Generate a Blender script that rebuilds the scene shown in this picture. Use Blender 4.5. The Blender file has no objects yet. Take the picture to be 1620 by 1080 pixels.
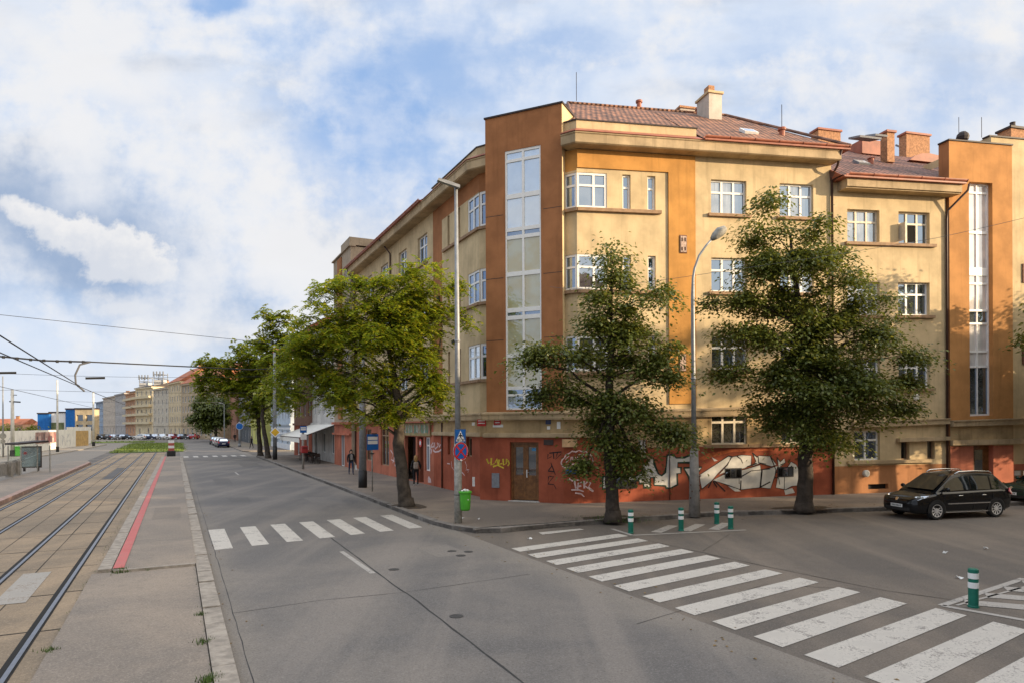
import bpy, bmesh, math, random
import numpy as np
from mathutils import Vector, Matrix
from math import sin, cos, pi, radians

# ------------------------------------------------------------ camera, sky, sun, exposure
SC = bpy.context.scene
COL = SC.collection
CAM_H = 3.5
F = 1080.0; HORY = 670.33; ROLL = 0.005          # photograph 1620 x 1080: focal length and horizon in its pixels
cam = bpy.data.objects.new('camera', bpy.data.cameras.new('camera')); COL.objects.link(cam)
cam.data.sensor_width = 36; cam.data.lens = 24.0
cam.data.shift_y = (HORY - 540) / 1620
cam.data.clip_end = 6000
cam.location = (0, 0, CAM_H); cam.rotation_euler = (pi/2, ROLL, 0)
SC.camera = cam

SUN_AZ, SUN_EL = 105.0, 12.0
SC.view_settings.view_transform = 'Standard'; SC.view_settings.look = 'None'
SC.view_settings.gamma = 1; SC.view_settings.exposure = 0.88
sl = bpy.data.lights.new('sun', 'SUN'); sl.energy = 4.2; sl.angle = radians(0.55); sl.color = (1.0, 0.78, 0.52)
so = bpy.data.objects.new('sun', sl); COL.objects.link(so)
sd = Vector((sin(radians(SUN_AZ))*cos(radians(SUN_EL)), cos(radians(SUN_AZ))*cos(radians(SUN_EL)), sin(radians(SUN_EL))))
so.rotation_euler = sd.to_track_quat('Z', 'Y').to_euler()
so.location = (60, -20, 40)

def node(nt, typ, ins=None, **kw):
    n = nt.nodes.new(typ)
    for k, v in kw.items(): setattr(n, k, v)
    for k, v in (ins or {}).items():
        if hasattr(v, 'is_output'): nt.links.new(v, n.inputs[k])
        else: n.inputs[k].default_value = v
    return n
def math_(nt, op, a, b=0.0, c=None, clamp=False):
    ins = {0: a, 1: b}
    if c is not None: ins[2] = c
    return node(nt, 'ShaderNodeMath', ins, operation=op, use_clamp=clamp).outputs[0]
def ramp(nt, v, lo, hi, a=0.0, b=1.0):
    return node(nt, 'ShaderNodeMapRange', {0: v, 1: lo, 2: hi, 3: a, 4: b}, interpolation_type='SMOOTHSTEP').outputs[0]
def mixc(nt, f, a, b, mode='MIX'):
    n = nt.nodes.new('ShaderNodeMix'); n.data_type = 'RGBA'; n.blend_type = mode; n.clamp_factor = True
    for s, v in ((n.inputs[0], f), (n.inputs[6], a), (n.inputs[7], b)):
        if hasattr(v, 'is_output'): nt.links.new(v, s)
        else: s.default_value = v if not isinstance(v, tuple) else (*v, 1)[:4]
    return n.outputs[2]

W = bpy.data.worlds.new('World'); SC.world = W; W.use_nodes = True
wt = W.node_tree; wt.nodes.clear()
sky = node(wt, 'ShaderNodeTexSky', sky_type='NISHITA', sun_disc=False)
sky.sun_elevation = radians(SUN_EL); sky.sun_rotation = radians(SUN_AZ); sky.altitude = 250
sky.air_density = 1.0; sky.dust_density = 0.6; sky.ozone_density = 1.6
tc = node(wt, 'ShaderNodeTexCoord')
dirv = tc.outputs['Generated']
sx = node(wt, 'ShaderNodeSeparateXYZ', {0: dirv})
dx, dy, dz = sx.outputs
den = math_(wt, 'ADD', math_(wt, 'ABSOLUTE', dy), 0.05)
gx = math_(wt, 'DIVIDE', dx, den); gz = math_(wt, 'DIVIDE', dz, den)      # tangents of bearing and height
gxy = node(wt, 'ShaderNodeCombineXYZ', {0: gx, 1: gz, 2: 0.0}).outputs[0]
mp = node(wt, 'ShaderNodeMapping', {0: gxy, 2: (0, 0, radians(32)), 3: (1.0, 2.1, 1)})
n1 = node(wt, 'ShaderNodeTexNoise', {0: mp.outputs[0], 2: 1.9, 3: 9.0, 4: 0.56, 8: 0.35}).outputs[0]
n2 = node(wt, 'ShaderNodeTexNoise', {0: gxy, 2: 7.0, 3: 8.0, 4: 0.58}).outputs[0]
mp3 = node(wt, 'ShaderNodeMapping', {0: gxy, 1: (3.1, 1.7, 0), 2: (0, 0, radians(10)), 3: (1.0, 3.2, 1)})
n4 = node(wt, 'ShaderNodeTexNoise', {0: gxy, 2: 20.0, 3: 9.0, 4: 0.62}).outputs[0]
n3 = node(wt, 'ShaderNodeTexNoise', {0: mp3.outputs[0], 2: 2.6, 3: 7.0, 4: 0.55}).outputs[0]
def blob(cx, cz, rx, rz, rot, lo, hi, wob=0.5, wob2=0.0):
    """soft-edged cloud bank or clearing at a bearing/height, its outline broken by noise"""
    c, s = cos(rot), sin(rot)
    a = math_(wt, 'SUBTRACT', gx, cx); b = math_(wt, 'SUBTRACT', gz, cz)
    p = math_(wt, 'DIVIDE', math_(wt, 'ADD', math_(wt, 'MULTIPLY', a, c), math_(wt, 'MULTIPLY', b, s)), rx)
    q = math_(wt, 'DIVIDE', math_(wt, 'SUBTRACT', math_(wt, 'MULTIPLY', b, c), math_(wt, 'MULTIPLY', a, s)), rz)
    r = math_(wt, 'SQRT', math_(wt, 'ADD', math_(wt, 'MULTIPLY', p, p), math_(wt, 'MULTIPLY', q, q)))
    r = math_(wt, 'ADD', r, math_(wt, 'MULTIPLY', math_(wt, 'SUBTRACT', n2, 0.5), wob*2))
    if wob2: r = math_(wt, 'ADD', r, math_(wt, 'MULTIPLY', math_(wt, 'SUBTRACT', n4, 0.5), wob2*2))
    return ramp(wt, r, hi, lo)
def mx(*a):
    r = a[0]
    for b in a[1:]: r = math_(wt, 'MAXIMUM', r, b)
    return r
clear = mx(blob(-0.19, 0.41, 0.13, 0.20, 0.45, 0.25, 1.3, 1.1), blob(-0.41, 0.585, 0.06, 0.03, 0.1, 0.4, 1.1, 0.9), math_(wt, 'MULTIPLY', blob(-0.10, 0.50, 0.16, 0.10, 0, 0.0, 1.4, 1.2), 0.8), math_(wt, 'MULTIPLY', blob(0.62, 0.46, 0.3, 0.06, 0.2, 0.0, 1.5, 1.3), 0.5))
fine = math_(wt, 'ADD', math_(wt, 'MULTIPLY', n3, 0.6), math_(wt, 'ADD', math_(wt, 'MULTIPLY', n2, 0.25), math_(wt, 'MULTIPLY', n4, 0.15)))
veil = math_(wt, 'MULTIPLY', ramp(wt, fine, 0.32, 0.52, 0.45, 1.0), math_(wt, 'SUBTRACT', 1.0, math_(wt, 'MULTIPLY', clear, 0.92)))
bright = ramp(wt, math_(wt, 'ADD', n1, math_(wt, 'ADD', math_(wt, 'MULTIPLY', math_(wt, 'SUBTRACT', n2, 0.5), 0.5), math_(wt, 'MULTIPLY', math_(wt, 'SUBTRACT', n4, 0.5), 0.30))), 0.44, 0.62)
bank = math_(wt, 'MULTIPLY', blob(-0.36, 0.35, 0.42, 0.085, -0.66, 0.15, 1.35, 1.1), ramp(wt, math_(wt, 'ADD', math_(wt, 'MULTIPLY', n2, 0.6), math_(wt, 'MULTIPLY', n4, 0.4)), 0.40, 0.56, 0.35, 1.0))
bank2 = math_(wt, 'MULTIPLY', blob(-0.60, 0.50, 0.40, 0.05, -0.42, 0.1, 1.4, 1.2), ramp(wt, n2, 0.32, 0.6, 0.3, 0.9))
cumr = mx(blob(-0.60, 0.262, 0.075, 0.034, -0.32, 0.55, 1.12, 0.9, 1.3), blob(-0.535, 0.236, 0.08, 0.040, -0.25, 0.55, 1.12, 0.9, 1.3), blob(-0.665, 0.292, 0.045, 0.020, -0.45, 0.45, 1.15, 0.9, 1.3), blob(-0.50, 0.215, 0.05, 0.03, -0.2, 0.4, 1.2, 0.9, 1.2), blob(-0.525, 0.165, 0.065, 0.022, -0.05, 0.35, 1.3, 0.9, 1.2))
shade = math_(wt, 'ADD', math_(wt, 'MULTIPLY', math_(wt, 'ADD', n2, n4), 0.34), math_(wt, 'MULTIPLY', math_(wt, 'SUBTRACT', gz, math_(wt, 'MULTIPLY', gx, -0.32)), 2.2))
cum = math_(wt, 'MULTIPLY', cumr, ramp(wt, shade, 0.38, 0.58, 0.62, 1.0))
white = mx(math_(wt, 'MULTIPLY', math_(wt, 'MULTIPLY', bright, 0.80), math_(wt, 'SUBTRACT', 1.0, clear)), math_(wt, 'MULTIPLY', bank, 0.88), bank2, cum)
grey = math_(wt, 'MULTIPLY', ramp(wt, n3, 0.50, 0.66), math_(wt, 'SUBTRACT', 1.0, clear))
skyc = mixc(wt, 1.0, sky.outputs[0], (1.0, 1.0, 1.05, 1), 'MULTIPLY')
low = ramp(wt, dz, 0.0, 0.16, 1.0, 0.0)
base = mixc(wt, 0.75, skyc, (1.75, 2.85, 4.9, 1))
c1 = mixc(wt, math_(wt, 'MULTIPLY', veil, 0.95), base, (3.85, 4.3, 5.05, 1))
mid = math_(wt, 'MULTIPLY', ramp(wt, n2, 0.42, 0.62), ramp(wt, n3, 0.35, 0.6))
c1 = mixc(wt, math_(wt, 'MULTIPLY', grey, 0.75), c1, (2.5, 2.9, 3.6, 1))
c1 = mixc(wt, math_(wt, 'MULTIPLY', mid, 0.45), c1, (4.7, 4.85, 5.2, 1))
darkb = blob(-0.63, 0.27, 0.30, 0.11, -0.35, 0.1, 1.35, 0.9)
c1 = mixc(wt, math_(wt, 'MULTIPLY', darkb, 0.95), c1, (1.75, 2.35, 3.4, 1))
white = mx(math_(wt, 'MULTIPLY', white, math_(wt, 'SUBTRACT', 1.0, math_(wt, 'MULTIPLY', darkb, 0.9))), cum)
c2 = mixc(wt, white, c1, (4.9, 4.85, 4.85, 1))
c3 = mixc(wt, math_(wt, 'MULTIPLY', low, 0.5), c2, (4.4, 4.65, 5.0, 1))
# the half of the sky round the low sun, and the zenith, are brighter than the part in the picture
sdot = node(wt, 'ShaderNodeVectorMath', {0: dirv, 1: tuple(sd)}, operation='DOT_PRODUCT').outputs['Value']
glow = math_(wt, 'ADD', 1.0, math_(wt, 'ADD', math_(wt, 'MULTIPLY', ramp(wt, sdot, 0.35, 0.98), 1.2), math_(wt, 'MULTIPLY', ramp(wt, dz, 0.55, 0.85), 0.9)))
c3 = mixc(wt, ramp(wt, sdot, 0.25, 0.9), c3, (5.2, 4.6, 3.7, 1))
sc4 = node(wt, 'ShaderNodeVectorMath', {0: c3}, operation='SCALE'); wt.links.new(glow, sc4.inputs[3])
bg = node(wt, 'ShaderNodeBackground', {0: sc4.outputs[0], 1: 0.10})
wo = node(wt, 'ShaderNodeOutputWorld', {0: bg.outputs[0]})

# ------------------------------------------------------------ coordinates
TH = math.atan(534/1080)
D1 = Vector((-sin(TH), cos(TH))); N1 = Vector((cos(TH), sin(TH)))
def R(u, v, z=0.0):                     # along the main road / to its right
    p = D1*u + N1*v
    return Vector((p.x, p.y, z))
def ray(px, py):
    x, y = px-810, HORY-py
    return Vector(((cos(ROLL)*x + sin(ROLL)*y)/F, 1.0, (-sin(ROLL)*x + cos(ROLL)*y)/F))
def at(px, py, z=0.0):                  # the point of the level z that the photograph shows at a pixel
    r = ray(px, py); t = (z-CAM_H)/r.z
    return Vector((r.x*t, t, z))
def atY(px, py, Y):                     # the point at distance Y
    r = ray(px, py); return Vector((r.x*Y, Y, CAM_H + r.z*Y))

# ------------------------------------------------------------ tagging
def tag(o, label=None, cat=None, group=None, kind=None):
    if label: o['label'] = label
    if cat: o['category'] = cat
    if group: o['group'] = group
    if kind: o['kind'] = kind
    return o
def thing(name, label, cat, loc=(0, 0, 0), rz=0.0, group=None):
    o = bpy.data.objects.new(name, None); COL.objects.link(o)
    o.location = loc; o.rotation_euler = (0, 0, rz); o.empty_display_size = 0.3
    return tag(o, label, cat, group)
def copy_tree(o, parent=None):
    c = o.copy(); COL.objects.link(c); c.parent = parent
    for ch in list(o.children): copy_tree(ch, c)
    return c

# ------------------------------------------------------------ mesh builder
class MB:
    def __init__(s): s.v = []; s.f = []; s.m = []
    def add(s, vs, fs, m=0):
        b = len(s.v); s.v.extend([tuple(x) for x in vs])
        for f in fs: s.f.append(tuple(b+i for i in f)); s.m.append(m)
        return s
    def poly(s, pts, m=0): return s.add(pts, [tuple(range(len(pts)))], m)
    def prism(s, pts, dvec, m=0):       # a flat outline given a thickness
        n = len(pts); a = [Vector(p) for p in pts]; b = [p+Vector(dvec) for p in a]
        fs = [tuple(range(n-1, -1, -1)), tuple(range(n, 2*n))] + [(i, (i+1) % n, n+(i+1) % n, n+i) for i in range(n)]
        return s.add(a+b, fs, m)
    def box(s, c, size, rz=0.0, m=0, bev=0.0):
        hx, hy, hz = size[0]/2, size[1]/2, size[2]/2
        ca, sa = cos(rz), sin(rz)
        T = lambda x, y, z: (c[0]+x*ca-y*sa, c[1]+x*sa+y*ca, c[2]+z)
        if bev <= 0:
            vs = [T(x, y, z) for z in (-hz, hz) for x, y in ((-hx, -hy), (hx, -hy), (hx, hy), (-hx, hy))]
            return s.add(vs, [(3, 2, 1, 0), (4, 5, 6, 7), (0, 1, 5, 4), (1, 2, 6, 5), (2, 3, 7, 6), (3, 0, 4, 7)], m)
        e = bev
        def ring(ix, iy, z): return [T(x, y, z) for x, y in ((-ix+e, -iy), (ix-e, -iy), (ix, -iy+e), (ix, iy-e), (ix-e, iy), (-ix+e, iy), (-ix, iy-e), (-ix, -iy+e))]
        rs = [ring(hx-e*.7, hy-e*.7, -hz), ring(hx, hy, -hz+e), ring(hx, hy, hz-e), ring(hx-e*.7, hy-e*.7, hz)]
        vs = sum(rs, []); fs = [tuple(range(7, -1, -1)), tuple(range(24, 32))]
        for k in range(3):
            for i in range(8): fs.append((k*8+i, k*8+(i+1) % 8, k*8+8+(i+1) % 8, k*8+8+i))
        return s.add(vs, fs, m)
    def tube(s, path, rad, n=8, m=0, cap=True):
        path = [Vector(p) for p in path]; k = len(path)
        if not hasattr(rad, '__len__'): rad = [rad]*k
        vs = []; up = Vector((0, 0, 1)); prev = None
        for i, p in enumerate(path):
            t = (path[min(i+1, k-1)] - path[max(i-1, 0)]).normalized()
            if prev is None:
                a = t.cross(up if abs(t.z) < .95 else Vector((1, 0, 0))).normalized()
            else:
                a = (prev - t*prev.dot(t)).normalized()
            prev = a; b = t.cross(a)
            for j in range(n):
                an = 2*pi*j/n; vs.append(p + (a*cos(an) + b*sin(an))*rad[i])
        fs = []
        for i in range(k-1):
            for j in range(n): fs.append((i*n+j, i*n+(j+1) % n, (i+1)*n+(j+1) % n, (i+1)*n+j))
        if cap: fs += [tuple(range(n-1, -1, -1)), tuple(range((k-1)*n, k*n))]
        return s.add(vs, fs, m)
    def lathe(s, prof, c=(0, 0, 0), n=20, m=0, sq=(1, 1)):
        vs = [(c[0]+r*cos(2*pi*j/n)*sq[0], c[1]+r*sin(2*pi*j/n)*sq[1], c[2]+z) for r, z in prof for j in range(n)]
        k = len(prof); fs = []
        for i in range(k-1):
            for j in range(n): fs.append((i*n+j, i*n+(j+1) % n, (i+1)*n+(j+1) % n, (i+1)*n+j))
        fs += [tuple(range(n-1, -1, -1)), tuple(range((k-1)*n, k*n))]
        return s.add(vs, fs, m)
    def ball(s, c, r, n=10, m=0, sc=(1, 1, 1)):
        k = n//2+1
        prof = [(max(r*sin(pi*i/k), 1e-4), -r*cos(pi*i/k)) for i in range(k+1)]
        vs = [(c[0]+a*cos(2*pi*j/n)*sc[0], c[1]+a*sin(2*pi*j/n)*sc[1], c[2]+z*sc[2]) for a, z in prof for j in range(n)]
        fs = []
        for i in range(k):
            for j in range(n): fs.append((i*n+j, i*n+(j+1) % n, (i+1)*n+(j+1) % n, (i+1)*n+j))
        return s.add(vs, fs, m)
    def strip(s, pts, w, nrm, m=0):     # flat painted stroke of width w on a surface of normal nrm
        pts = [Vector(p) for p in pts]; nrm = Vector(nrm); k = len(pts); L = []
        for i, p in enumerate(pts):
            t = (pts[min(i+1, k-1)]-pts[max(i-1, 0)]).normalized(); sd_ = t.cross(nrm).normalized()
            ww = w*(0.75+0.25*sin(2.3*i+1)) if k > 2 else w
            L.append((p-sd_*ww/2, p+sd_*ww/2))
        vs = [q for pr in L for q in pr]
        return s.add(vs, [(2*i, 2*i+1, 2*i+3, 2*i+2) for i in range(k-1)], m)
    def build(s, name, mats, parent=None, smooth=False, loc=None):
        me = bpy.data.meshes.new(name)
        me.from_pydata(s.v, [], s.f)
        if not isinstance(mats, (list, tuple)): mats = [mats]
        for m in mats: me.materials.append(m)
        me.polygons.foreach_set('material_index', s.m)
        if smooth: me.polygons.foreach_set('use_smooth', [True]*len(s.f))
        me.update()
        o = bpy.data.objects.new(name, me); COL.objects.link(o)
        if parent is not None: o.parent = parent
        if loc is not None: o.location = loc
        return o
def recalc(o):
    bm = bmesh.new(); bm.from_mesh(o.data); bmesh.ops.recalc_face_normals(bm, faces=bm.faces); bm.to_mesh(o.data); bm.free(); return o
def struct(name, mb, mats, smooth=False):
    o = mb.build(name, mats, smooth=smooth); o['kind'] = 'structure'; return o

# ------------------------------------------------------------ materials
MC = {}
def newmat(name):
    m = bpy.data.materials.new(name); m.use_nodes = True
    nt = m.node_tree; b = nt.nodes['Principled BSDF']
    return m, nt, b
def M(name, col, rough=0.75, var=0.15, scale=3.0, bump=0.0, bscale=60.0, metal=0.0, spec=0.35, streak=0.0, coat=0.0, dirt=None):
    """a painted or natural surface: colour broken by noise, optional vertical streaks of grime, optional grain"""
    if name in MC: return MC[name]
    m, nt, b = newmat(name)
    pos = node(nt, 'ShaderNodeNewGeometry').outputs['Position']
    c = (*col, 1)
    if var > 0:
        n = node(nt, 'ShaderNodeTexNoise', {0: pos, 2: scale, 3: 6.0, 4: 0.6}).outputs[0]
        k = ramp(nt, n, 0.3, 0.7, 1-var, 1+var)
        hv = node(nt, 'ShaderNodeVectorMath', {0: tuple(col), 3: 1.0}, operation='SCALE'); nt.links.new(k, hv.inputs[3])
        c = hv.outputs[0]
    if streak > 0:
        mp_ = node(nt, 'ShaderNodeMapping', {0: pos, 3: (1.6, 1.6, 0.10)})
        n = node(nt, 'ShaderNodeTexNoise', {0: mp_.outputs[0], 2: 2.6, 3: 7.0, 4: 0.65}).outputs[0]
        d = dirt or tuple(x*0.5 for x in col)
        c = mixc(nt, ramp(nt, n, 0.49, 0.76, 0.0, streak), c, d)
    if name.startswith('plaster'):        # chipped specks and darker hairline repairs
        sp_ = node(nt, 'ShaderNodeTexNoise', {0: pos, 2: 7.0, 3: 3.0, 4: 0.7}).outputs[0]
        c = mixc(nt, ramp(nt, sp_, 0.73, 0.77, 0, .55), c, tuple(min(.75, x*1.5+.06) for x in col))
        sp2 = node(nt, 'ShaderNodeTexNoise', {0: pos, 2: 1.4, 3: 8.0, 4: 0.75}).outputs[0]
        c = mixc(nt, ramp(nt, sp2, 0.62, 0.74, 0, .35), c, tuple(x*0.6 for x in col))
    if hasattr(c, 'is_output'): nt.links.new(c, b.inputs['Base Color'])
    else: b.inputs['Base Color'].default_value = c
    b.inputs['Roughness'].default_value = rough; b.inputs['Metallic'].default_value = metal
    b.inputs['Specular IOR Level'].default_value = spec; b.inputs['Coat Weight'].default_value = coat
    if bump > 0:
        n = node(nt, 'ShaderNodeTexNoise', {0: pos, 2: bscale, 3: 4.0, 4: 0.6}).outputs[0]
        bp = node(nt, 'ShaderNodeBump', {'Strength': bump, 'Distance': 0.02, 'Height': n})
        nt.links.new(bp.outputs[0], b.inputs['Normal'])
    MC[name] = m; return m
def plaster(name, col, streak=0.55, var=0.16):
    return M(name, col, rough=0.9, var=var, scale=0.9, bump=0.35, bscale=38, spec=0.2, streak=streak)
def glass(name, back, refl=0.45, folds=0.0, tint=(0.86, 0.92, 1.0), back2=None, split=0.5):
    """window glass: what hangs behind it seen through a reflecting sheet"""
    if name in MC: return MC[name]
    m, nt, b = newmat(name)
    pos = node(nt, 'ShaderNodeNewGeometry').outputs['Position']
    n = node(nt, 'ShaderNodeTexNoise', {0: pos, 2: 1.3, 3: 3.0}).outputs[0]
    c = mixc(nt, ramp(nt, n, 0.35, 0.65, 0.0, 1.0), back, back2 or tuple(x*0.45 for x in back))
    if folds > 0:
        mp_ = node(nt, 'ShaderNodeMapping', {0: pos, 3: (26, 26, 0.6)})
        w = node(nt, 'ShaderNodeTexNoise', {0: mp_.outputs[0], 2: 1.0, 3: 2.0}).outputs[0]
        c = mixc(nt, ramp(nt, w, 0.3, 0.7, 0, folds), c, tuple(x*0.35 for x in back))
    nt.nodes.remove(b)
    d = node(nt, 'ShaderNodeBsdfDiffuse', {0: c})
    wv = node(nt, 'ShaderNodeTexNoise', {0: pos, 2: 1.7, 3: 1.0}).outputs[0]
    bp = node(nt, 'ShaderNodeBump', {'Strength': 0.05, 'Distance': 0.05, 'Height': wv})
    g = node(nt, 'ShaderNodeBsdfGlossy', {0: (*tint, 1), 1: 0.02, 'Normal': bp.outputs[0]})
    fr = node(nt, 'ShaderNodeFresnel', {0: 1.5}).outputs[0]
    fac = math_(nt, 'ADD', math_(nt, 'MULTIPLY', fr, 0.8), refl, clamp=True)
    mxs = node(nt, 'ShaderNodeMixShader', {0: fac, 1: d.outputs[0], 2: g.outputs[0]})
    nt.links.new(mxs.outputs[0], nt.nodes['Material Output'].inputs[0])
    MC[name] = m; return m
def asphalt(name, col, crack=0.5, var=0.2, big=0.35, lane=None, edge=None):
    if name in MC: return MC[name]
    m, nt, b = newmat(name)
    pos = node(nt, 'ShaderNodeNewGeometry').outputs['Position']
    a = node(nt, 'ShaderNodeTexNoise', {0: pos, 2: 0.22, 3: 5.0, 4: 0.6, 8: 0.6}).outputs[0]
    f = node(nt, 'ShaderNodeTexNoise', {0: pos, 2: 34.0, 3: 5.0, 4: 0.8}).outputs[0]
    g2 = node(nt, 'ShaderNodeTexNoise', {0: pos, 2: 3.5, 3: 6.0, 4: 0.65}).outputs[0]
    c = mixc(nt, ramp(nt, a, 0.35, 0.7), tuple(x*(1-big) for x in col), tuple(x*(1+big)*y for x, y in zip(col, (1.06, 1.0, 0.92))))
    c = mixc(nt, ramp(nt, g2, 0.45, 0.75, 0, var*1.6), c, tuple(x*0.6 for x in col))
    if lane:                              # bands worn or dusted along the direction of travel
        sp_ = node(nt, 'ShaderNodeMapping', {0: pos, 2: (0, 0, -lane), 3: (0.9, 0.035, 1)})
        ln = node(nt, 'ShaderNodeTexNoise', {0: sp_.outputs[0], 2: 1.0, 3: 5.0, 4: 0.55}).outputs[0]
        c = mixc(nt, ramp(nt, ln, 0.46, 0.66, 0, 0.55), c, tuple(x*y for x, y in zip(col, (1.5, 1.4, 1.28))))
        c = mixc(nt, ramp(nt, ln, 0.48, 0.32, 0, 0.45), c, tuple(x*0.72 for x in col))
        st_ = node(nt, 'ShaderNodeTexNoise', {0: pos, 2: 2.6, 3: 6.0, 4: 0.75}).outputs[0]
        c = mixc(nt, ramp(nt, st_, 0.64, 0.76, 0, 0.35), c, tuple(x*0.5 for x in col))
        if edge:                          # dust swept to both kerbs
            vv = node(nt, 'ShaderNodeVectorMath', {0: pos, 1: tuple(N1.to_3d())}, operation='DOT_PRODUCT').outputs['Value']
            ed = math_(nt, 'ABSOLUTE', math_(nt, 'SUBTRACT', vv, edge[0]))
            ed = math_(nt, 'ADD', ed, math_(nt, 'MULTIPLY', math_(nt, 'SUBTRACT', a, 0.5), 1.4))
            c = mixc(nt, ramp(nt, ed, edge[1], edge[2], 0, 0.75), c, (0.235, 0.205, 0.170))
    c = mixc(nt, ramp(nt, f, 0.53, 0.64, 0, 0.55), c, tuple(min(x*1.8, .6) for x in col))
    c = mixc(nt, ramp(nt, f, 0.47, 0.36, 0, 0.65), c, tuple(x*0.45 for x in col))
    if crack > 0:
        wp = node(nt, 'ShaderNodeTexNoise', {0: pos, 2: 0.9, 3: 5.0}).outputs[1]
        sc_ = node(nt, 'ShaderNodeVectorMath', {0: wp, 3: 1.4}, operation='SCALE').outputs[0]
        pp = node(nt, 'ShaderNodeVectorMath', {0: pos, 1: sc_}, operation='ADD').outputs[0]
        vo = node(nt, 'ShaderNodeTexVoronoi', {0: pp, 2: 0.16}, feature='DISTANCE_TO_EDGE').outputs[0]
        msk = node(nt, 'ShaderNodeTexNoise', {0: pos, 2: 0.3, 3: 2.0}).outputs[0]
        line = math_(nt, 'MULTIPLY', ramp(nt, vo, 0.010, 0.002), ramp(nt, msk, 0.48, 0.6))
        c = mixc(nt, math_(nt, 'MULTIPLY', line, crack), c, tuple(x*0.25 for x in col))
    nt.links.new(c, b.inputs['Base Color'])
    b.inputs['Roughness'].default_value = 0.82; b.inputs['Specular IOR Level'].default_value = 0.35
    bp = node(nt, 'ShaderNodeBump', {'Strength': 0.35, 'Distance': 0.01, 'Height': f})
    nt.links.new(bp.outputs[0], b.inputs['Normal'])
    MC[name] = m; return m
def worn_paint(name, col, under, amt=0.5):
    if name in MC: return MC[name]
    m, nt, b = newmat(name)
    pos = node(nt, 'ShaderNodeNewGeometry').outputs['Position']
    a = node(nt, 'ShaderNodeTexNoise', {0: pos, 2: 2.2, 3: 4.0, 4: 0.6}).outputs[0]
    f = node(nt, 'ShaderNodeTexNoise', {0: pos, 2: 26.0, 3: 6.0, 4: 0.75}).outputs[0]
    s = math_(nt, 'ADD', f, math_(nt, 'MULTIPLY', math_(nt, 'SUBTRACT', a, 0.5), 0.7))
    c0 = mixc(nt, ramp(nt, a, 0.3, 0.7), tuple(x*0.84 for x in col), col)
    c = mixc(nt, ramp(nt, s, 0.52, 0.66, 0, amt), c0, under)
    nt.links.new(c, b.inputs['Base Color']); b.inputs['Roughness'].default_value = 0.7
    MC[name] = m; return m
# ------------------------------------------------------------ the ground
random.seed(7)
A_ROAD = asphalt('asphalt_road', (0.158, 0.148, 0.140), crack=0.0, big=0.2, lane=TH, edge=(4.3, 2.7, 3.9))
A_SIDE = asphalt('asphalt_side', (0.142, 0.124, 0.107), crack=0.1, big=0.2, lane=-1.31)
A_PAVE = asphalt('asphalt_pavement', (0.205, 0.172, 0.142), crack=0.15, big=0.28)
A_ISLE = asphalt('asphalt_island', (0.238, 0.204, 0.172), crack=0.1, big=0.2)
A_PATCH = asphalt('asphalt_patch', (0.10, 0.098, 0.10), crack=0, big=0.15)
STONE = M('kerb_stone', (0.31, 0.27, 0.225), 0.85, 0.25, 5, 0.4, 30, streak=0)
STONE_D = M('kerb_stone_dark', (0.20, 0.18, 0.16), 0.85, 0.25, 5, 0.4, 30)
SLAB = asphalt('tram_slab', (0.26, 0.203, 0.142), crack=0.2, big=0.25, lane=TH)
PAINT = worn_paint('road_paint', (0.56, 0.52, 0.46), (0.19, 0.172, 0.155), 0.9)
PAINT_F = worn_paint('road_paint_faded', (0.42, 0.39, 0.35), (0.16, 0.15, 0.14), 0.9)
RED_P = worn_paint('platform_red', (0.52, 0.13, 0.115), (0.30, 0.14, 0.12), 0.6)
STEEL = M('rail_steel', (0.21, 0.22, 0.25), 0.35, 0.1, 8, metal=0.9)
DARK = M('dark_gap', (0.018, 0.017, 0.016), 0.95, 0)
SOIL = M('soil', (0.075, 0.055, 0.038), 0.95, 0.4, 9, 0.8, 30)

def sheet(name, pts, z, mat, kind='structure'):
    mb = MB(); mb.poly([Vector((p[0], p[1], z)) for p in pts])
    o = mb.build(name, mat); o['kind'] = kind; return o
def uvsheet(name, uvs, z, mat): return sheet(name, [R(u, v) for u, v in uvs], z, mat)
def slab(name, pts, z0, z1, mats):
    mb = MB(); n = len(pts)
    mb.poly([Vector((p[0], p[1], z1)) for p in pts])
    for i in range(n):
        a, b = pts[i], pts[(i+1) % n]
        mb.poly([Vector((a[0], a[1], z0)), Vector((b[0], b[1], z0)), Vector((b[0], b[1], z1)), Vector((a[0], a[1], z1))], 1 if len(mats) > 1 else 0)
    return struct(name, mb, mats)

g = MB(); g.poly([(-3000, -400, 0), (3000, -400, 0), (3000, 4500, 0), (-3000, 4500, 0)]); struct('ground', g, asphalt('asphalt_far', (0.135, 0.122, 0.11), crack=0, big=0.25))
uvsheet('main_road', [(-30, .6), (-30, 8.3), (24, 8.3), (95, 8.3), (300, 9.0), (300, 0.6)], 0.010, A_ROAD)
uvsheet('side_street', [(25, 8.2), (2, 8.2), (-24, 26), (-20, 60), (9, 60)], 0.005, A_SIDE)
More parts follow.
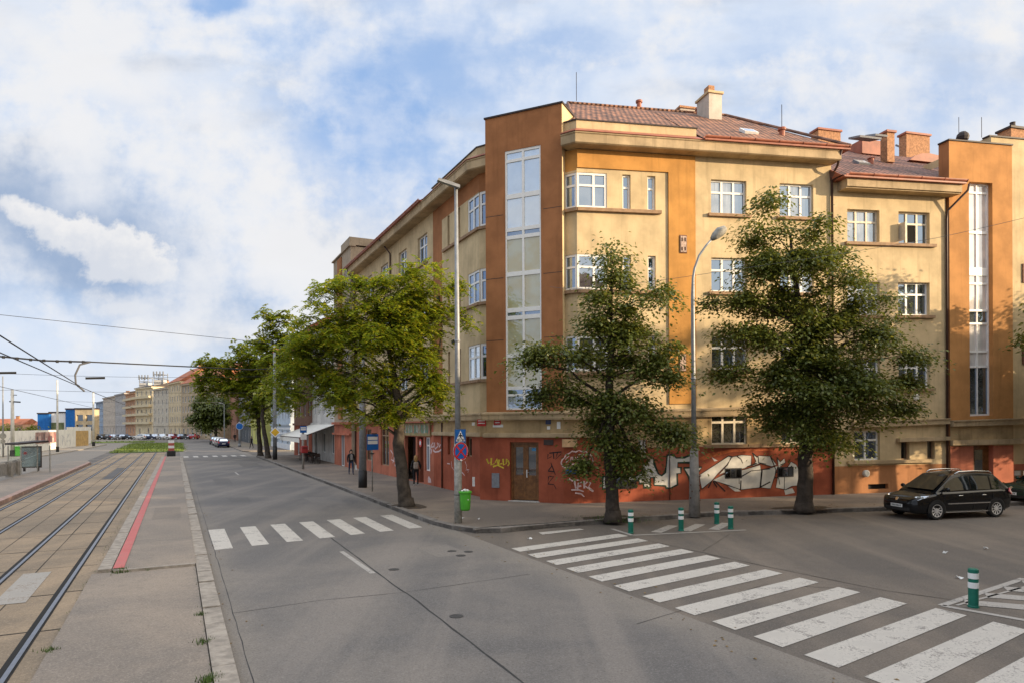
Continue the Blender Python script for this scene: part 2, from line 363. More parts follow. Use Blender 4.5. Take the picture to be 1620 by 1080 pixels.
# pavement round the corner building
arc = [(25.4, 8.02), (22.7, 8.05), (21.2, 8.25), (20.2, 8.7), (19.85, 9.4), (20.0, 11.1), (20.0, 13.4)]
kp = [R(80, 8.08), R(39.6, 8.08)] + [R(*a) for a in arc] + [Vector((7.9, 25.75, 0)), Vector((10.98, 26.25, 0)), Vector((14.67, 26.95, 0)), Vector((24, 29.2, 0)), Vector((45, 34.5, 0))]
inner = [Vector((44, 42, 0)), Vector((16, 34, 0)), Vector((3, 31.5, 0)), R(34, 14.5), R(80, 14.5)]
slab('pavement', kp + inner, -0.05, 0.142, [A_PAVE, STONE_D])
def offs(path, d):
    out = []
    for i, p in enumerate(path):
        t = (path[min(i+1, len(path)-1)] - path[max(i-1, 0)]).normalized()
        out.append(p + Vector((t.y, -t.x, 0))*d)
    return out
def resample(path, step):
    out = [path[0]]
    for a, b in zip(path, path[1:]):
        n = max(1, int((b-a).length/step))
        out += [a.lerp(b, (i+1)/n) for i in range(n)]
    return out
def kerb(name, path, w, z0, z1, mat, side=-1, gap=0.012, step=1.0, jit=0.012):
    mb = MB(); rs = resample(path, step); off = offs(rs, side*w)
    for i in range(len(rs)-1):
        a, b, c, d = rs[i], rs[i+1], off[i+1], off[i]
        e = (b-a).normalized()*gap; j = random.uniform(-jit, jit)
        q = [a+e, b-e, c-e, d+e]
        top = [Vector((p.x, p.y, z1+j)) for p in q]; bot = [Vector((p.x, p.y, z0)) for p in q]
        mb.add(bot+top, [(4, 5, 6, 7), (0, 1, 5, 4), (1, 2, 6, 5), (2, 3, 7, 6), (3, 0, 4, 7)])
    o = struct(name, mb, mat); recalc(o); return o
kerb('kerb', kp[:-1], 0.26, -0.02, 0.155, STONE_D, side=-1)
cb = MB()
for i in range(150):
    t = i/150; p = R(20.15+0.35*math.sin(t*8)*.3, 8.6).lerp(R(20.15, 12.4), t)
    for k in range(2):
        q = p + Vector(((k+random.random()*.4)*.13, (k+random.random()*.3)*.13, 0)); cb.box((q.x, q.y, 0.135), (.09, .09, .06), random.random(), bev=.015)
struct('cobble_strip', cb, STONE_D)
# far pavements beyond the crossroads
slab('pavement', [R(97, 8.1), R(260, 8.3), R(260, 15), R(97, 15)], -0.05, 0.15, [A_PAVE, STONE_D])
# tram bed with its rails
uvsheet('tram_bed', [(-30, -6.85), (-30, -1.55), (101, -1.0), (101, -6.85)], 0.014, SLAB)
jt = MB()
for v in (-2.98, -4.35, -5.85):
    jt.strip([R(u, v+random.uniform(-.01, .01), 0.0175) for u in range(-6, 90, 3)], 0.03, (0, 0, 1))
for u in np.arange(-4, 90, 3.0):
    for a, b in ((-6.8, -5.3), (-5.1, -3.65), (-3.5, -2.25), (-2.1, -1.75)):
        uu = u+random.uniform(-.1, .1); jt.strip([R(uu, a, 0.0178), R(uu+.02, b, 0.0178)], random.choice((.02, .03, .05)), (0, 0, 1))
struct('slab_joints', jt, DARK)
tr = MB()
for v in (-2.16, -3.55, -5.18, -6.58):
    u0, u1 = -8, 101
    tr.strip([R(u0, v, .0185), R(u1, v, .0185)], .20, (0, 0, 1), 1)
    P, Q = R(u0, v+.03, 0), R(u1, v+.03, 0); n = N1.to_3d()*.035
    tr.prism([P-n, P+n, P+n+Vector((0, 0, .032)), P-n+Vector((0, 0, .032))], Q-P, 0)
struct('tram_rails', tr, [STEEL, DARK])
mk = MB()
mk.poly([R(16.4, -3.22, .0225), R(19.6, -3.22, .0225), R(19.6, -2.66, .0225), R(16.4, -2.66, .0225)])
mk.poly([R(15.6, -4.6, .0225), R(18.0, -4.6, .0225), R(18.0, -4.0, .0225), R(15.6, -4.0, .0225)])
struct('tram_bed_marking', mk, worn_paint('bed_paint', (.36, .33, .29), (.22, .18, .14), 1.0))
uvsheet('asphalt_patch', [(52, -4.3), (66, -4.3), (66, -3.7), (52, -3.7)], 0.0225, A_PATCH)
# tram stop island between track and road
slab('tram_island', [R(-8, -1.78), R(18.4, -1.72), R(18.4, .44), R(-8, .44)], -0.02, 0.10, [A_ISLE, STONE])
slab('tram_island', [R(18.4, -1.32), R(84, -1.0), R(84, .46), R(18.4, .46)], -0.02, 0.155, [A_ISLE, STONE])
kerb('island_kerb', [R(-8, .45), R(84, .47)], 0.30, -0.02, 0.135, STONE, side=1, step=1.15, jit=.015)
kerb('platform_edge', [R(18.5, -1.62), R(84, -1.25)], 0.28, -0.02, 0.165, STONE, side=1, step=2.0, jit=.006)
mb = MB(); mb.poly([R(18.5, -1.31, .170), R(84, -.98, .170), R(84, -.80, .170), R(18.5, -1.08, .170)]); struct('platform_red_line', mb, RED_P)
kerb('island_step', [R(18.40, -1.3), R(18.42, .45)], 0.13, 0.02, 0.165, STONE, side=1, step=.9)
# far platform, left road, left pavement
slab('tram_platform', [R(4, -6.98), R(74, -7.0), R(78, -7.6), R(78, -9.2), R(4, -10.2)], -0.02, 0.18, [A_ISLE, STONE_D])
kerb('platform_edge', [R(4, -6.92), R(74, -6.95)], 0.30, -0.02, 0.20, M('kerb_pink', (.34, .23, .19), .85, .2, 4), side=-1, step=1.5)
uvsheet('left_road', [(0, -10.2), (0, -18), (300, -18), (300, -8), (101, -8), (78, -8)], 0.006, A_ROAD)
slab('left_pavement', [R(40, -14.6), R(94, -14.0), R(118, -12.3), R(150, -11.5), R(150, -17), R(40, -22)], -0.02, 0.12, [asphalt('asphalt_pale', (.30, .265, .22), 0, .2, .2), STONE])
# road markings
def cross(name, polys, z, mats):
    mb = MB()
    for p in polys: mb.poly([Vector((q.x, q.y, z)) for q in p])
    return struct(name, mb, mats)
cross('crosswalk', [[R(20.9+.2*(v-1), v), R(25.02+.13*(v-1), v), R(25.05+.13*(v-1), v+.5), R(20.95+.2*(v-1), v+.48)] for v in (1.0, 2.0, 3.0, 4.0, 5.0, 6.0, 7.07)], .0145, PAINT)
st = []
for i in range(-11, 3):
    u = 14.66+i; w = .56 if i > -7 else .6
    v1 = 12.62 if i > -8 else 12.8
    st.append([R(u, 8.46), R(u+w, 8.47), R(u+w+.71, v1), R(u+.75, v1)])
st.append([R(18.9, 10.4), R(19.35, 10.5), R(19.4, 12.1), R(19.15, 12.1)])
cross('crosswalk', st, .0145, PAINT)
cross('crosswalk', [[R(83.4, v), R(87, v), R(87, v+.5), R(83.4, v+.5)] for v in np.arange(.9, 7.6, 1.0)], .0145, PAINT)
mb = MB(); mb.poly([R(15.85, 4.1, .0145), R(19.0, 4.06, .0145), R(19.0, 4.18, .0145), R(15.85, 4.24, .0145)])
mb.poly([R(52, 4.0, .0145), R(55, 4.0, .0145), R(55, 4.12, .0145), R(52, 4.12, .0145)]); struct('centre_line', mb, PAINT_F)
mb = MB()
def seam(uvs, w):
    pts = resample([R(u, v, .0140) for u, v in uvs], .6)
    mb.strip([p+Vector((random.uniform(-.012, .012), random.uniform(-.012, .012), 0)) for p in pts], w, (0, 0, 1))
seam([(24.5, 4.42), (21.5, 4.33), (13.9, 4.27), (13.55, 4.30), (8.2, 4.2), (2, 4.1)], .045)
seam([(13.7, .95), (13.9, 2.6), (13.75, 4.2), (14.05, 7.4)], .018)
seam([(9.7, 7.2), (10.8, 11.4), (9.6, 12.9)], .02)
seam([(17.5, 12.6), (12, 12.9), (9.3, 13.2), (7.0, 14.2)], .03)
seam([(14.4, 12.9), (16.2, 15.6)], .016)
seam([(5, .92), (18, .98), (40, 1.0)], .016)
struct('road_seams', mb, M('sealed_crack', (.035, .033, .032), .7, .3, 10))
for k, (u, v, du, dv) in enumerate(((33.5, 2.3, 2.0, .9), (30.5, 5.6, 3.4, 1.3), (44, 2.2, 5.0, 1.0), (17.0, 6.2, 1.6, .9), (61, 5.2, 6, 1.6))):
    uvsheet('asphalt_patch', [(u, v), (u+du, v+random.uniform(-.06, .06)), (u+du+.1, v+dv), (u-.05, v+dv+random.uniform(-.06, .06))], .0122, asphalt('asphalt_patch_'+'ab'[k % 2], ((.128, .120, .114), (.185, .172, .160))[k % 2], 0, .2, .12))
uvsheet('asphalt_patch', [(-.4, .12), (1.7, .12), (1.7, .40), (-.4, .40)] if False else [(27.6, -.75), (31.5, -.72), (31.5, .2), (27.6, .2)], .158, asphalt('asphalt_patch_c', (.20, .172, .146), 0, .2, .15))
hb = MB(); zH = .0145
def line(a, b, w, z=zH): hb.strip([Vector((a.x, a.y, z)), Vector((b.x, b.y, z))], w, (0, 0, 1))
Q = [Vector((8.16, 12.99, 0)), Vector((11.38, 15.2, 0)), Vector((12.6, 13.9, 0)), Vector((9.3, 11.9, 0))]
line(Q[0], Q[1], .15); line(Q[0], Vector((9.6, 11.3, 0)), .15); line(Vector((8.45, 13.0, 0)), Vector((11.6, 14.9, 0)), .06)
for t in (.16, .40, .64, .88):
    a = Q[0].lerp(Q[1], t)+Vector((.08, -.12, 0)); line(a, a+Vector((1.7, -.75, 0)), .42)
Pk = [Vector((3.3, 22.7, 0)), Vector((3.75, 21.35, 0)), Vector((7.62, 22.3, 0)), Vector((7.8, 22.9, 0))]
line(Pk[1], Pk[2], .13); line(Pk[0], Pk[1], .13)
for x in (4.6, 5.6, 6.6): line(Vector((x, 21.75+.25*(x-4), 0)), Vector((x+.9, 23.2+.26*(x-4), 0)), .35)
struct('hatch_marking', hb, PAINT_F)
# soil round the street trees
for nm, c, sx_, sy_, rz in (('tree_pit', (3.5, 24.35), 2.2, 1.0, .25), ('tree_pit', (11.4, 26.75), 2.6, 1.3, .25), ('tree_pit', (-4.25, 28.1), 1.3, 1.9, .46), ('tree_pit', (26.9, 30.6), 2.2, 1.3, .25)):
    mb = MB(); pts = []
    for k in range(28):
        a = 2*pi*k/28; r = (abs(cos(a))**4+abs(sin(a))**4)**-.25*random.uniform(.9, 1.02)
        x, y = r*cos(a)*sx_/2, r*sin(a)*sy_/2
        pts.append(Vector((c[0]+x*cos(rz)-y*sin(rz), c[1]+x*sin(rz)+y*cos(rz), .150)))
    mb.poly(pts); struct(nm, mb, SOIL)
# grass of the tram reservation, and weeds
GRASS = M('grass_blades', (.14, .185, .03), .8, .45, 3); 
def blades(pts, h, n, spread, seed):
    rng = random.Random(seed); mb = MB()
    for p in pts:
        for k in range(n):
            x, y = p.x+rng.gauss(0, spread), p.y+rng.gauss(0, spread)
            a = rng.random()*6.28; hh = h*rng.uniform(.5, 1.2); w = hh*.13
            lx, ly = cos(a)*hh*.5, sin(a)*hh*.5
            mb.add([(x-sin(a)*w, y+cos(a)*w, p.z), (x+sin(a)*w, y-cos(a)*w, p.z), (x+lx, y+ly, p.z+hh)], [(0, 1, 2)])
    return mb
gm = MB(); gpts = [(102.5, -7.6), (102.5, 1.1), (155, 1.6), (158, -2.0), (152, -7.8)]
gm.poly([R(u, v, .06) for u, v in gpts])
rr = random.Random(3); tp = []
while len(tp) < 2500:
    u, v = rr.uniform(102.6, 155), rr.uniform(-7.6, 1.3); tp.append(R(u, v, .06))
b2 = blades(tp, .22, 3, .3, 5); k = len(gm.v); gm.v += b2.v; gm.f += [tuple(i+k for i in f) for f in b2.f]; gm.m += b2.m
tag(gm.build('grass', GRASS), 'bright green grass growing over the tram reservation beyond the junction', 'grass', kind='stuff')
gm = MB(); gm.poly([R(u, v, .05) for u, v in ((165, -40), (165, -4), (178, -4), (185, -60))])
b2 = blades([R(rr.uniform(165, 178), rr.uniform(-38, -4), .05) for _ in range(700)], .3, 3, .3, 6); k = len(gm.v); gm.v += b2.v; gm.f += [tuple(i+k for i in f) for f in b2.f]; gm.m += b2.m
tag(gm.build('grass', GRASS), 'thin strip of grass in front of the far row of parked cars', 'grass', kind='stuff')
WEED = M('weed_green', (.065, .11, .02), .8, .4, 9)
tufts = [('thick weed tuft at the bottom edge of the picture beside the road kerb stones', R(9.95, .42, .10), 170, .085, .075), ('flat weed tuft beside the kerb stones second from the picture bottom', R(11.75, .42, .10), 90, .07, .07),
         ('small weed tuft beside the kerb stones farther up the tram island', R(13.5, .42, .10), 60, .05, .06), ('weed tuft at the left edge of the tram island asphalt next to the rail', R(12.4, -1.72, .10), 70, .06, .06), ('dark weeds growing along the step where the red line starts', R(18.36, -1.15, .10), 160, .10, .09),
         ('weeds in the step crack in the middle of the tram island', R(18.36, -.55, .10), 70, .07, .06)]
for lab, p, n, sp, h in tufts:
    tag(blades([p], h, n, sp, int(p.x*100) % 97).build('weed_tuft', WEED), lab, 'weeds', kind='stuff')
sm = blades([R(u, .43+rr.uniform(-.02, .02), .10) for u in np.arange(4, 40, .22) if rr.random() < .45], .03, 5, .03, 8)
s2 = blades([R(u, -1.74+rr.uniform(-.03, .03), .04) for u in np.arange(5, 60, .25) if rr.random() < .5], .035, 6, .04, 9)
for b in (s2,): k = len(sm.v); sm.v += b.v; sm.f += [tuple(i+k for i in f) for f in b.f]; sm.m += b.m
tag(sm.build('moss', WEED), 'thin line of moss and weeds in the joints of the tram island', 'weeds', kind='stuff')
b = blades([Vector((3.55+rr.gauss(0, .7), 24.0+rr.gauss(0, .4), .15)) for _ in range(60)], .07, 6, .1, 4)
tag(b.build('grass', WEED), 'patchy grass at the foot of the tree beside the crosswalk bollards', 'grass', kind='stuff')
# fallen leaves and litter along the kerbs
lf = MB()
for k in range(420):
    t = rr.random()
    if k < 260: x = 4+rr.random()*14; p = Vector((x, 22.7+.257*(x-3)+rr.gauss(1.6, .7), 0))
    else: p = R(rr.uniform(2, 30), rr.choice((.95, 7.9, 8.6))+rr.gauss(0, .25), 0)
    z = .156 if (p - Vector((0, 0, 0))).y > 24.6+.257*(p.x-4.0) and p.x > 3 or (p.dot(N1.to_3d()) > 8.1 and p.dot(D1.to_3d()) > 20.3) else .016
    s, a = rr.uniform(.02, .05), rr.random()*6
    lf.add([(p.x+s*cos(a), p.y+s*sin(a), z), (p.x-s*sin(a)*.6, p.y+s*cos(a)*.6, z+.012), (p.x-s*cos(a), p.y-s*sin(a), z), (p.x+s*sin(a)*.6, p.y-s*cos(a)*.6, z+.008)], [(0, 1, 2, 3)])
tag(lf.build('leaf_litter', M('dry_leaf', (.23, .15, .06), .9, .5, 40)), 'dry fallen leaves scattered along the kerbs', 'leaves', kind='stuff')
PAPER = M('litter_paper', (.7, .7, .68), .8, .1, 20)
for lab, px, py in (('crumpled white paper lying on the side street left of the green bollard post', 1560, 866), ('pale scrap of paper nearest the parked car on the side street', 1493, 873), ('small bluish wrapper on the asphalt left of the nearest bollard', 1516, 913), ('white scrap on the corner pavement right of the bin post', 756, 826), ('white scrap at the foot of the bin post', 731, 824), ('white scrap on the road edge below the cobbled corner', 837, 851)):
    p = at(px, py, .03); mb = MB()
    for k in range(5):
        a = rr.random()*6; s = rr.uniform(.05, .12); mb.add([(p.x, p.y, p.z+rr.uniform(0, .04)), (p.x+s*cos(a), p.y+s*sin(a), p.z-.01), (p.x+s*cos(a+1), p.y+s*sin(a+1), p.z+rr.uniform(0, .05))], [(0, 1, 2)])
    if py < 830: 
        for i, v in enumerate(mb.v): mb.v[i] = (v[0], v[1], v[2]+.13)
    tag(mb.build('litter', PAPER), lab, 'litter', 'scraps of litter on the ground')
IRON = M('cast_iron', (.05, .047, .045), .6, .3, 30, .5, 60)
for lab, px, py in (('small round iron cover on the road, left one of three by the junction', 715, 871), ('small round iron cover on the road, right one of three by the junction', 741, 872), ('small round iron cover on the road, front one of three by the junction', 729, 878), ('dark round iron cover in the middle of the near road', 722, 974), ('small iron cover in the road near the centre line', 623, 900)):
    p = at(px, py, .011); mb = MB(); mb.lathe([(.13, 0), (.13, .006), (.10, .007), (.09, .005), (.01, .005)], p, 16); tag(mb.build('iron_cover', IRON), lab, 'manhole cover', 'round iron covers in the road')
# ------------------------------------------------------------ buildings
CREAM = plaster('plaster_cream', (0.55, 0.425, 0.25), .45)
CREAM_G = plaster('plaster_cream_grimy', (0.40, 0.285, 0.15), .85, .3)
OCHRE = plaster('plaster_ochre', (0.50, 0.25, 0.070), .35)
RUST = plaster('plaster_rust', (0.345, 0.148, 0.062), .45)
REDW = plaster('plaster_red', (0.32, 0.085, 0.045), .55, .22)
SALMON = plaster('plaster_salmon', (0.41, 0.138, 0.082), .4, .2)
ORANGE = plaster('plaster_orange', (0.45, 0.22, 0.078), .3)
TRIM = plaster('plaster_trim', (0.42, 0.315, 0.19), .7, .25)
WHITE_W = M('window_white', (0.78, 0.77, 0.74), .45, .04, 6)
OLDWIN = M('window_old_paint', (0.66, 0.58, 0.45), .6, .15, 6)
COPPER = M('painted_metal_red', (0.31, 0.098, 0.055), .5, .2, 2, streak=.3)
FLASH = M('dark_flashing', (0.035, 0.025, 0.024), .6, .1)
SILLM = M('sill_stone', (0.30, 0.19, 0.11), .8, .2, 4)
BROWNPIPE = M('brown_pipe', (0.06, 0.028, 0.020), .5, .2)
WOOD = M('door_wood', (0.17, 0.072, 0.022), .45, .3, 6, streak=.4)
BRICK = M('chimney_brick', (0.40, 0.21, 0.11), .9, .3, 9, .5, 30)
G_SKY = glass('glass_dark', (.03, .036, .045), .30, tint=(.52, .70, 1.0))
G_CUR = glass('glass_curtain', (.34, .34, .34), .26, .6, tint=(.6, .76, 1.0))
G_GREY = glass('glass_grey', (.12, .125, .13), .32, .3, tint=(.55, .72, 1.0))
G_BLIND = glass('glass_blind', (.42, .41, .28), .14, 0, back2=(.40, .33, .15))
G_PALE = glass('glass_pale', (.42, .50, .56), .45, 0, back2=(.33, .40, .47))
G_MILK = glass('glass_milk', (.80, .76, .72), .2, .25, back2=(.6, .58, .58))
G_DIM = glass('glass_dim', (.018, .018, .018), .16)
GL = [G_SKY, G_GREY, G_SKY, G_CUR]

def tiles(name, col, hdir, pitch_w=.27, pitch_l=.42):
    """clay tiles: columns along hdir, overlapping courses up the slope"""
    if name in MC: return MC[name]
    m, nt, b = newmat(name)
    pos = node(nt, 'ShaderNodeNewGeometry').outputs['Position']
    h = node(nt, 'ShaderNodeVectorMath', {0: pos, 1: (hdir[0], hdir[1], 0)}, operation='DOT_PRODUCT').outputs['Value']
    z = node(nt, 'ShaderNodeSeparateXYZ', {0: pos}).outputs[2]
    row = math_(nt, 'MULTIPLY', z, 1/(pitch_l*.52)); fr = math_(nt, 'FRACT', row); ri = math_(nt, 'FLOOR', row)
    hc = math_(nt, 'ADD', math_(nt, 'MULTIPLY', h, 1/pitch_w), math_(nt, 'MULTIPLY', ri, .5))
    hf = math_(nt, 'FRACT', hc); hi = math_(nt, 'FLOOR', hc)
    cid = node(nt, 'ShaderNodeCombineXYZ', {0: hi, 1: ri, 2: 0.0}).outputs[0]
    wn = node(nt, 'ShaderNodeTexWhiteNoise', {0: cid}, noise_dimensions='2D').outputs[0]
    lo = tuple(x*.5 for x in col); hi_ = tuple(min(1, x*1.7) for x in col)
    c = mixc(nt, wn, lo, hi_)
    n = node(nt, 'ShaderNodeTexNoise', {0: pos, 2: .8, 3: 5.0}).outputs[0]
    c = mixc(nt, ramp(nt, n, .45, .7, 0, .55), c, tuple(x*.5 for x in col))
    wave = math_(nt, 'ABSOLUTE', math_(nt, 'SUBTRACT', hf, .5))
    hgt = math_(nt, 'ADD', math_(nt, 'MULTIPLY', math_(nt, 'COSINE', math_(nt, 'MULTIPLY', wave, 2*pi)), -.35), math_(nt, 'MULTIPLY', math_(nt, 'SUBTRACT', 1, fr), .9))
    bp = node(nt, 'ShaderNodeBump', {'Strength': 1.0, 'Distance': .09, 'Height': hgt})
    nt.links.new(c, b.inputs['Base Color']); nt.links.new(bp.outputs[0], b.inputs['Normal']); b.inputs['Roughness'].default_value = .75
    MC[name] = m; return m

class Fac:
    """a wall plane: u along it, z up, d outwards"""
    def __init__(s, P, Q, slope=None):
        s.P = Vector((P[0], P[1], 0)); d = Vector((Q[0]-P[0], Q[1]-P[1], 0)); s.L = d.length; s.e = d/s.L
        s.n = Vector((s.e.y, -s.e.x, 0)); s.slope = slope or (lambda z: 0.0)
    def pt(s, u, z, d=0.0):
        p = s.P + s.e*u + s.n*d; p.z = z + s.slope(z)*u; return p
    def px(s, px, py, d=0.0):           # the wall point seen at a pixel of the photograph
        r = ray(px, py); p0 = s.P + s.n*d
        t = p0.dot(s.n)/Vector((r.x, r.y, 0)).dot(s.n)
        return Vector((r.x*t, r.y*t, CAM_H+r.z*t))
    def box(s, mb, u0, u1, z0, z1, d0, d1, m=0):
        vs = [s.pt(u, z, d) for d in (d0, d1) for u, z in ((u0, z0), (u1, z0), (u1, z1), (u0, z1))]
        mb.add(vs, [(3, 2, 1, 0), (4, 5, 6, 7), (0, 1, 5, 4), (1, 2, 6, 5), (2, 3, 7, 6), (3, 0, 4, 7)], m)
    def wall(s, mb, u0, u1, z0, z1, ops=(), zone=lambda u, z: 0, us=(), zs=(), rev=.2, d=0.0, revm=None):
        U = sorted({u0, u1, *us, *[x for o in ops for x in o[:2]]}); Z = sorted({z0, z1, *zs, *[x for o in ops for x in o[2:4]]})
        U = [x for x in U if u0 <= x <= u1]; Z = [x for x in Z if z0 <= x <= z1]
        for i in range(len(U)-1):
            for j in range(len(Z)-1):
                a, b, c, e = U[i], U[i+1], Z[j], Z[j+1]; mu, mz = (a+b)/2, (c+e)/2
                if any(o[0] < mu < o[1] and o[2] < mz < o[3] for o in ops): continue
                mb.add([s.pt(a, c, d), s.pt(b, c, d), s.pt(b, e, d), s.pt(a, e, d)], [(0, 1, 2, 3)], zone(mu, mz))
        for o in ops:
            a, b, c, e = o[:4]; r = o[4] if len(o) > 4 else rev; k = zone(a-.01, (c+e)/2) if revm is None else revm
            A = [s.pt(a, c, d), s.pt(b, c, d), s.pt(b, e, d), s.pt(a, e, d)]; B = [s.pt(a, c, d-r), s.pt(b, c, d-r), s.pt(b, e, d-r), s.pt(a, e, d-r)]
            mb.add(A+B, [(0, 1, 5, 4), (1, 2, 6, 5), (2, 3, 7, 6), (3, 0, 4, 7)], k)
def window(Fc, parent, u0, u1, z0, z1, rev=.2, cols=(1/3, 2/3), trans=(.64,), mat=None, gl=None, d=0.0, fw=.07, name='window', sill=0, rng=random, pane=True):
    mat = mat or WHITE_W; mb = MB(); d0, d1 = d-rev, d-rev+.07; w, h = u1-u0, z1-z0
    Fc.box(mb, u0, u0+fw, z0, z1, d0, d1); Fc.box(mb, u1-fw, u1, z0, z1, d0, d1)
    Fc.box(mb, u0+fw, u1-fw, z0, z0+fw, d0, d1-.001); Fc.box(mb, u0+fw, u1-fw, z1-fw, z1, d0, d1-.001)
    for t in trans: Fc.box(mb, u0+fw, u1-fw, z0+h*t-.045, z0+h*t+.045, d0, d1-.002)
    ed = [u0+fw] + [u0+w*c for c in cols] + [u1-fw]
    zz = [z0+fw] + [z0+h*t for t in trans] + [z1-fw]
    for c in cols:
        for k in range(len(zz)-1):
            Fc.box(mb, u0+w*c-.05, u0+w*c+.05, zz[k]+(.045 if k else 0), zz[k+1]-(.045 if k < len(zz)-2 else 0), d0, d1+.004)
    o = mb.build(name, mat, parent)
    if pane:
        for i in range(len(ed)-1):
            pb = MB(); g_ = gl or rng.choice(GL)
            pb.add([Fc.pt(ed[i], z0+fw, d0+.025), Fc.pt(ed[i+1], z0+fw, d0+.025), Fc.pt(ed[i+1], z1-fw, d0+.025), Fc.pt(ed[i], z1-fw, d0+.025)], [(0, 1, 2, 3)])
            pb.build('pane', g_, o)
    return o
def onebox(name, mat, parent, Fc, *a):
    mb = MB(); Fc.box(mb, *a); return mb.build(name, mat, parent)
def band(mb, Fcs, z0, z1, d, m=0, d_in=-.02):
    for Fc, a, b in Fcs: Fc.box(mb, a, b, z0, z1, d_in, d, m)
def pathband(name, mats, parent, path, prof, m=0, slopes=None, caps=True):
    """profile (d, z) swept along a plan path with mitred corners; d outwards to the right of the path"""
    n = len(path); mb = MB(); rows = []
    for i, p in enumerate(path):
        if i == 0: t0 = t1 = (path[1]-path[0]).normalized()
        elif i == n-1: t0 = t1 = (path[-1]-path[-2]).normalized()
        else: t0 = (path[i]-path[i-1]).normalized(); t1 = (path[i+1]-path[i]).normalized()
        n0 = Vector((t0.y, -t0.x, 0)); n1_ = Vector((t1.y, -t1.x, 0)); bis = (n0+n1_).normalized(); k = 1/max(.3, bis.dot(n0))
        sl_ = slopes[i] if slopes else (lambda z: 0)
        rows.append([Vector((p.x+bis.x*d*k, p.y+bis.y*d*k, z+sl_(z))) for d, z in prof])
    q = len(prof); vs = sum(rows, [])
    fs = [(i*q+j, (i+1)*q+j, (i+1)*q+(j+1) % q, i*q+(j+1) % q) for i in range(n-1) for j in range(q)]
    if caps: fs += [tuple(range(q)), tuple(range((n-1)*q+q-1, (n-1)*q-1, -1))]
    mb.add(vs, fs, m); o = mb.build(name, mats, parent); recalc(o); return o

# ---- the corner building
cornerA = Vector((2.788, 28.853, 0)); F2B = Vector((14.917, 31.963, 0))
def sl2(z): return 0.0 if z < 2.5 else (.025*(z-2.5)/1.7 if z < 4.2 else .025+.010*min(1, (z-4.2)/10))
FR = Fac(cornerA, F2B, sl2)                                   # right-hand facade
V1 = 12.714
FL = Fac(R(80, V1), R(0, V1))                                 # main-road facade, u' = 80-u
bendL = R(29.05, V1)
TL, TR = Vector((-1.13, 30.38, 0)), Vector((2.17, 28.84, 0))
FT = Fac(TL, TR); FC = Fac(bendL, cornerA)                    # stair tower, chamfer
UL = lambda u: 80-u
UE = 12.62                                                   # where the next house begins
END = 53.2
B1 = thing('apartment_building', 'ochre and cream corner house with glazed stair tower and graffiti on its red base', 'building', (4, 34, 0))
B1.location = (0, 0, 0)
rng = random.Random(11)
rowsR = [(14.12, 12.62), (10.66, 9.16), (7.22, 5.72)]
opsR = []; winR = []
for k, (zt, zb) in enumerate(rowsR):
    opsR += [(0.0, 1.36, zb, zt, .10), (2.08, 2.46, zb, zt, .22), (3.25, 3.63, zb, zt, .22), (6.33, 8.12, zb, zt, .24), (9.84, 11.64, zb, zt, .24)]
    winR += [('c', 0.0, 1.36, zb, zt), ('s', 2.08, 2.46, zb, zt), ('s', 3.25, 3.63, zb, zt), ('w', 6.33, 8.12, zb, zt), ('w', 9.84, 11.64, zb, zt)]
gfR = [(1.75, 2.15, 2.10, 2.78), (2.75, 3.15, 2.10, 2.78), (6.3, 8.1, 2.54, 3.95), (9.9, 11.6, 2.54, 3.95)]
wl = MB()
def zoneR(u, z):
    if z < 2.46 and u > 1.2: return 1
    if z < 2.96 and u <= 1.2: return 1
    if z < 4.0: return 2
    return 0
FR.wall(wl, 0, UE, -.05, 15.1, opsR+gfR, zoneR, us=(1.2,), zs=(2.46, 2.96, 4.0))
rowsL = [(14.24, 12.62), (10.68, 9.14), (7.24, 5.6)]
opsL = []; winL = []
for zt, zb in rowsL:
    for a, b, t in ((29.05, 30.42, 'c'), (31.38, 31.72, 's'), (32.85, 33.14, 's'), (36.3, 37.95, 'w'), (40.1, 41.7, 'w'), (44.1, 45.9, 'w'), (48.2, 50.0, 'w')):
        opsL.append((UL(b), UL(a), zb, zt, .10 if t == 'c' else .22)); winL.append((t, UL(b), UL(a), zb, zt))
gfL = [(UL(30.7), UL(30.05), 1.95, 2.88), (UL(33.28), UL(32.85), 1.95, 2.88), (UL(36.9), UL(36.0), .9, 2.8), (UL(38.2), UL(37.1), .16, 2.8), (UL(40.6), UL(38.5), .16, 2.8), (UL(46.1), UL(44.1), .75, 3.45), (UL(50.2), UL(48.6), .9, 3.2)]
def zoneL(u, z):
    u = 80-u
    if z < 2.95 and u < 35.4: return 1
    if z < 3.62 and u >= 35.4: return 3
    if z < 3.9: return 2
    if 33.95 < u < 35.35: return 4
    if u < 35.35 and z > 14.26: return 4
    return 0
FL.wall(wl, UL(END), UL(29.05), -.05, 15.1, opsL+gfL, zoneL, us=(UL(33.95), UL(35.35), UL(35.4)), zs=(2.95, 3.62, 3.9, 14.26))
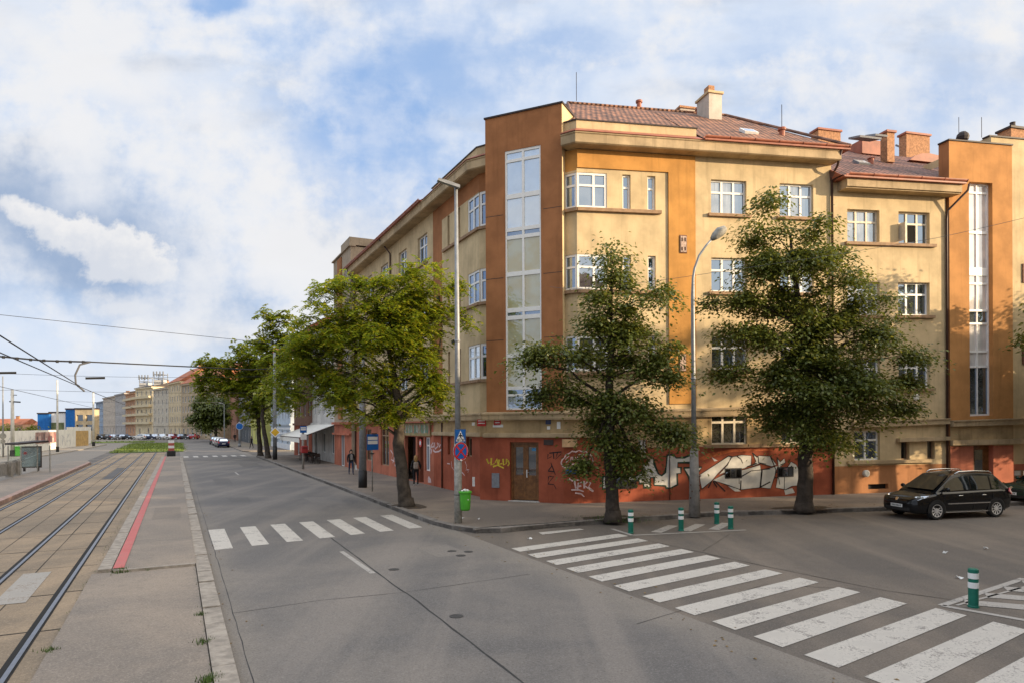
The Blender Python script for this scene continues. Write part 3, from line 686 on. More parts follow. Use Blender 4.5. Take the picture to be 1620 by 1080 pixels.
# chamfer behind the tower, and the ground floor under it
FC.wall(wl, 0, FC.L, 3.7, 15.1, [(0.02, .86, zb, zt, .1) for zt, zb in rowsL] + [(FC.L-.98, FC.L-.02, zb, zt, .1) for zt, zb in rowsR], lambda u, z: (4 if u < 2.5 else 5) if z > 14.2 else 0, zs=(14.2,))
door = (1.13, 2.50, .16, 2.72, .28)
FT.wall(wl, -.35, FT.L, -.05, 3.75, [door], lambda u, z: 1 if z < 2.96 else 2, zs=(2.96,))
a, b = FT.pt(FT.L, 0), FR.pt(0, 0)
for z0, z1, m in ((-.05, 2.96, 1), (2.96, 3.75, 2)):
    wl.add([(a.x, a.y, z0), (b.x, b.y, z0), (b.x, b.y, z1), (a.x, a.y, z1)], [(0, 1, 2, 3)], m)
a, b = FT.pt(-.35, 0), R(28.0, V1)
wl.add([(R(29.05, V1).x, R(29.05, V1).y, -.05), (a.x, a.y, -.05), (a.x, a.y, 3.75), (R(29.05, V1).x, R(29.05, V1).y, 3.75)], [(0, 1, 2, 3)], 1)
# party walls and back, so the house is a closed block
inner1 = FR.pt(UE, 0, -11); inner2 = R(END, V1+11); cr = Vector((4.5, 42.5, 0))
ring = [FR.pt(UE, 0), inner1, cr, inner2, R(END, V1)]
for p, q in zip(ring, ring[1:]): wl.add([(p.x, p.y, 0), (q.x, q.y, 0), (q.x, q.y, 15.3), (p.x, p.y, 15.3)], [(0, 1, 2, 3)], 0)
WALL1 = wl.build('wall', [CREAM, REDW, CREAM_G, SALMON, RUST, OCHRE], B1)
# stair tower
tw = MB(); tz0, tz1 = 3.95, 17.02; tops = (.96, 2.66, 4.13, 15.44, .12)
FT.wall(tw, 0, FT.L, tz0, tz1, [tops])
bk = [FT.pt(0, 0), FT.pt(FT.L, 0), FT.pt(FT.L, 0, -3.2), FT.pt(0, 0, -3.2)]
for p, q, m in ((bk[1], bk[2], 1), (bk[2], bk[3], 0), (bk[3], bk[0], 0)): tw.add([(p.x, p.y, tz0), (q.x, q.y, tz0), (q.x, q.y, tz1), (p.x, p.y, tz1)], [(0, 1, 2, 3)], m)
tw.add([(p.x, p.y, tz1-.02) for p in bk], [(0, 1, 2, 3)], 0)
tw.build('stair_tower', [RUST, CREAM], B1)
mb = MB(); ov = .05
mb.prism([FT.pt(-ov, tz1, ov), FT.pt(FT.L+ov, tz1, ov), FT.pt(FT.L+ov, tz1, -3.25), FT.pt(-ov, tz1, -3.25)], (0, 0, .07)); mb.build('coping', FLASH, B1)
sw = MB(); su0, su1 = tops[0], tops[1]; fd0, fd1 = -.11, -.03
FT.box(sw, su0, su0+.07, 4.13, 15.44, fd0, fd1); FT.box(sw, su1-.07, su1, 4.13, 15.44, fd0, fd1)
um = (su0+su1)/2; FT.box(sw, um-.05, um+.05, 4.2, 15.37, fd0, fd1-.004)
zb_ = [(4.13, 4.20), (4.72, 4.82), (5.00, 5.14), (6.42, 6.58), (8.04, 8.22), (8.36, 8.55), (9.94, 10.13), (11.56, 11.72), (11.90, 12.06), (13.33, 13.53), (14.93, 15.05), (15.33, 15.44)]
for i, (a, b) in enumerate(zb_): FT.box(sw, su0+.07, su1-.07, a, b, fd0, fd1-.002)
SW = sw.build('window', WHITE_W, B1)
cols_ = [G_CUR, G_GREY, G_BLIND, G_BLIND, G_GREY, G_BLIND, G_BLIND, G_GREY, G_PALE, G_PALE, G_PALE]
for i in range(len(zb_)-1):
    for a, b in ((su0+.07, um-.05), (um+.05, su1-.07)):
        pb = MB(); z0, z1 = zb_[i][1], zb_[i+1][0]; pb.add([FT.pt(a, z0, -.08), FT.pt(b, z0, -.08), FT.pt(b, z1, -.08), FT.pt(a, z1, -.08)], [(0, 1, 2, 3)]); pb.build('pane', cols_[i], SW)
for z in (12.66, 7.18, 9.9): onebox('groove', FLASH, B1, FT, 0.003, su0-.1, z, z+.025, -.01, .004); onebox('groove', FLASH, B1, FT, su1+.1, FT.L-.003, z, z+.025, -.01, .004)
# ochre framing around the recessed corner bay
oc = MB()
FR.box(oc, 0.0, 4.22, 14.30, 15.06, -.01, .07, 0); FR.box(oc, 4.22, 5.52, 4.24, 15.06, -.01, .07, 0)
oc.build('pilaster', OCHRE, B1)
# windows
for t, a, b, zb, zt in winR:
    if t == 'c': window(FR, B1, a, b, zb, zt, .10, (.56,), gl=G_GREY if rng.random() < .5 else G_SKY, fw=.10)
    elif t == 's': window(FR, B1, a, b, zb, zt, .18, (), gl=G_SKY, fw=.08)
    else: window(FR, B1, a, b, zb, zt, .20, rng=rng)
for t, a, b, zb, zt in winL:
    if t == 'c': window(FL, B1, a, b, zb, zt, .10, (.5,), gl=G_PALE if zb < 6 else G_GREY, fw=.10)
    elif t == 's': window(FL, B1, a, b, zb, zt, .18, (), gl=G_DIM, mat=SILLM, fw=.05)
    else: window(FL, B1, a, b, zb, zt, .20, (.5,), gl=G_GREY)
for k in range(3):
    zt, zb = rowsL[k]; window(FC, B1, 0.02, .86, zb, zt, .10, (), gl=G_SKY, fw=.12)
    zt, zb = rowsR[k]; window(FC, B1, FC.L-.98, FC.L-.02, zb, zt, .10, (.42,), gl=G_GREY, fw=.10)
for i, o in enumerate(gfR):
    if i < 2: window(FR, B1, *o[:4], .16, (.5,), (), gl=G_DIM, fw=.06)
    elif i < 4: window(FR, B1, *o[:4], .16, gl=glass('glass_room', (.05, .045, .035), .18), mat=OLDWIN)
for o in ((1.3, 2.25, .78, 1.24), (6.95, 7.8, 1.02, 1.48), (9.65, 10.5, 1.02, 1.48)):
    cw = onebox('cellar_window', M('grille_iron', (.03, .03, .03), .6, 0), B1, FR, o[0], o[1], o[2], o[3], 0, .016)
    for q in range(3): u = o[0]+.05+(o[1]-o[0]-.05)*q/3; onebox('pane', (G_DIM, G_GREY, G_DIM)[q], cw, FR, u, u+(o[1]-o[0])/3-.07, o[2]+.05, o[3]-.05, .016, .019)
for i, o in enumerate(gfL):
    if i == 3 or i == 4:
        mb = MB(); FL.box(mb, o[0], o[1], o[2], o[3], -.6, -.5); mb.build('shop_recess', M('shop_dark', (.03, .012, .010), .6, 0), B1)
    elif i < 2: window(FL, B1, *o[:4], .2, (), (), gl=G_DIM, mat=SILLM, fw=.06)
    else: window(FL, B1, *o[:4], .18, (.5,), (.75,), gl=G_GREY if i == 2 else G_DIM, mat=WHITE_W if i == 2 else SILLM, name='shop_window')
pb = MB(); FL.box(pb, UL(38.45), UL(38.25), .16, 2.8, -.55, -.02); pb.build('door_post', SALMON, B1)
rs = MB()
for dy_, m_ in ((0, 0), (1, 1)):
    c = FL.pt(UL(37.6), 2.45, .02+.01*dy_); e = FL.e; rr_ = (.24, .13)[dy_]
    rs.poly([c + e*(rr_*cos(2*pi*k/20)) + Vector((0, 0, rr_*sin(2*pi*k/20))) for k in range(20)], m_)
rs.build('round_sign', [M('sign_red', (.55, .03, .03), .5, .05), M('sign_white', (.75, .75, .75), .5, .05)], B1)
mb = MB(); FL.box(mb, UL(40.75), UL(35.75), 2.86, 3.58, 0.0, .10); SG = mb.build('shop_sign', M('shop_board', (.30, .23, .10), .7, .3, 3, streak=.5), B1)
mb = MB(); tr_ = random.Random(5)
for k in range(46):
    u = UL(40.6)+k*.105; z0 = 2.98+tr_.random()*.1; mb.strip([FL.pt(u, z0, .104), FL.pt(u+tr_.uniform(-.12, .15), z0+.25, .104), FL.pt(u+tr_.uniform(-.1, .1), 3.5, .104)], .07, FL.n, tr_.choice((0, 0, 0, 1, 2)))
mb.build('lettering', [M('tag_teal', (.05, .25, .20), .7, .2), M('tag_pink', (.55, .16, .14), .7, .2), M('tag_white', (.62, .62, .58), .7, .1)], SG)
# sills and ledges
for zt, zb in rowsR:
    onebox('window_sill', SILLM, B1, FR, -.02, 3.85, zb-.16, zb-.02, -.02, .16); onebox('window_sill', SILLM, B1, FC, FC.L-1.0, FC.L+.06, zb-.16, zb-.02, -.02, .15)
    onebox('window_sill', SILLM, B1, FR, 6.15, 8.3, zb-.15, zb-.02, -.02, .14); onebox('window_sill', SILLM, B1, FR, 9.66, 11.85, zb-.15, zb-.02, -.02, .14)
onebox('window_sill', SILLM, B1, FR, 5.9, 12.1, 2.40, 2.53, -.02, .13); onebox('window_sill', SILLM, B1, FR, 1.5, 3.4, 1.98, 2.09, -.02, .10)
for zt, zb in rowsL:
    onebox('window_sill', SILLM, B1, FL, UL(33.7), UL(29.0), zb-.14, zb-.01, -.02, .13); onebox('window_sill', SILLM, B1, FC, -.05, 1.0, zb-.14, zb-.01, -.02, .12)
    for a, b in ((36.3, 37.95), (40.1, 41.7), (44.1, 45.9), (48.2, 50)): onebox('window_sill', SILLM, B1, FL, UL(b+.1), UL(a-.1), zb-.12, zb-.01, -.02, .12)
tleft = FT.pt(-.35, 0)
lpath = [R(END, V1), R(28.6, V1), FT.pt(-.02, 0), FT.pt(FT.L+.02, 0), FR.pt(0.02, 0), FR.pt(UE, 0)]
lsl = [lambda z: 0]*5 + [lambda z: sl2(z)*UE]
pathband('ledge', TRIM, B1, lpath, [(-.1, 3.68), (.22, 3.68), (.24, 3.74), (.24, 3.90), (.28, 3.93), (.28, 3.99), (-.1, 4.06)], slopes=lsl)
pathband('ledge', TRIM, B1, [R(35.3, V1), R(28.6, V1), FT.pt(-.02, 0), FT.pt(FT.L, 0), FR.pt(0.02, 0), FR.pt(1.2, 0)], [(-.05, 2.92), (.14, 2.92), (.16, 2.96), (.16, 3.08), (-.05, 3.14)])
mb = MB(); FL.box(mb, UL(END), UL(35.5), 3.62, 3.675, -.02, .3); FL.box(mb, UL(53.0), UL(35.6), 3.08, 3.14, -.02, .10) if False else None
mb.build('fascia', SALMON, B1)
# eaves: soffit, cornice, gutter and attic
epath = [R(END, V1), bendL, cornerA, FR.pt(UE+.02, 0)]
esl = [lambda z: 0]*3 + [lambda z: sl2(z)*UE]
cpr = [(-.1, 15.08), (.60, 15.08), (.66, 15.12), (.66, 15.46), (.70, 15.49), (.70, 15.53), (-.1, 15.53)]; fpr = [(.10, 15.55), (.73, 15.55), (.73, 15.58), (.12, 15.92), (.10, 15.92)]
cL, cR = FC.pt(.95, 0), FC.pt(4.72, 0)
pathband('cornice', TRIM, B1, [R(END, V1), bendL, cL], cpr); pathband('cornice', TRIM, B1, [cR, cornerA, FR.pt(UE+.02, 0)], cpr, slopes=esl[1:])
pathband('roof_flashing', COPPER, B1, [R(34.9, V1), bendL, cL], fpr); pathband('roof_flashing', COPPER, B1, [cR, cornerA, FR.pt(5.55, 0)], fpr, slopes=[lambda z: 0]*2+[lambda z: sl2(z)*5.55])
pathband('attic', CREAM, B1, [R(35.1, V1), bendL, cornerA, FR.pt(5.55, 0)], [(-.6, 15.5), (.12, 15.5), (.12, 16.25), (-.6, 16.25)], slopes=[lambda z: 0]*3+[lambda z: sl2(z)*5.55])
pathband('attic_coping', FLASH, B1, [R(35.15, V1), bendL, cornerA, FR.pt(5.6, 0)], [(-.62, 16.255), (.16, 16.255), (.16, 16.31), (-.62, 16.31)], slopes=[lambda z: 0]*3+[lambda z: sl2(z)*5.6])
def gutter(Fc, parent, u0, u1, z, d, r=.10):
    mb = MB(); k = 12; A = []; 
    for j in range(k+1):
        an = pi + pi*j/k; A.append((d + r*cos(an), z + r*sin(an)*1.05))
    n_ = max(2, int((u1-u0)/1.2)); rows = []
    for i in range(n_+1):
        u = u0+(u1-u0)*i/n_; rows.append([Fc.pt(u, zz, dd) for dd, zz in A])
    vs = sum(rows, []); q = k+1
    mb.add(vs, [(i*q+j, (i+1)*q+j, (i+1)*q+j+1, i*q+j+1) for i in range(n_) for j in range(k)])
    for i in range(n_+1):
        u = u0+(u1-u0)*i/n_; mb.tube([Fc.pt(u, z+r*sin(pi+pi*j/8)*1.12, d+r*cos(pi+pi*j/8)*1.08) for j in range(9)], .014, 5)
    return mb.build('gutter', COPPER, parent, smooth=True)
gutter(FR, B1, 5.6, UE+.35, 15.72, .74); gutter(FL, B1, UL(END+.2), UL(35.2), 15.66, .78)
onebox('eaves_board', COPPER, B1, FR, 5.6, UE+.4, 15.53, 15.60, -.1, .80); onebox('eaves_board', COPPER, B1, FL, UL(END+.3), UL(35.2), 15.535, 15.60, -.1, .84)
# roof
T_R = tiles('roof_tiles_right', (.185, .083, .045), FR.e); T_L = tiles('roof_tiles_left', (.185, .083, .045), FL.e)
r0, r1 = Vector((3.2, 38.2, 21.4)), Vector((12.7, 40.3, 21.6)); rl = R(END-2, V1+9.0, 21.2); rc = Vector((2.6, 38.4, 21.4))
mb = MB()
e0 = cornerA + FR.n*.6; e1 = FR.pt(UE+.42, 15.70, .72)
mb.poly([FR.pt(0, 15.66, .1)+Vector((0, 0, .3)), FR.pt(5.6, 15.66, .1)+Vector((0, 0, .3)), Vector(r0)+(Vector(r1)-Vector(r0))*.5, r0])
q0 = FR.pt(5.6, 15.62, .74)
mb.poly([FR.pt(5.55, 15.60, .74), FR.pt(UE+.44, 15.60, .74), r1, Vector(r0)+(Vector(r1)-Vector(r0))*.5+Vector((0, 0, .004))], 0)
bl = bendL; lA = R(END+.3, V1-.76, 15.6); lB = R(35.2, V1-.76, 15.6)
mb.poly([lA, lB, R(35.2, V1+9, 21.2), rl], 1)
mb.poly([R(35.2, V1-.1, 15.9), R(29.05, V1-.1, 15.9), rc, R(35.2, V1+9, 21.2)], 1)
mb.poly([R(29.05, V1-.1, 15.9), cornerA+Vector((0, 0, 15.9)), r0, rc], 1)
mb.poly([r0, r1, inner1+Vector((0, 0, 15.3)), cr+Vector((0, 0, 15.3))], 0); mb.poly([rl, rc, cr+Vector((0, 0, 15.3)), inner2+Vector((0, 0, 15.3))], 1)
mb.poly([r1, FR.pt(UE+.44, 15.6, .74), inner1+Vector((0, 0, 15.3))], 0)
RF1 = mb.build('roof', [T_R, T_L], B1); recalc(RF1)
rid = MB(); rid.tube([r0+(r1-r0)*t + Vector((0, 0, .05)) for t in np.linspace(0, 1, 24)], .07, 8); rid.tube([r1.lerp(FR.pt(UE+.44, 15.7, .74), t)+Vector((0, 0, .05)) for t in np.linspace(0, 1, 20)], .07, 8)
rid.tube([r0.lerp(FR.pt(0, 16.3, -.2), t)+Vector((0, 0, .04)) for t in np.linspace(0, 1, 20)], .07, 8); rid.build('ridge', T_R, RF1, smooth=True)
PALEW = plaster('chimney_render', (.55, .49, .42), .4)
def chimney(parent, c, sx_, sy_, z0, z1, rz, mat, cap=COPPER, pots=0):
    mb = MB(); mb.box((c[0], c[1], (z0+z1)/2), (sx_, sy_, z1-z0), rz); o = mb.build('chimney', mat, parent)
    mb = MB(); mb.box((c[0], c[1], z1+.06), (sx_+.16, sy_+.16, .12), rz)
    for k in range(pots):
        t = (k-(pots-1)/2)*.55; mb.lathe([(.16, 0), (.13, .35), (.15, .40)], (c[0]+t*cos(rz), c[1]+t*sin(rz), z1+.12), 10)
    mb.build('chimney_cap', cap, o); return o
RZ2 = math.atan2(FR.e.y, FR.e.x)
c_ = atY(1122, 165, 38.4); chimney(RF1, c_, .8, 1.3, 18.8, 21.7, RZ2, PALEW, CREAM)
c_ = atY(1122, 140, 38.0); mb = MB(); mb.box((c_.x, c_.y, 21.98), (.36, .5, .32), RZ2); mb.build('chimney_pot', BRICK, RF1)
c_ = atY(1090, 170, 42.0); chimney(RF1, c_, 1.6, .8, 19, 22.6, RZ2, PALEW, BRICK)
def on_plane(px, py, A, B, C):
    n = (B-A).cross(C-A); r = ray(px, py); o = Vector((0, 0, CAM_H)); t = (A-o).dot(n)/r.dot(n); return o+r*t
def roofbox(parent, name, Fc, px, py, Y, su, sl_, h, mats, tilt=.62):
    c = atY(px, py, Y) if not isinstance(Y, tuple) else on_plane(px, py, *Y); mb = MB(); e = Fc.e; up = (Vector((-Fc.n.x, -Fc.n.y, 0))*cos(tilt)+Vector((0, 0, 1))*sin(tilt)); nn = e.cross(up).normalized(); nn = nn if nn.z > 0 else -nn
    q = [c+e*a+up*b for a, b in ((-su/2, -sl_/2), (su/2, -sl_/2), (su/2, sl_/2), (-su/2, sl_/2))]
    mb.prism(q, nn*h, 0); q2 = [c+e*a+up*b+nn*(h+.004) for a, b in ((-su/2+.07, -sl_/2+.07), (su/2-.07, -sl_/2+.07), (su/2-.07, sl_/2-.07), (-su/2+.07, sl_/2-.07))]; mb.poly(q2, 1)
    o = mb.build(name, mats, parent); recalc(o); return o
PL1 = (FR.pt(5.55, 15.60, .74), FR.pt(UE+.44, 15.60, .74), r1)
roofbox(RF1, 'skylight', FR, 1184, 211, PL1, .75, .6, .14, [WHITE_W, G_MILK])
for px, py in ((1011, 169), (1105, 181), (1237, 214)):
    c = on_plane(px, py, *PL1); mb = MB(); mb.lathe([(.14, -.5), (.14, .2), (.2, .22), (.2, .34), (.02, .42)], c, 10); mb.build('vent', COPPER, RF1)
an = MB(); p = atY(912, 160, 38.2); an.tube([p, p+Vector((0, 0, 1.6))], .018, 5); p = atY(1237, 214, 36); an.tube([p, p+Vector((0, 0, 1.6))], .018, 5); an.build('lightning_rod', FLASH, RF1)
# downpipes
dp = MB()
dp.tube([FR.pt(UE-.02, 15.55, .72), FR.pt(UE-.02, 14.9, .45), FR.pt(UE-.02, 14.55, .08), FR.pt(UE-.02, .14, .08)], .055, 8)
dp.build('downpipe', BROWNPIPE, B1, smooth=True)
dp = MB(); dp.tube([FL.pt(UL(43.6), 15.5, .72), FL.pt(UL(43.35), 14.6, .08), FL.pt(UL(43.3), 4.2, .08)], .05, 8); dp.tube([FL.pt(UL(52.9), 15.5, .75), FL.pt(UL(53.0), 14.4, .09), FL.pt(UL(53.05), .14, .09)], .05, 8)
dp.tube([FL.pt(UL(34.0), 3.6, .05), FL.pt(UL(34.0), .14, .05)], .04, 6); dp.tube([FL.pt(UL(41.3), 3.1, .05), FL.pt(UL(41.3), .14, .05)], .05, 6); dp.tube([FR.pt(4.23, 2.4, .03), FR.pt(4.23, .15, .03)], .02, 6)
dp.build('downpipe', BROWNPIPE, B1, smooth=True)
# entrance door
db = MB(); FT.box(db, door[0], door[0]+.08, .16, 2.72, -.27, -.14); FT.box(db, door[1]-.08, door[1], .16, 2.72, -.27, -.14); FT.box(db, door[0]+.08, door[1]-.08, 2.62, 2.72, -.27, -.141)
DR = db.build('door', WOOD, B1); um = (door[0]+door[1])/2
for a, b in ((door[0]+.08, um-.004), (um+.004, door[1]-.08)):
    lf = MB(); FT.box(lf, a, b, .2, 1.28, -.25, -.19); FT.box(lf, a, a+.12, 1.28, 2.62, -.25, -.19); FT.box(lf, b-.12, b, 1.28, 2.62, -.25, -.19); FT.box(lf, a+.12, b-.12, 2.5, 2.62, -.25, -.191)
    FT.box(lf, a+.13, b-.13, .34, 1.12, -.19, -.178); lf.build('door_leaf', WOOD, DR)
    pb = MB(); FT.box(pb, a+.12, b-.12, 1.28, 2.5, -.24, -.22); pb.build('pane', glass('door_glass', (.05, .055, .06), .16), DR)
hb = MB(); FT.box(hb, um+.03, um+.08, 1.18, 1.52, -.19, -.165); hb.tube([FT.pt(um+.055, 1.40, -.15), FT.pt(um+.17, 1.40, -.15)], .012, 6); hb.build('handle', M('steel_bright', (.6, .6, .6), .3, 0, metal=.9), DR)
hb = MB(); FT.box(hb, door[0]-.05, door[1]+.05, .06, .17, -.28, .10); hb.build('doorstep', M('step_pale', (.5, .48, .44), .8, .15, 5), DR)
pb = MB(); FT.box(pb, 2.1, 2.36, 2.34, 2.46, -.205, -.20); pb.build('notice', M('notice_blue', (.05, .22, .42), .6, .05), DR)
# plates over the door, meter box, small fittings
def plate(Fc, px, py, w, h, mat, name, d=.02, parent=B1):
    p = Fc.px(px, py); u = (p-Fc.P).dot(Fc.e); mb = MB(); Fc.box(mb, u-w/2, u+w/2, p.z-h/2, p.z+h/2, 0.0, d); return mb.build(name, mat, parent)
E_RED = M('enamel_red', (.45, .03, .03), .4, .1, 9); E_WH = M('enamel_white', (.72, .71, .68), .5, .08, 9); E_BL = M('enamel_blue', (.02, .03, .10), .4, .1, 9); E_GR = M('enamel_grey', (.20, .21, .23), .6, .15, 9)
def rows(Fc, p, n, w, mat, d=.024):
    q = Fc.px(*p); u = (q-Fc.P).dot(Fc.e); mb = MB()
    for k in range(n): Fc.box(mb, u-w/2, u+w/2, q.z+.07-k*.11, q.z+.11-k*.11, .02, d)
    return mb.build('lettering', E_WH, B1)
plate(FT, 762, 668, .44, .30, E_RED, 'street_sign'); rows(FT, (762, 668), 2, .34, E_WH)
plate(FT, 787, 667, .34, .28, E_RED, 'house_number_plate'); rows(FT, (787, 667), 2, .22, E_WH)
plate(FT, 788, 673, .5, .12, E_WH, 'notice'); plate(FT, 867.5, 666, .24, .24, E_BL, 'house_number_plate'); rows(FT, (867.5, 664), 1, .05, E_WH); plate(FT, 868, 676, .14, .14, E_WH, 'notice')
plate(FT, 884, 672, .16, .30, E_WH, 'notice'); plate(FT, 749, 670, .14, .14, E_WH, 'notice')
plate(FT, 784.5, 759, .36, .64, E_GR, 'meter_box', .05); plate(FT, 749.5, 761, .12, .42, E_WH, 'notice'); plate(FT, 868, 699, .44, .22, M('plaque_dark', (.05, .03, .025), .5, .2), 'plaque', .03)
plate(FR, 901, 700, .66, .34, M('panel_pale', (.62, .40, .22), .8, .2), 'notice_board', .03); plate(FR, 904, 744, .52, .26, M('poster_blue', (.02, .09, .30), .7, .15), 'poster', .006)
for px, py in ((1079.5, 393), (1078.5, 578)):
    plate(FR, px, py, .36, .80, M('relief_dark', (.16, .07, .035), .8, .3, 9), 'relief', .085); pl = plate(FR, px, py, .28, .70, M('relief_stone', (.45, .33, .27), .9, .3, 12, .8, 20), 'relief', .12)
    for dx_, dy_ in ((-2.4, -7), (2.4, -7), (-2.4, 7.5), (2.4, 7.5)):
        plate(FR, px+dx_, py+dy_, .06, .16, M('relief_hole', (.06, .03, .02), .9, 0), 'relief_figure', .128)
# graffiti on the red base, traced on the wall itself
GW = M('spray_white', (.60, .58, .53), .75, .14, 2.0); GG = M('spray_green', (.012, .035, .022), .7, .2, 6); GP = M('spray_pink', (.62, .47, .46), .75, .2, 8); GY = M('spray_yellow', (.58, .44, .04), .75, .3, 5); GK = M('spray_black', (.016, .012, .012), .7, .1)
def fill(Fc, pts, mat, d, name='graffiti'):
    mb = MB(); mb.poly([Fc.px(x, y, d) for x, y in pts]); return mb.build(name, mat, B1)
def stroke(Fc, lines, w, mat, d, name='graffiti'):
    mb = MB()
    for ln in lines: mb.strip([Fc.px(x, y, d) for x, y in ln], w, Fc.n)
    return mb.build(name, mat, B1)
zz = lambda pts: [(940+x/4.6286, 690+y/4.6286) for x, y in pts]
w1 = zz([(62, 290), (90, 290), (92, 270), (160, 270), (235, 285), (300, 290), (355, 250), (355, 200), (385, 195), (395, 160), (435, 158), (440, 200), (470, 270), (495, 285), (520, 260), (528, 210), (535, 135), (580, 130), (600, 155), (660, 152), (715, 130), (722, 170), (718, 190), (612, 190), (612, 225), (636, 225), (636, 268), (608, 270), (610, 352), (555, 378), (528, 376), (520, 360), (440, 355), (440, 298), (412, 298), (410, 372), (365, 372), (360, 345), (330, 345), (330, 320), (190, 322), (190, 365), (165, 380), (62, 380)])
w2 = zz([(655, 228), (790, 222), (770, 250), (740, 290), (735, 345), (705, 345), (690, 290)])
P3 = [[(985, 140), (770, 280), (778, 335), (790, 382), (862, 322), (905, 272), (972, 205), (1008, 152)], [(1003, 148), (1080, 133), (1152, 138), (1150, 208), (1100, 232), (990, 250), (912, 278), (978, 207)], [(1160, 118), (1197, 150), (1205, 138), (1290, 142), (1336, 205), (1300, 218), (1215, 196), (1160, 216), (1185, 180)],
      [(955, 272), (1100, 240), (1215, 206), (1226, 260), (1212, 372), (1075, 388), (950, 345), (868, 318)], [(1232, 240), (1300, 226), (1345, 212), (1322, 290), (1292, 380), (1220, 372)], [(1338, 150), (1362, 185), (1392, 158), (1402, 188), (1352, 228), (1346, 196)], [(1398, 252), (1442, 182), (1480, 205), (1510, 262), (1510, 355), (1448, 362), (1402, 388), (1330, 372), (1350, 262)]]
for k, p in enumerate((w1, w2)): fill(FR, p, GW, .006); stroke(FR, [p+[p[0]]], (.11, .09)[k], GG, .009)
for k, p in enumerate(P3): p = zz(p); fill(FR, p, GW, .006+.0004*k); stroke(FR, [p+[p[0]]], .042, GK, .010)
fill(FR, zz([(190, 325), (310, 318), (312, 378), (180, 385)]), GK, .0075)
stroke(FR, [zz(l) for l in ([(1045, 142), (1075, 165), (1088, 195)], [(1120, 220), (1190, 195)], [(1225, 260), (1215, 372)], [(1330, 260), (1395, 252), (1392, 385)], [(1075, 320), (1072, 388)], [(1320, 300), (1350, 300), (1360, 350)], [(985, 140), (1015, 148)], [(870, 325), (900, 370)], [(880, 322), (960, 400)], [(860, 325), (835, 375)], [(1160, 120), (1195, 150)], [(1080, 290), (1150, 250), (1290, 235)], [(1290, 142), (1330, 240), (1322, 300)], [(1200, 140), (1205, 190), (1260, 200)], [(1395, 252), (1450, 215)], [(1210, 372), (1290, 330)], [(945, 275), (1060, 270), (1062, 345)]) if l], .06, GK, .011)
fill(FR, zz([(840, 120), (1000, 95), (1290, 85), (1300, 100), (1010, 112), (900, 140), (790, 175), (765, 160)]), M('spray_orange', (.50, .12, .04), .75, .3, 5), .0052)
fill(FR, zz([(1385, 360), (1415, 385), (1450, 375), (1470, 410), (1400, 425)]), GW, .006); fill(FR, zz([(860, 150), (880, 180), (830, 190), (905, 175)]), GW, .006)
fill(FR, zz([(1050, 380), (980, 360), (1030, 400), (1075, 400)]), GW, .0065)
zq = lambda pts: [(780+x/4.1556, 560+y/4.1556) for x, y in pts]
cl_ = [(447, 715), (455, 690), (468, 680), (480, 660), (500, 650), (520, 635), (545, 640), (565, 630), (590, 640), (610, 635), (625, 655), (645, 660), (655, 680), (658, 705), (645, 730), (620, 738), (600, 730), (580, 742), (555, 735), (530, 742), (505, 738), (480, 745), (460, 735), (447, 715)]
stroke(FR, [zq(cl_)], .07, GP, .006)
stroke(FR, [zq(l) for l in ([(500, 665), (475, 690), (500, 690), (480, 712)], [(515, 672), (510, 700), (525, 698), (522, 672)], [(535, 675), (535, 700), (548, 690), (540, 675)], [(555, 670), (560, 700)], [(568, 702), (575, 665), (590, 700)], [(600, 660), (560, 655), (620, 690), (640, 680), (628, 705), (600, 710)], [(500, 722), (560, 718)])], .05, GP, .0065)
stroke(FR, [zq(l) for l in ([(500, 815), (520, 830), (570, 822)], [(535, 832), (545, 880)], [(555, 895), (560, 845), (590, 838)], [(558, 868), (580, 862)], [(598, 830), (600, 880)], [(620, 835), (600, 860), (655, 900)], [(630, 835), (642, 845), (628, 870), (660, 900)], [(515, 890), (560, 888), (595, 900)], [(540, 910), (580, 915), (600, 935)])], .075, GP, .006)
stroke(FT, [zq(l) for l in ([(365, 760), (385, 735), (380, 710), (395, 750), (410, 790)], [(360, 765), (400, 770)], [(365, 800), (360, 850), (400, 800), (370, 800)], [(360, 850), (400, 855), (415, 885)], [(362, 655), (358, 685), (385, 670)], [(395, 640), (400, 685)], [(425, 640), (410, 690), (450, 650)], [(370, 648), (450, 640)])], .05, GK, .007)
stroke(FT, [[(770+x/4.05, 720+y/4.05) for x, y in l] for l in ([(0, 20), (12, 50), (25, 40)], [(30, 15), (28, 60), (50, 50)], [(55, 45), (65, 20), (72, 55)], [(80, 25), (76, 55), (100, 50)], [(105, 20), (108, 60), (125, 50), (128, 20)], [(135, 30), (145, 50), (135, 65)], [(40, 70), (70, 60), (110, 80)])], .09, GY, .007)
stroke(FL, [[(620+x/6.75, 640+y/6.75) for x, y in l] for l in ([(405, 490), (420, 430), (440, 400), (450, 440), (420, 450)], [(415, 520), (425, 470)], [(455, 400), (460, 470), (490, 440), (485, 400)], [(500, 405), (505, 450), (520, 420)], [(440, 480), (460, 500), (500, 495), (535, 470), (530, 400)], [(25, 410), (45, 390), (50, 440), (30, 470), (55, 520), (40, 600)], [(30, 640), (60, 660), (45, 720)], [(20, 560), (60, 620)], [(-15, 480), (10, 520), (-8, 580), (25, 600)], [(45, 430), (70, 480), (48, 540), (78, 600)], [(12, 430), (30, 540), (10, 620)])], .13, GP, .006)
stroke(FL, [[(620+x/6.75, 640+y/6.75) for x, y in l] for l in ([(635, 600), (640, 660), (670, 700)], [(590, 622), (620, 628)], [(740, 705), (775, 750)], [(780, 600), (800, 650), (790, 700)], [(800, 690), (825, 690), (810, 720)])], .05, GP, .006)
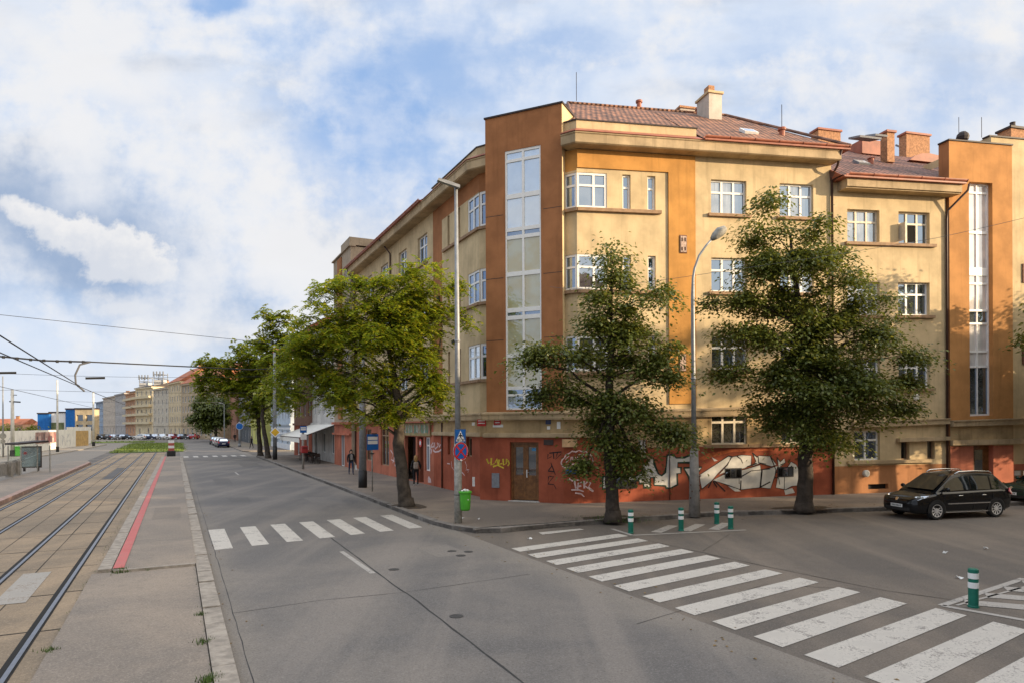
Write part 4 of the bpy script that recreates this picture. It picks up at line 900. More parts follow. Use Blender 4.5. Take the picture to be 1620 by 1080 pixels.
fill(FL, [(620+x/6.75, 640+y/6.75) for x, y in [(385, 775), (395, 755), (415, 790), (420, 830), (385, 825)]], GP, .006)
# ---- the house next door along the side street
B2 = thing('apartment_building', 'narrow cream house with dark tiled roof between corner house and orange stair strip', 'building')
def slb(z): return 0.0 if z < 1.5 else min(.034, .034*(z-1.5)/2)
FB = Fac(FR.pt(UE+.04, 0), FR.pt(UE+8, 0), lambda z: slb(z)); U = lambda u: u-UE-.04
UB = 19.22
sB = lambda z, u0: z - 0
opsB = []; winB = []
for (zt, zb), us_ in (((13.52, 11.98), ((13.5, 15.32), (16.42, 18.26))), ((10.10, 8.52), ((13.5, 15.32), (16.38, 18.24))), ((6.52, 5.0), ((13.5, 15.32), (16.38, 18.24)))):
    for a, b in us_: opsB.append((U(a), U(b), zb, zt, .26)); winB.append((U(a), U(b), zb, zt))
gB = [(U(13.84), U(15.28), 1.70, 3.05), (U(16.5), U(17.0), 1.68, 2.5), (U(18.05), U(18.5), 1.68, 2.5), (U(14.6), U(15.75), .32, .56)]
wl = MB()
FB.wall(wl, 0, U(UB), -.05, 14.80, opsB+gB, lambda u, z: 1 if z < 1.45 else (2 if z < 3.2 else 0), zs=(1.45, 3.2))
wl.build('wall', [CREAM, plaster('plaster_dull_orange', (.41, .19, .085), .5), CREAM], B2)
for i, (a, b, zb, zt) in enumerate(winB):
    window(FB, B2, a, b, zb, zt, .24, mat=OLDWIN if i < 2 else WHITE_W, gl=(G_CUR, G_SKY, G_CUR, G_GREY, G_GREY, G_GREY)[i])
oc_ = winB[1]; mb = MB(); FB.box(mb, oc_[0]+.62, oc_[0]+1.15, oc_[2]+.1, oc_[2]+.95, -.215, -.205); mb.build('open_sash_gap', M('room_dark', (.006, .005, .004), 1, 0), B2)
mb = MB(); FB.box(mb, oc_[0]+.08, oc_[0]+.13, oc_[2]+.1, oc_[2]+.95, -.2, .32); mb.build('open_sash', OLDWIN, B2)
window(FB, B2, *gB[0][:4], .22, (.5,), (.68,), gl=G_GREY)
for o in gB[1:3]: window(FB, B2, *o[:4], .2, (), (), gl=G_DIM, mat=SILLM, fw=.05)
mb = MB(); FB.box(mb, *gB[3][:2], .32, .56, -.2, -.18); mb.build('cellar_grille', GK, B2)
onebox('window_sill', SILLM, B2, FB, U(13.35), U(18.55), 11.82, 11.96, -.02, .14)
for z in (8.5, 4.98): onebox('window_sill', SILLM, B2, FB, U(13.3), U(15.5), z-.14, z-.01, -.02, .14); onebox('window_sill', SILLM, B2, FB, U(16.2), U(18.45), z-.14, z-.01, -.02, .14)
mb = MB(); FB.box(mb, U(13.4), U(18.2), 1.54, 1.68, -.02, .15); mb.build('window_sill', TRIM, B2)
mb = MB(); FB.box(mb, U(13.6), U(UB), 3.22, 3.42, -.02, .22); FB.box(mb, U(13.6), U(UB)-.001, 3.42, 3.47, -.02, .26); FB.box(mb, U(16.2), U(UB), 2.5, 2.66, -.02, .24); mb.build('ledge', TRIM, B2)
mb = MB(); FB.box(mb, U(12.95), U(UB)+.3, 14.30, 14.36, -.05, .58); FB.box(mb, U(12.95), U(UB)+.3, 14.36, 14.72, -.05, .66); mb.build('cornice', TRIM, B2)
mb = MB(); FB.box(mb, U(12.66), U(UB)+.4, 14.725, 14.80, -.1, .82); mb.build('eaves_board', COPPER, B2)
gutter(FB, B2, U(12.9), U(UB)+.42, 14.92, .78, .11)
T_D = tiles('roof_tiles_dark', (.125, .058, .045), FR.e)
mb = MB(); a, b = FB.pt(U(12.85), 14.82, .74), FB.pt(U(UB)+.3, 14.82, .74); rb0, rb1 = FB.pt(U(11.2), 20.2, -8.5), FB.pt(U(33), 19.7, -8.5)
c, d = FB.pt(U(11.2), 14, -16), FB.pt(U(33), 13, -16)
a = FB.pt(U(12.62), 14.82, .74); PL2 = (a, b, rb0)
mb.poly([a, b, FB.pt(U(UB)+.12, 14.9, .5), FB.pt(U(UB)+.12, 15.5, -.42), FB.pt(U(33), 15.0, -.42), rb1, rb0]); mb.poly([rb0, rb1, d, c]); mb.poly([a, rb0, c]); RF2 = mb.build('roof', T_D, B2); recalc(RF2)
mb = MB(); mb.prism([a, FB.pt(U(12.62), 14.82, -.2), FB.pt(U(12.62), 15.45, -.2)], FB.e*-.06); mb.build('gable_flashing', COPPER, RF2)
for px0, px1, py0, py1, Y, dep in ((1286, 1327, 211, 245, 44.5, .7), (1424, 1469, 217, 245, 44.5, .6), (1397, 1411, 213, 245, 38.6, .5)):
    a, b = atY(px0, py0, Y), atY(px1, py1, Y); chimney(RF2, ((a.x+b.x)/2, Y, 0), (b.x-a.x), dep, b.z-.5, a.z, RZ2, BRICK if px0 != 1393 else M('chimney_orange', (.46, .22, .12), .9, .2), COPPER)
c0 = on_plane(1374, 238, *PL2)+Vector((0, 0, .45)); mb = MB(); e = FR.e; n_ = FR.n
q = [c0+e*x+n_*y for x, y in ((-.9, .5), (.8, .5), (.8, -1.6), (-.9, -1.6))]
mb.prism([p+Vector((0, 0, -.9)) for p in q], (0, 0, .85)); mb.build('dormer', COPPER, RF2)
roofbox(RF2, 'skylight', FR, 1368, 221, 37.6, 1.4, .9, .10, [E_GR, glass('glass_solar', (.25, .28, .30), .5)], .25); roofbox(RF2, 'skylight', FR, 1386, 217, 38, .8, .8, .10, [E_GR, G_MILK], .3)
roofbox(RF2, 'skylight', FR, 1362, 259.5, PL2, .7, .55, .12, [E_GR, G_MILK]); roofbox(RF2, 'skylight', FR, 1427, 234, PL2, .7, .55, .12, [E_GR, G_MILK])
c0 = on_plane(1466, 252, *PL2)+Vector((0, 0, .1)); mb = MB(); mb.prism([c0+e*x+Vector((0, 0, z)) for x, z in ((-1.2, -.25), (-.8, .05), (-.3, .22), (.3, .26), (.9, .2), (1.1, .1), (1.1, -.25))], -n_*1.2); mb.build('eyebrow_dormer', COPPER, RF2)
c = on_plane(1378, 258, *PL2); mb = MB(); mb.lathe([(.14, -.4), (.14, .2), (.2, .22), (.02, .34)], c, 10); mb.build('vent', COPPER, RF2)
mb = MB(); mb.lathe([(.17, 0), (.17, .1), (.12, .14), (.01, .14)], (0, 0, 0), 16); o = mb.build('wall_vent', M('vent_white', (.6, .58, .52), .6, .05), B2)
p = FB.px(1369, 748); o.matrix_world = Matrix.Translation(p) @ FR.n.to_track_quat('Z', 'Y').to_matrix().to_4x4()
o2 = o.copy(); COL.objects.link(o2); o2.parent = B2; p = FB.px(1447.5, 628); o2.matrix_world = Matrix.Translation(p) @ FR.n.to_track_quat('Z', 'Y').to_matrix().to_4x4()
dp = MB(); dp.tube([FB.pt(U(19.85), 14.75, .75), FB.pt(U(19.8), 14.45, .72), FB.pt(U(19.22), 13.6, .10), FB.pt(U(19.2), 13.2, .08), FB.pt(U(19.18), .14, .08)], .055, 8); dp.build('downpipe', BROWNPIPE, B2, smooth=True)

# ---- the house with the orange stair tower
B3 = thing('apartment_building', 'cream house at the right edge with an orange strip around its tall narrow stair window', 'building')
F3 = Fac(FR.pt(19.34, 0), FR.pt(30, 0), lambda z: 0 if z < 2 else min(.03, .03*(z-2)/2)); U3 = lambda u: u-19.34
ow = (U3(20.55), U3(22.02), 3.75, 15.35, .34); dw = (U3(20.75), U3(22.0), -.05, 2.32, .3)
wl = MB()
F3.wall(wl, 0, U3(23.28), -.05, 17.3, [ow, dw], lambda u, z: 2 if z < 2.3 else (1 if z < 3.55 else 0), zs=(2.3, 3.55), d=.10)
F3.wall(wl, U3(23.28), 16, -.05, 17.7, [(U3(23.45), U3(25.3), .72, 1.05), (U3(26), U3(27.8), 12, 13.6), (U3(26), U3(27.8), 8.5, 10.1), (U3(26), U3(27.8), 5, 6.6)], lambda u, z: 2 if z < 1.35 else 3, zs=(1.35, 2.3, 3.55))
F3.wall(wl, U3(21.95), U3(23.28), 17.3, 17.7, (), lambda u, z: 3)
def side(u, d0, d1, z0, z1, m):
    wl.add([F3.pt(u, z0, d0), F3.pt(u, z0, d1), F3.pt(u, z1, d1), F3.pt(u, z1, d0)], [(0, 1, 2, 3)], m)
side(0, .10, -.5, -.05, 17.3, 4); side(0, -.5, -11, -.05, 14.5, 4); side(U3(23.28), .10, 0, -.05, 17.35, 0); side(U3(21.95), .1, -4, 17.3, 17.7, 3); side(16, 0, -2.2, 0, 17.7, 3); side(16, -2.2, -11, 0, 14.2, 3)
wl.add([F3.pt(0, 17.28, .1), F3.pt(U3(23.28), 17.28, .1), F3.pt(U3(23.28), 17.28, -.5), F3.pt(0, 17.28, -.5)], [(0, 1, 2, 3)], 4); wl.add([F3.pt(U3(21.95), 17.66, 0), F3.pt(16, 17.66, 0), F3.pt(16, 17.66, -2.2), F3.pt(U3(21.95), 17.66, -2.2)], [(0, 1, 2, 3)], 3)
wl.add([F3.pt(0, 0, -11), F3.pt(16, 0, -11), F3.pt(16, 14.2, -11), F3.pt(0, 14.2, -11)], [(0, 1, 2, 3)], 4)
wl.build('wall', [ORANGE, CREAM_G, SALMON, CREAM, RUST], B3)
mb = MB(); F3.box(mb, -.06, U3(23.3), 17.305, 17.37, -.35, .16); F3.box(mb, U3(21.9), 16, 17.71, 17.78, -.35, .06); F3.box(mb, -.06, .3, 17.30, 17.372, -.5, -.36); mb.build('coping', FLASH, B3)
sw = MB(); z0, z1 = 3.75, 15.35; a, b = ow[0], ow[1]; f0, f1 = -.22, -.13
F3.box(sw, a, a+.07, z0, z1, f0, f1); F3.box(sw, b-.07, b, z0, z1, f0, f1); um = (a+b)/2; F3.box(sw, um-.03, um+.03, z0, z1, f0, f1-.004)
hz = [(3.75, 3.83), (6.15, 6.25), (6.9, 7.0), (8.3, 8.4), (8.95, 9.05), (10.3, 10.4), (10.75, 11.15), (12.85, 12.98), (14.85, 14.95), (15.27, 15.35)]
for q in hz: F3.box(sw, a+.07, b-.07, *q, f0, f1-.002)
SW3 = sw.build('window', WHITE_W, B3)
for i in range(len(hz)-1):
    for c, d in ((a+.07, um-.03), (um+.03, b-.07)):
        pb = MB(); pb.add([F3.pt(c, hz[i][1], f0+.03), F3.pt(d, hz[i][1], f0+.03), F3.pt(d, hz[i+1][0], f0+.03), F3.pt(c, hz[i+1][0], f0+.03)], [(0, 1, 2, 3)]); pb.build('pane', G_MILK if i not in (0, 3) else G_GREY, SW3)
mb = MB(); F3.box(mb, dw[0], dw[1], .1, 2.32, -.22, -.16); D3 = mb.build('door', WOOD, B3); mb = MB(); F3.box(mb, dw[0]+.35, dw[1]-.4, .95, 2.1, -.16, -.152); mb.build('pane', G_DIM, D3)
mb = MB()
F3.box(mb, 0.0, 16, 3.28, 3.52, -.02, .30); F3.box(mb, 0.0, 16, 3.52, 3.58, -.02, .36); F3.box(mb, 0, 16, 2.36, 2.60, -.02, .26); mb.build('ledge', TRIM, B3)
window(F3, B3, U3(23.45), U3(25.3), .72, 1.05, .12, (.33, .66), (), gl=G_MILK, mat=SILLM, fw=.04, name='cellar_window')
for zb, zt in ((12, 13.6), (8.5, 10.1), (5, 6.6)): window(F3, B3, U3(26), U3(27.8), zb, zt, .2, gl=G_GREY)
for px, py in ((1622, 437), (1622, 565)): p = F3.px(1618, py); u = (p-F3.P).dot(F3.e); mb = MB(); F3.box(mb, u-.05, u+.7, p.z-.48, p.z+.48, 0, .05); mb.build('relief', M('relief_dark', (.16, .07, .035)), B3)
p = atY(1523, 216, 35); mb = MB(); mb.ball((p.x, p.y, p.z-.05), .3, 10); mb.build('vent', FLASH, B3)
p = atY(1602, 212, 38); chimney(B3, p, 1.2, .8, p.z-1.5, p.z+.1, RZ2, BRICK, FLASH, 1)
an = MB()
for px in (1517, 1553): p = atY(px, 218, 37); an.tube([p, p+Vector((0, 0, 1.1))], .015, 5)
an.build('lightning_rod', FLASH, B3)
# ------------------------------------------------------------ trees
def leafmat(name, col, var=.35, trans=.35, tcol=None):
    if name in MC: return MC[name]
    m, nt, b = newmat(name); nt.nodes.remove(b)
    at_ = node(nt, 'ShaderNodeAttribute', attribute_name='tint').outputs['Fac']
    lo = tuple(x*(1-var) for x in col); hi = (col[0]*(1+var*1.5), col[1]*(1+var), col[2]*(1+var*.5))
    c = mixc(nt, at_, lo, hi)
    d = node(nt, 'ShaderNodeBsdfPrincipled', {'Base Color': c, 'Roughness': .42, 'Specular IOR Level': .35})
    tc_ = tcol or (col[0]*2.2, col[1]*1.9, col[2]*.8)
    t = node(nt, 'ShaderNodeBsdfTranslucent', {0: (*tc_, 1)})
    mxs = node(nt, 'ShaderNodeMixShader', {0: trans, 1: d.outputs[0], 2: t.outputs[0]})
    nt.links.new(mxs.outputs[0], nt.nodes['Material Output'].inputs[0])
    MC[name] = m; return m
def leaf_mesh(name, C, Nn, Tn, size, width, tint, mats, matidx, parent, fold=.25):
    """C centres, Nn normals, Tn leaf directions (n x 3): each leaf a folded four-cornered blade"""
    n = len(C); B = np.cross(Nn, Tn); s = size[:, None]; w = (size*width)[:, None]
    V = np.empty((n, 4, 3)); V[:, 0] = C-Tn*s*.5; V[:, 1] = C+B*w*.5+Nn*s*fold*.3; V[:, 2] = C+Tn*s*.5-Nn*s*fold*.3; V[:, 3] = C-B*w*.5+Nn*s*fold*.3
    me = bpy.data.meshes.new(name); me.vertices.add(4*n); me.vertices.foreach_set('co', V.reshape(-1))
    me.loops.add(4*n); me.loops.foreach_set('vertex_index', np.arange(4*n, dtype=np.int32))
    me.polygons.add(n); me.polygons.foreach_set('loop_start', np.arange(0, 4*n, 4, dtype=np.int32))
    for m in mats: me.materials.append(m)
    me.polygons.foreach_set('material_index', matidx.astype(np.int32))
    a = me.attributes.new('tint', 'FLOAT', 'FACE'); a.data.foreach_set('value', tint.astype(np.float32))
    me.update(); me.validate()
    o = bpy.data.objects.new(name, me); COL.objects.link(o); o.parent = parent; return o
def unit(a): return a/np.maximum(np.linalg.norm(a, axis=1, keepdims=True), 1e-9)
def make_tree(label, base, lobes, trunk, bark, mats, seed, kind='linden', per=150, dens=1.0, leaf=.13, group=None, limbs=True, depthk=.85, name='street_tree'):
    """lobes: (dx, z, rx, rz, dy) ellipsoids round which boughs spread; trunk: polyline (dx, dy, z, r)"""
    rg = np.random.default_rng(seed); rd = random.Random(seed)
    t = thing(name, label, 'tree', base, 0, group)
    tm = MB(); tp = [Vector(p[:3]) for p in trunk]; trd = [p[3] for p in trunk]
    fine = [tp[0]]; fr = [trd[0]]
    for i in range(len(tp)-1):
        for k in range(1, 5):
            f = k/4; fine.append(tp[i].lerp(tp[i+1], f)+Vector((rd.gauss(0, .02), rd.gauss(0, .02), 0))); fr.append(trd[i]*(1-f)+trd[i+1]*f)
    tm.tube(fine, fr, 10)
    tm.tube([fine[0]+Vector((0, 0, -.05)), fine[0]+Vector((0, 0, .10)), fine[0]+Vector((0, 0, .35))], [trd[0]*1.35, trd[0]*1.15, trd[0]*.98], 10)
    Cs, Ns, Ts, Ti, Sz = [], [], [], [], []
    bm = tm
    for li, lb in enumerate(lobes):
        dx, z, rx, rz = lb[:4]; dy = lb[4] if len(lb) > 4 else rd.uniform(-.25, .25)*rx
        ry = max(rx*depthk, .5); c0 = np.array([dx, dy, z])
        nb = max(2, int(dens*(rx*ry*1.9+rz*.8)*2.4))
        if limbs:                                     # a limb from the trunk to the lobe
            zt = z-rz*.6-abs(dx)*.35; k = min(range(len(fine)), key=lambda i: abs(fine[i].z-max(zt, trunk[-2][2]*.55)))
            a = fine[k]; b = Vector((dx, dy, z-rz*.1)); m_ = a.lerp(b, .5)+Vector((0, 0, .12*(b-a).length)); r_ = min(fr[k]*.45, .065)
            q = [a, a.lerp(m_, .6)+Vector((rd.gauss(0, .06), rd.gauss(0, .06), 0)), m_, m_.lerp(b, .6)+Vector((rd.gauss(0, .08), rd.gauss(0, .08), 0)), b]
            bm.tube(q, [r_, r_*.8, r_*.6, r_*.4, .012], 6)
        for j in range(nb):
            d = rg.normal(size=3); d /= np.linalg.norm(d); rr_ = rg.uniform(.35, 1.0)**.5
            c = c0 + d*rr_*np.array([rx, ry, rz])
            if limbs: bm.tube([Vector(c0), Vector((c0+c)/2)+Vector((0, 0, .05)), Vector(c)], [.018, .012, .006], 4, cap=False)
            n = int(per*rg.uniform(.6, 1.3)); br = rg.uniform(.20, .48)*(1.1 if kind == 'linden' else 1.0)*(1 if leaf < .3 else 2.0)
            if kind == 'linden':                      # flat, slightly hanging sprays
                off = rg.normal(size=(n, 3))*np.array([br, br, br*.55]); rad = np.linalg.norm(off[:, :2], axis=1); off[:, 2] -= .25*rad**2/br*.5
                p = c+off; out = np.stack([off[:, 0], off[:, 1], -np.full(n, .35*br)], 1) + rg.normal(size=(n, 3))*.25*br
                nr = unit(np.array([0, 0, 1.0]) + rg.normal(size=(n, 3))*.42 + np.stack([off[:, 0], off[:, 1], off[:, 2]*0], 1)*.5)
            else:                                     # pinnate sprays: leaflets along hanging stalks
                ns = max(3, n//14); p = []; out = []; nr = []
                for s_ in range(ns):
                    a0 = rg.uniform(0, 6.28); st = c + rg.normal(size=3)*br*np.array([.7, .7, .55]); L = rg.uniform(.3, .6)
                    h = np.array([np.cos(a0), np.sin(a0), 0]); tt = np.linspace(.1, 1, 7); sdv = np.array([-h[1], h[0], 0])
                    stem = st + h*(tt*L)[:, None] + np.array([0, 0, -1.0])*(.55*L*tt**2)[:, None]
                    for sg in (-1, 1):
                        p.append(stem + sdv*sg*leaf*.42 + np.array([0, 0, -.02])); out.append(np.tile(sdv*sg*.9+h*.5+np.array([0, 0, -.3]), (7, 1))); nr.append(np.tile([0, 0, 1.0], (7, 1))+rg.normal(size=(7, 3))*.35)
                p = np.concatenate(p); out = np.concatenate(out)+rg.normal(size=(len(p), 3))*.15; nr = unit(np.concatenate(nr)); n = len(p)
            tdir = unit(out - nr*np.sum(out*nr, 1)[:, None])
            Cs.append(p); Ns.append(nr); Ts.append(tdir); Ti.append(np.clip(rg.normal(rg.uniform(.25, .75), .2, n), 0, 1)); Sz.append(leaf*rg.uniform(.7, 1.25, n))
    tm.build('trunk', bark, t, smooth=True)
    C = np.concatenate(Cs); ti = np.concatenate(Ti)
    mi = np.zeros(len(C), int)
    if len(mats) > 1: mi = (rg.uniform(size=len(C)) < (.13 if kind == 'linden' else .24)).astype(int)
    leaf_mesh('crown', C, np.concatenate(Ns), np.concatenate(Ts), np.concatenate(Sz), .62 if kind == 'linden' else .40, ti, mats, mi, t)
    return t
BARK = M('bark', (.052, .040, .031), .95, .35, 5, 1.0, 16, streak=.5)
BARK_R = M('bark_furrowed', (.060, .047, .036), .95, .4, 4, 1.2, 12, streak=.6)
LIND = leafmat('linden_leaf', (.078, .112, .027), .55, .30, (.19, .22, .03))
LIND_Y = leafmat('linden_leaf_pale', (.13, .15, .03), .35, .35, (.30, .28, .04))
ROB = leafmat('locust_leaf', (.115, .175, .02), .55, .44, (.36, .43, .026))
ROB_Y = leafmat('locust_leaf_yellow', (.26, .27, .026), .35, .5, (.55, .48, .03))
def loc_lobes(base, Y, L, shr=.92):
    sc = F/Y; bx = 810+base.x/base.y*F; out = []
    for l in L:
        r = ray(l[0], l[1]); out.append((r.x*Y-base.x, CAM_H+r.z*Y-base.z, l[2]*shr/sc, l[3]*shr/sc)+((l[4],) if len(l) > 4 else ()))
    return out
b = at(970, 822, .15)
L2 = [(968, 540, 46, 50), (968, 412, 16, 20), (965, 445, 34, 26), (945, 482, 34, 22), (1000, 478, 36, 24), (1048, 472, 30, 16), (925, 520, 38, 20), (985, 525, 52, 26), (1050, 540, 36, 24), (880, 560, 42, 18), (838, 572, 20, 9), (945, 570, 50, 24), (1015, 580, 46, 26), (1062, 590, 26, 16), (885, 608, 42, 14), (850, 622, 26, 9), (945, 630, 52, 18), (1005, 640, 42, 20), (975, 668, 52, 14), (1040, 680, 46, 14), (1085, 694, 30, 9), (940, 695, 30, 10), (1000, 712, 44, 14), (930, 735, 16, 12), (1010, 738, 34, 10)]
make_tree('dark green linden with tiered boughs standing in front of the graffiti wall', b, loc_lobes(b, b.y, L2, .92), [(0, 0, 0, .27), (-.04, 0, 1.0, .215), (-.14, .02, 2.3, .19), (-.12, 0, 4.2, .15), (-.05, 0, 6.5, .10), (0, 0, 8.8, .03)], BARK, [LIND, LIND_Y], 21, dens=.98, per=440, leaf=.14)
b = at(1272, 806, .15)
L3 = [(1255, 430, 62, 44), (1275, 510, 84, 44), (1300, 600, 92, 44), (1215, 325, 18, 16), (1215, 365, 40, 24), (1290, 365, 22, 16), (1185, 425, 40, 18), (1240, 415, 46, 26), (1305, 410, 42, 28), (1345, 450, 34, 22), (1145, 478, 28, 10), (1200, 478, 44, 24), (1265, 475, 56, 32), (1375, 480, 34, 24), (1185, 535, 54, 22), (1250, 540, 62, 34), (1330, 535, 62, 32), (1400, 530, 42, 26), (1150, 585, 26, 12), (1205, 590, 48, 20), (1280, 600, 70, 28), (1360, 595, 56, 26), (1430, 560, 30, 18), (1440, 600, 24, 14), (1235, 640, 52, 18), (1310, 650, 56, 20), (1380, 645, 44, 16), (1425, 640, 26, 10), (1275, 685, 44, 14), (1225, 668, 26, 9), (1330, 690, 26, 12)]
make_tree('broad dark linden standing between the leaning lamp post and the parked black car', b, loc_lobes(b, b.y, L3, .96), [(0, 0, 0, .32), (.06, 0, 1.2, .275), (.12, 0, 2.7, .255), (.10, 0, 4.8, .22), (-.1, 0, 7.0, .13), (-.5, 0, 10.6, .04)], BARK, [LIND, LIND_Y, ], 33, dens=.86, per=470, leaf=.145)
b = at(643, 800, .15)
L1 = [(470, 570, 34, 36), (455, 615, 18, 28), (520, 560, 60, 50), (600, 520, 80, 50), (660, 480, 60, 40), (690, 432, 22, 14), (680, 462, 36, 22), (722, 452, 10, 8), (640, 440, 44, 18), (590, 448, 40, 16), (545, 452, 36, 16), (500, 455, 20, 10), (650, 490, 66, 32), (580, 495, 66, 30), (515, 500, 44, 28), (475, 530, 30, 28), (678, 520, 34, 34), (630, 540, 66, 36), (560, 550, 66, 36), (500, 560, 42, 34), (678, 575, 28, 30), (640, 600, 56, 30), (575, 610, 62, 28), (510, 605, 44, 26), (465, 590, 20, 24), (680, 620, 24, 20), (545, 628, 46, 16), (630, 645, 40, 14), (595, 652, 36, 12), (696, 630, 10, 16), (738, 500, 5, 16), (690, 600, 14, 26)]
tl_ = make_tree('leaning locust tree with bright yellow-green top beside the corner, its crown over the bus stop', b, loc_lobes(b, b.y, L1), [(0, 0, 0, .30), (-.18, .05, 1.2, .25), (-.32, .1, 2.6, .235), (-.28, .1, 3.6, .20), (-.5, .15, 5.2, .13), (-.9, .2, 7.6, .04)], BARK_R, [ROB, ROB_Y], 5, 'locust', per=250, dens=1.6, leaf=.175, name='street_tree')
bm = MB(); bm.tube([(-.30, .1, 3.3), (.1, .1, 4.0), (.7, .15, 4.7), (1.3, .2, 6.0), (1.5, .2, 7.4)], [.15, .13, .10, .06, .02], 8); bm.tube([(-.28, .1, 3.5), (-1.2, .1, 4.5), (-2.6, 0, 4.9), (-3.9, 0, 5.0)], [.14, .11, .07, .02], 8); bm.build('limb', BARK_R, tl_, smooth=True)
b = at(424, 724, .15)
L5 = [(440, 512, 26, 22), (430, 545, 28, 22), (458, 545, 26, 20), (425, 500, 14, 14), (440, 580, 34, 24), (465, 585, 20, 20), (450, 615, 30, 22), (425, 625, 24, 18), (470, 625, 16, 14), (445, 640, 18, 8)]
make_tree('farther locust tree with thin leaning trunk right beside the post with the yellow diamond sign', b, loc_lobes(b, b.y, L5), [(0, 0, 0, .28), (-.25, 0, 2.0, .22), (-.6, 0, 4.2, .18), (-.3, 0, 7, .12), (.5, 0, 11, .05)], BARK_R, [ROB, ROB_Y], 8, 'locust', per=200, dens=.9, leaf=.36, group='street trees along the main road')
b = at(412, 720, .15)
L4 = [(395, 560, 34, 22), (350, 575, 30, 16), (385, 590, 36, 20), (335, 600, 24, 14), (365, 605, 32, 16), (400, 615, 30, 20), (330, 622, 16, 8), (420, 575, 24, 24), (395, 640, 24, 14), (410, 655, 20, 10)]
make_tree('farther dark locust tree with a bough reaching left over the road crossing', b, loc_lobes(b, b.y, L4), [(0, 0, 0, .30), (-.15, 0, 2.0, .24), (-.2, 0, 4.2, .2), (-1.0, 0, 7, .12), (-1.6, 0, 9, .05)], BARK_R, [ROB, ROB_Y], 9, 'locust', per=200, dens=.9, leaf=.38, group='street trees along the main road')
b = at(340, 693, 0); b = Vector((b.x/b.y*150, 150, .1))
L6 = [(325, 640, 14, 9), (345, 640, 12, 9), (320, 655, 15, 9), (340, 658, 17, 10), (330, 670, 16, 7), (350, 650, 8, 8)]
make_tree('round compact dark tree standing far down the road in front of the tan building', b, loc_lobes(b, b.y, L6, 1.25), [(.3, 0, 0, .35), (.2, 0, 2.5, .28), (0, 0, 5, .15)], BARK, [LIND], 10, 'linden', per=220, dens=.35, leaf=.6)
# street trees of the same row beyond the right edge: their crowns shade the houses
for i, (x, y, s_, lab) in enumerate(((27.2, 30.3, 5, 'linden just outside the right edge, shading the orange stair strip'), (35.0, 32.3, 6, 'linden second beyond the right edge along the side street'), (43, 34.5, 7, 'linden third beyond the right edge along the side street'))):
    rd = random.Random(40+i); LL = []
    for k in range(16): z = 3.6+k*.52; r = 3.4*sin(pi*min(1, (k+3)/19))+.3; a = rd.random()*6.28; LL.append((cos(a)*r*.55, z, r*.52, .6, sin(a)*r*.55))
    make_tree(lab, Vector((x, y, .15)), LL, [(0, 0, 0, .33), (0, 0, 3, .26), (0, 0, 7, .15), (0, 0, 11, .04)], BARK, [LIND, LIND_Y], 60+i, dens=1.5, per=170, leaf=.20, group='lindens beyond the right edge')

for i, (x, y, lab) in enumerate(((33, 21.2, 'tree across the side street outside the picture, nearest the crossing'), (37.2, 22.3, 'slim tree across the side street outside the picture, between the first two'), (45.4, 24.4, 'slim tree across the side street outside the picture, between the last two'), (41, 23.3, 'tree across the side street outside the picture, second from the crossing'), (49.5, 25.6, 'tree across the side street outside the picture, farthest from the crossing'))):
    rd = random.Random(80+i); LL = []
    for k in range(15): z = 4.2+k*.68; r = 2.9*sin(pi*min(1, (k+3)/18))+.3; a = rd.random()*6.28; LL.append((cos(a)*r*.65, z, r*.45, .5, sin(a)*r*.65))
    make_tree(lab, Vector((x, y, 0)), LL, [(0, 0, 0, .33), (0, 0, 3, .26), (0, 0, 8, .15), (0, 0, 13, .04)], BARK, [LIND], 90+i, dens=.55, per=130, leaf=.24, group='trees across the side street')
# ------------------------------------------------------------ posts, signs, bollards, bins, wires
GALV = M('galvanised', (.27, .28, .29), .5, .15, 6, .1, 20, metal=.3, streak=.3)
GALV_D = M('galvanised_dirty', (.29, .28, .25), .7, .25, 8, .3, 20, streak=.6)
CONC = M('concrete', (.25, .235, .215), .9, .2, 5, .5, 30, streak=.4)
BLACKM = M('black_paint', (.02, .02, .02), .5, .1)
S_BLUE = M('sign_blue', (.012, .12, .42), .45, .05); S_WHT = M('sign_face_white', (.78, .78, .78), .45, .04); S_RED = M('sign_face_red', (.58, .025, .03), .45, .05); S_YEL = M('sign_face_yellow', (.72, .42, .03), .45, .05)
def disc(mb, c, e, nrm, r, d, m, n=28):
    mb.poly([c + nrm*d + e*(r*cos(2*pi*k/n)) + Vector((0, 0, r*sin(2*pi*k/n))) for k in range(n)], m)
def flat(mb, c, e, nrm, pts, d, m): mb.poly([c + nrm*d + e*x + Vector((0, 0, z)) for x, z in pts], m)
def facing(p, extra=0.0):                 # unit vectors of a sign that faces traffic coming along the main road
    n = Vector((-D1.x, -D1.y, 0)); n.rotate(Matrix.Rotation(extra, 3, 'Z')); e = Vector((-n.y, n.x, 0)); return e, n
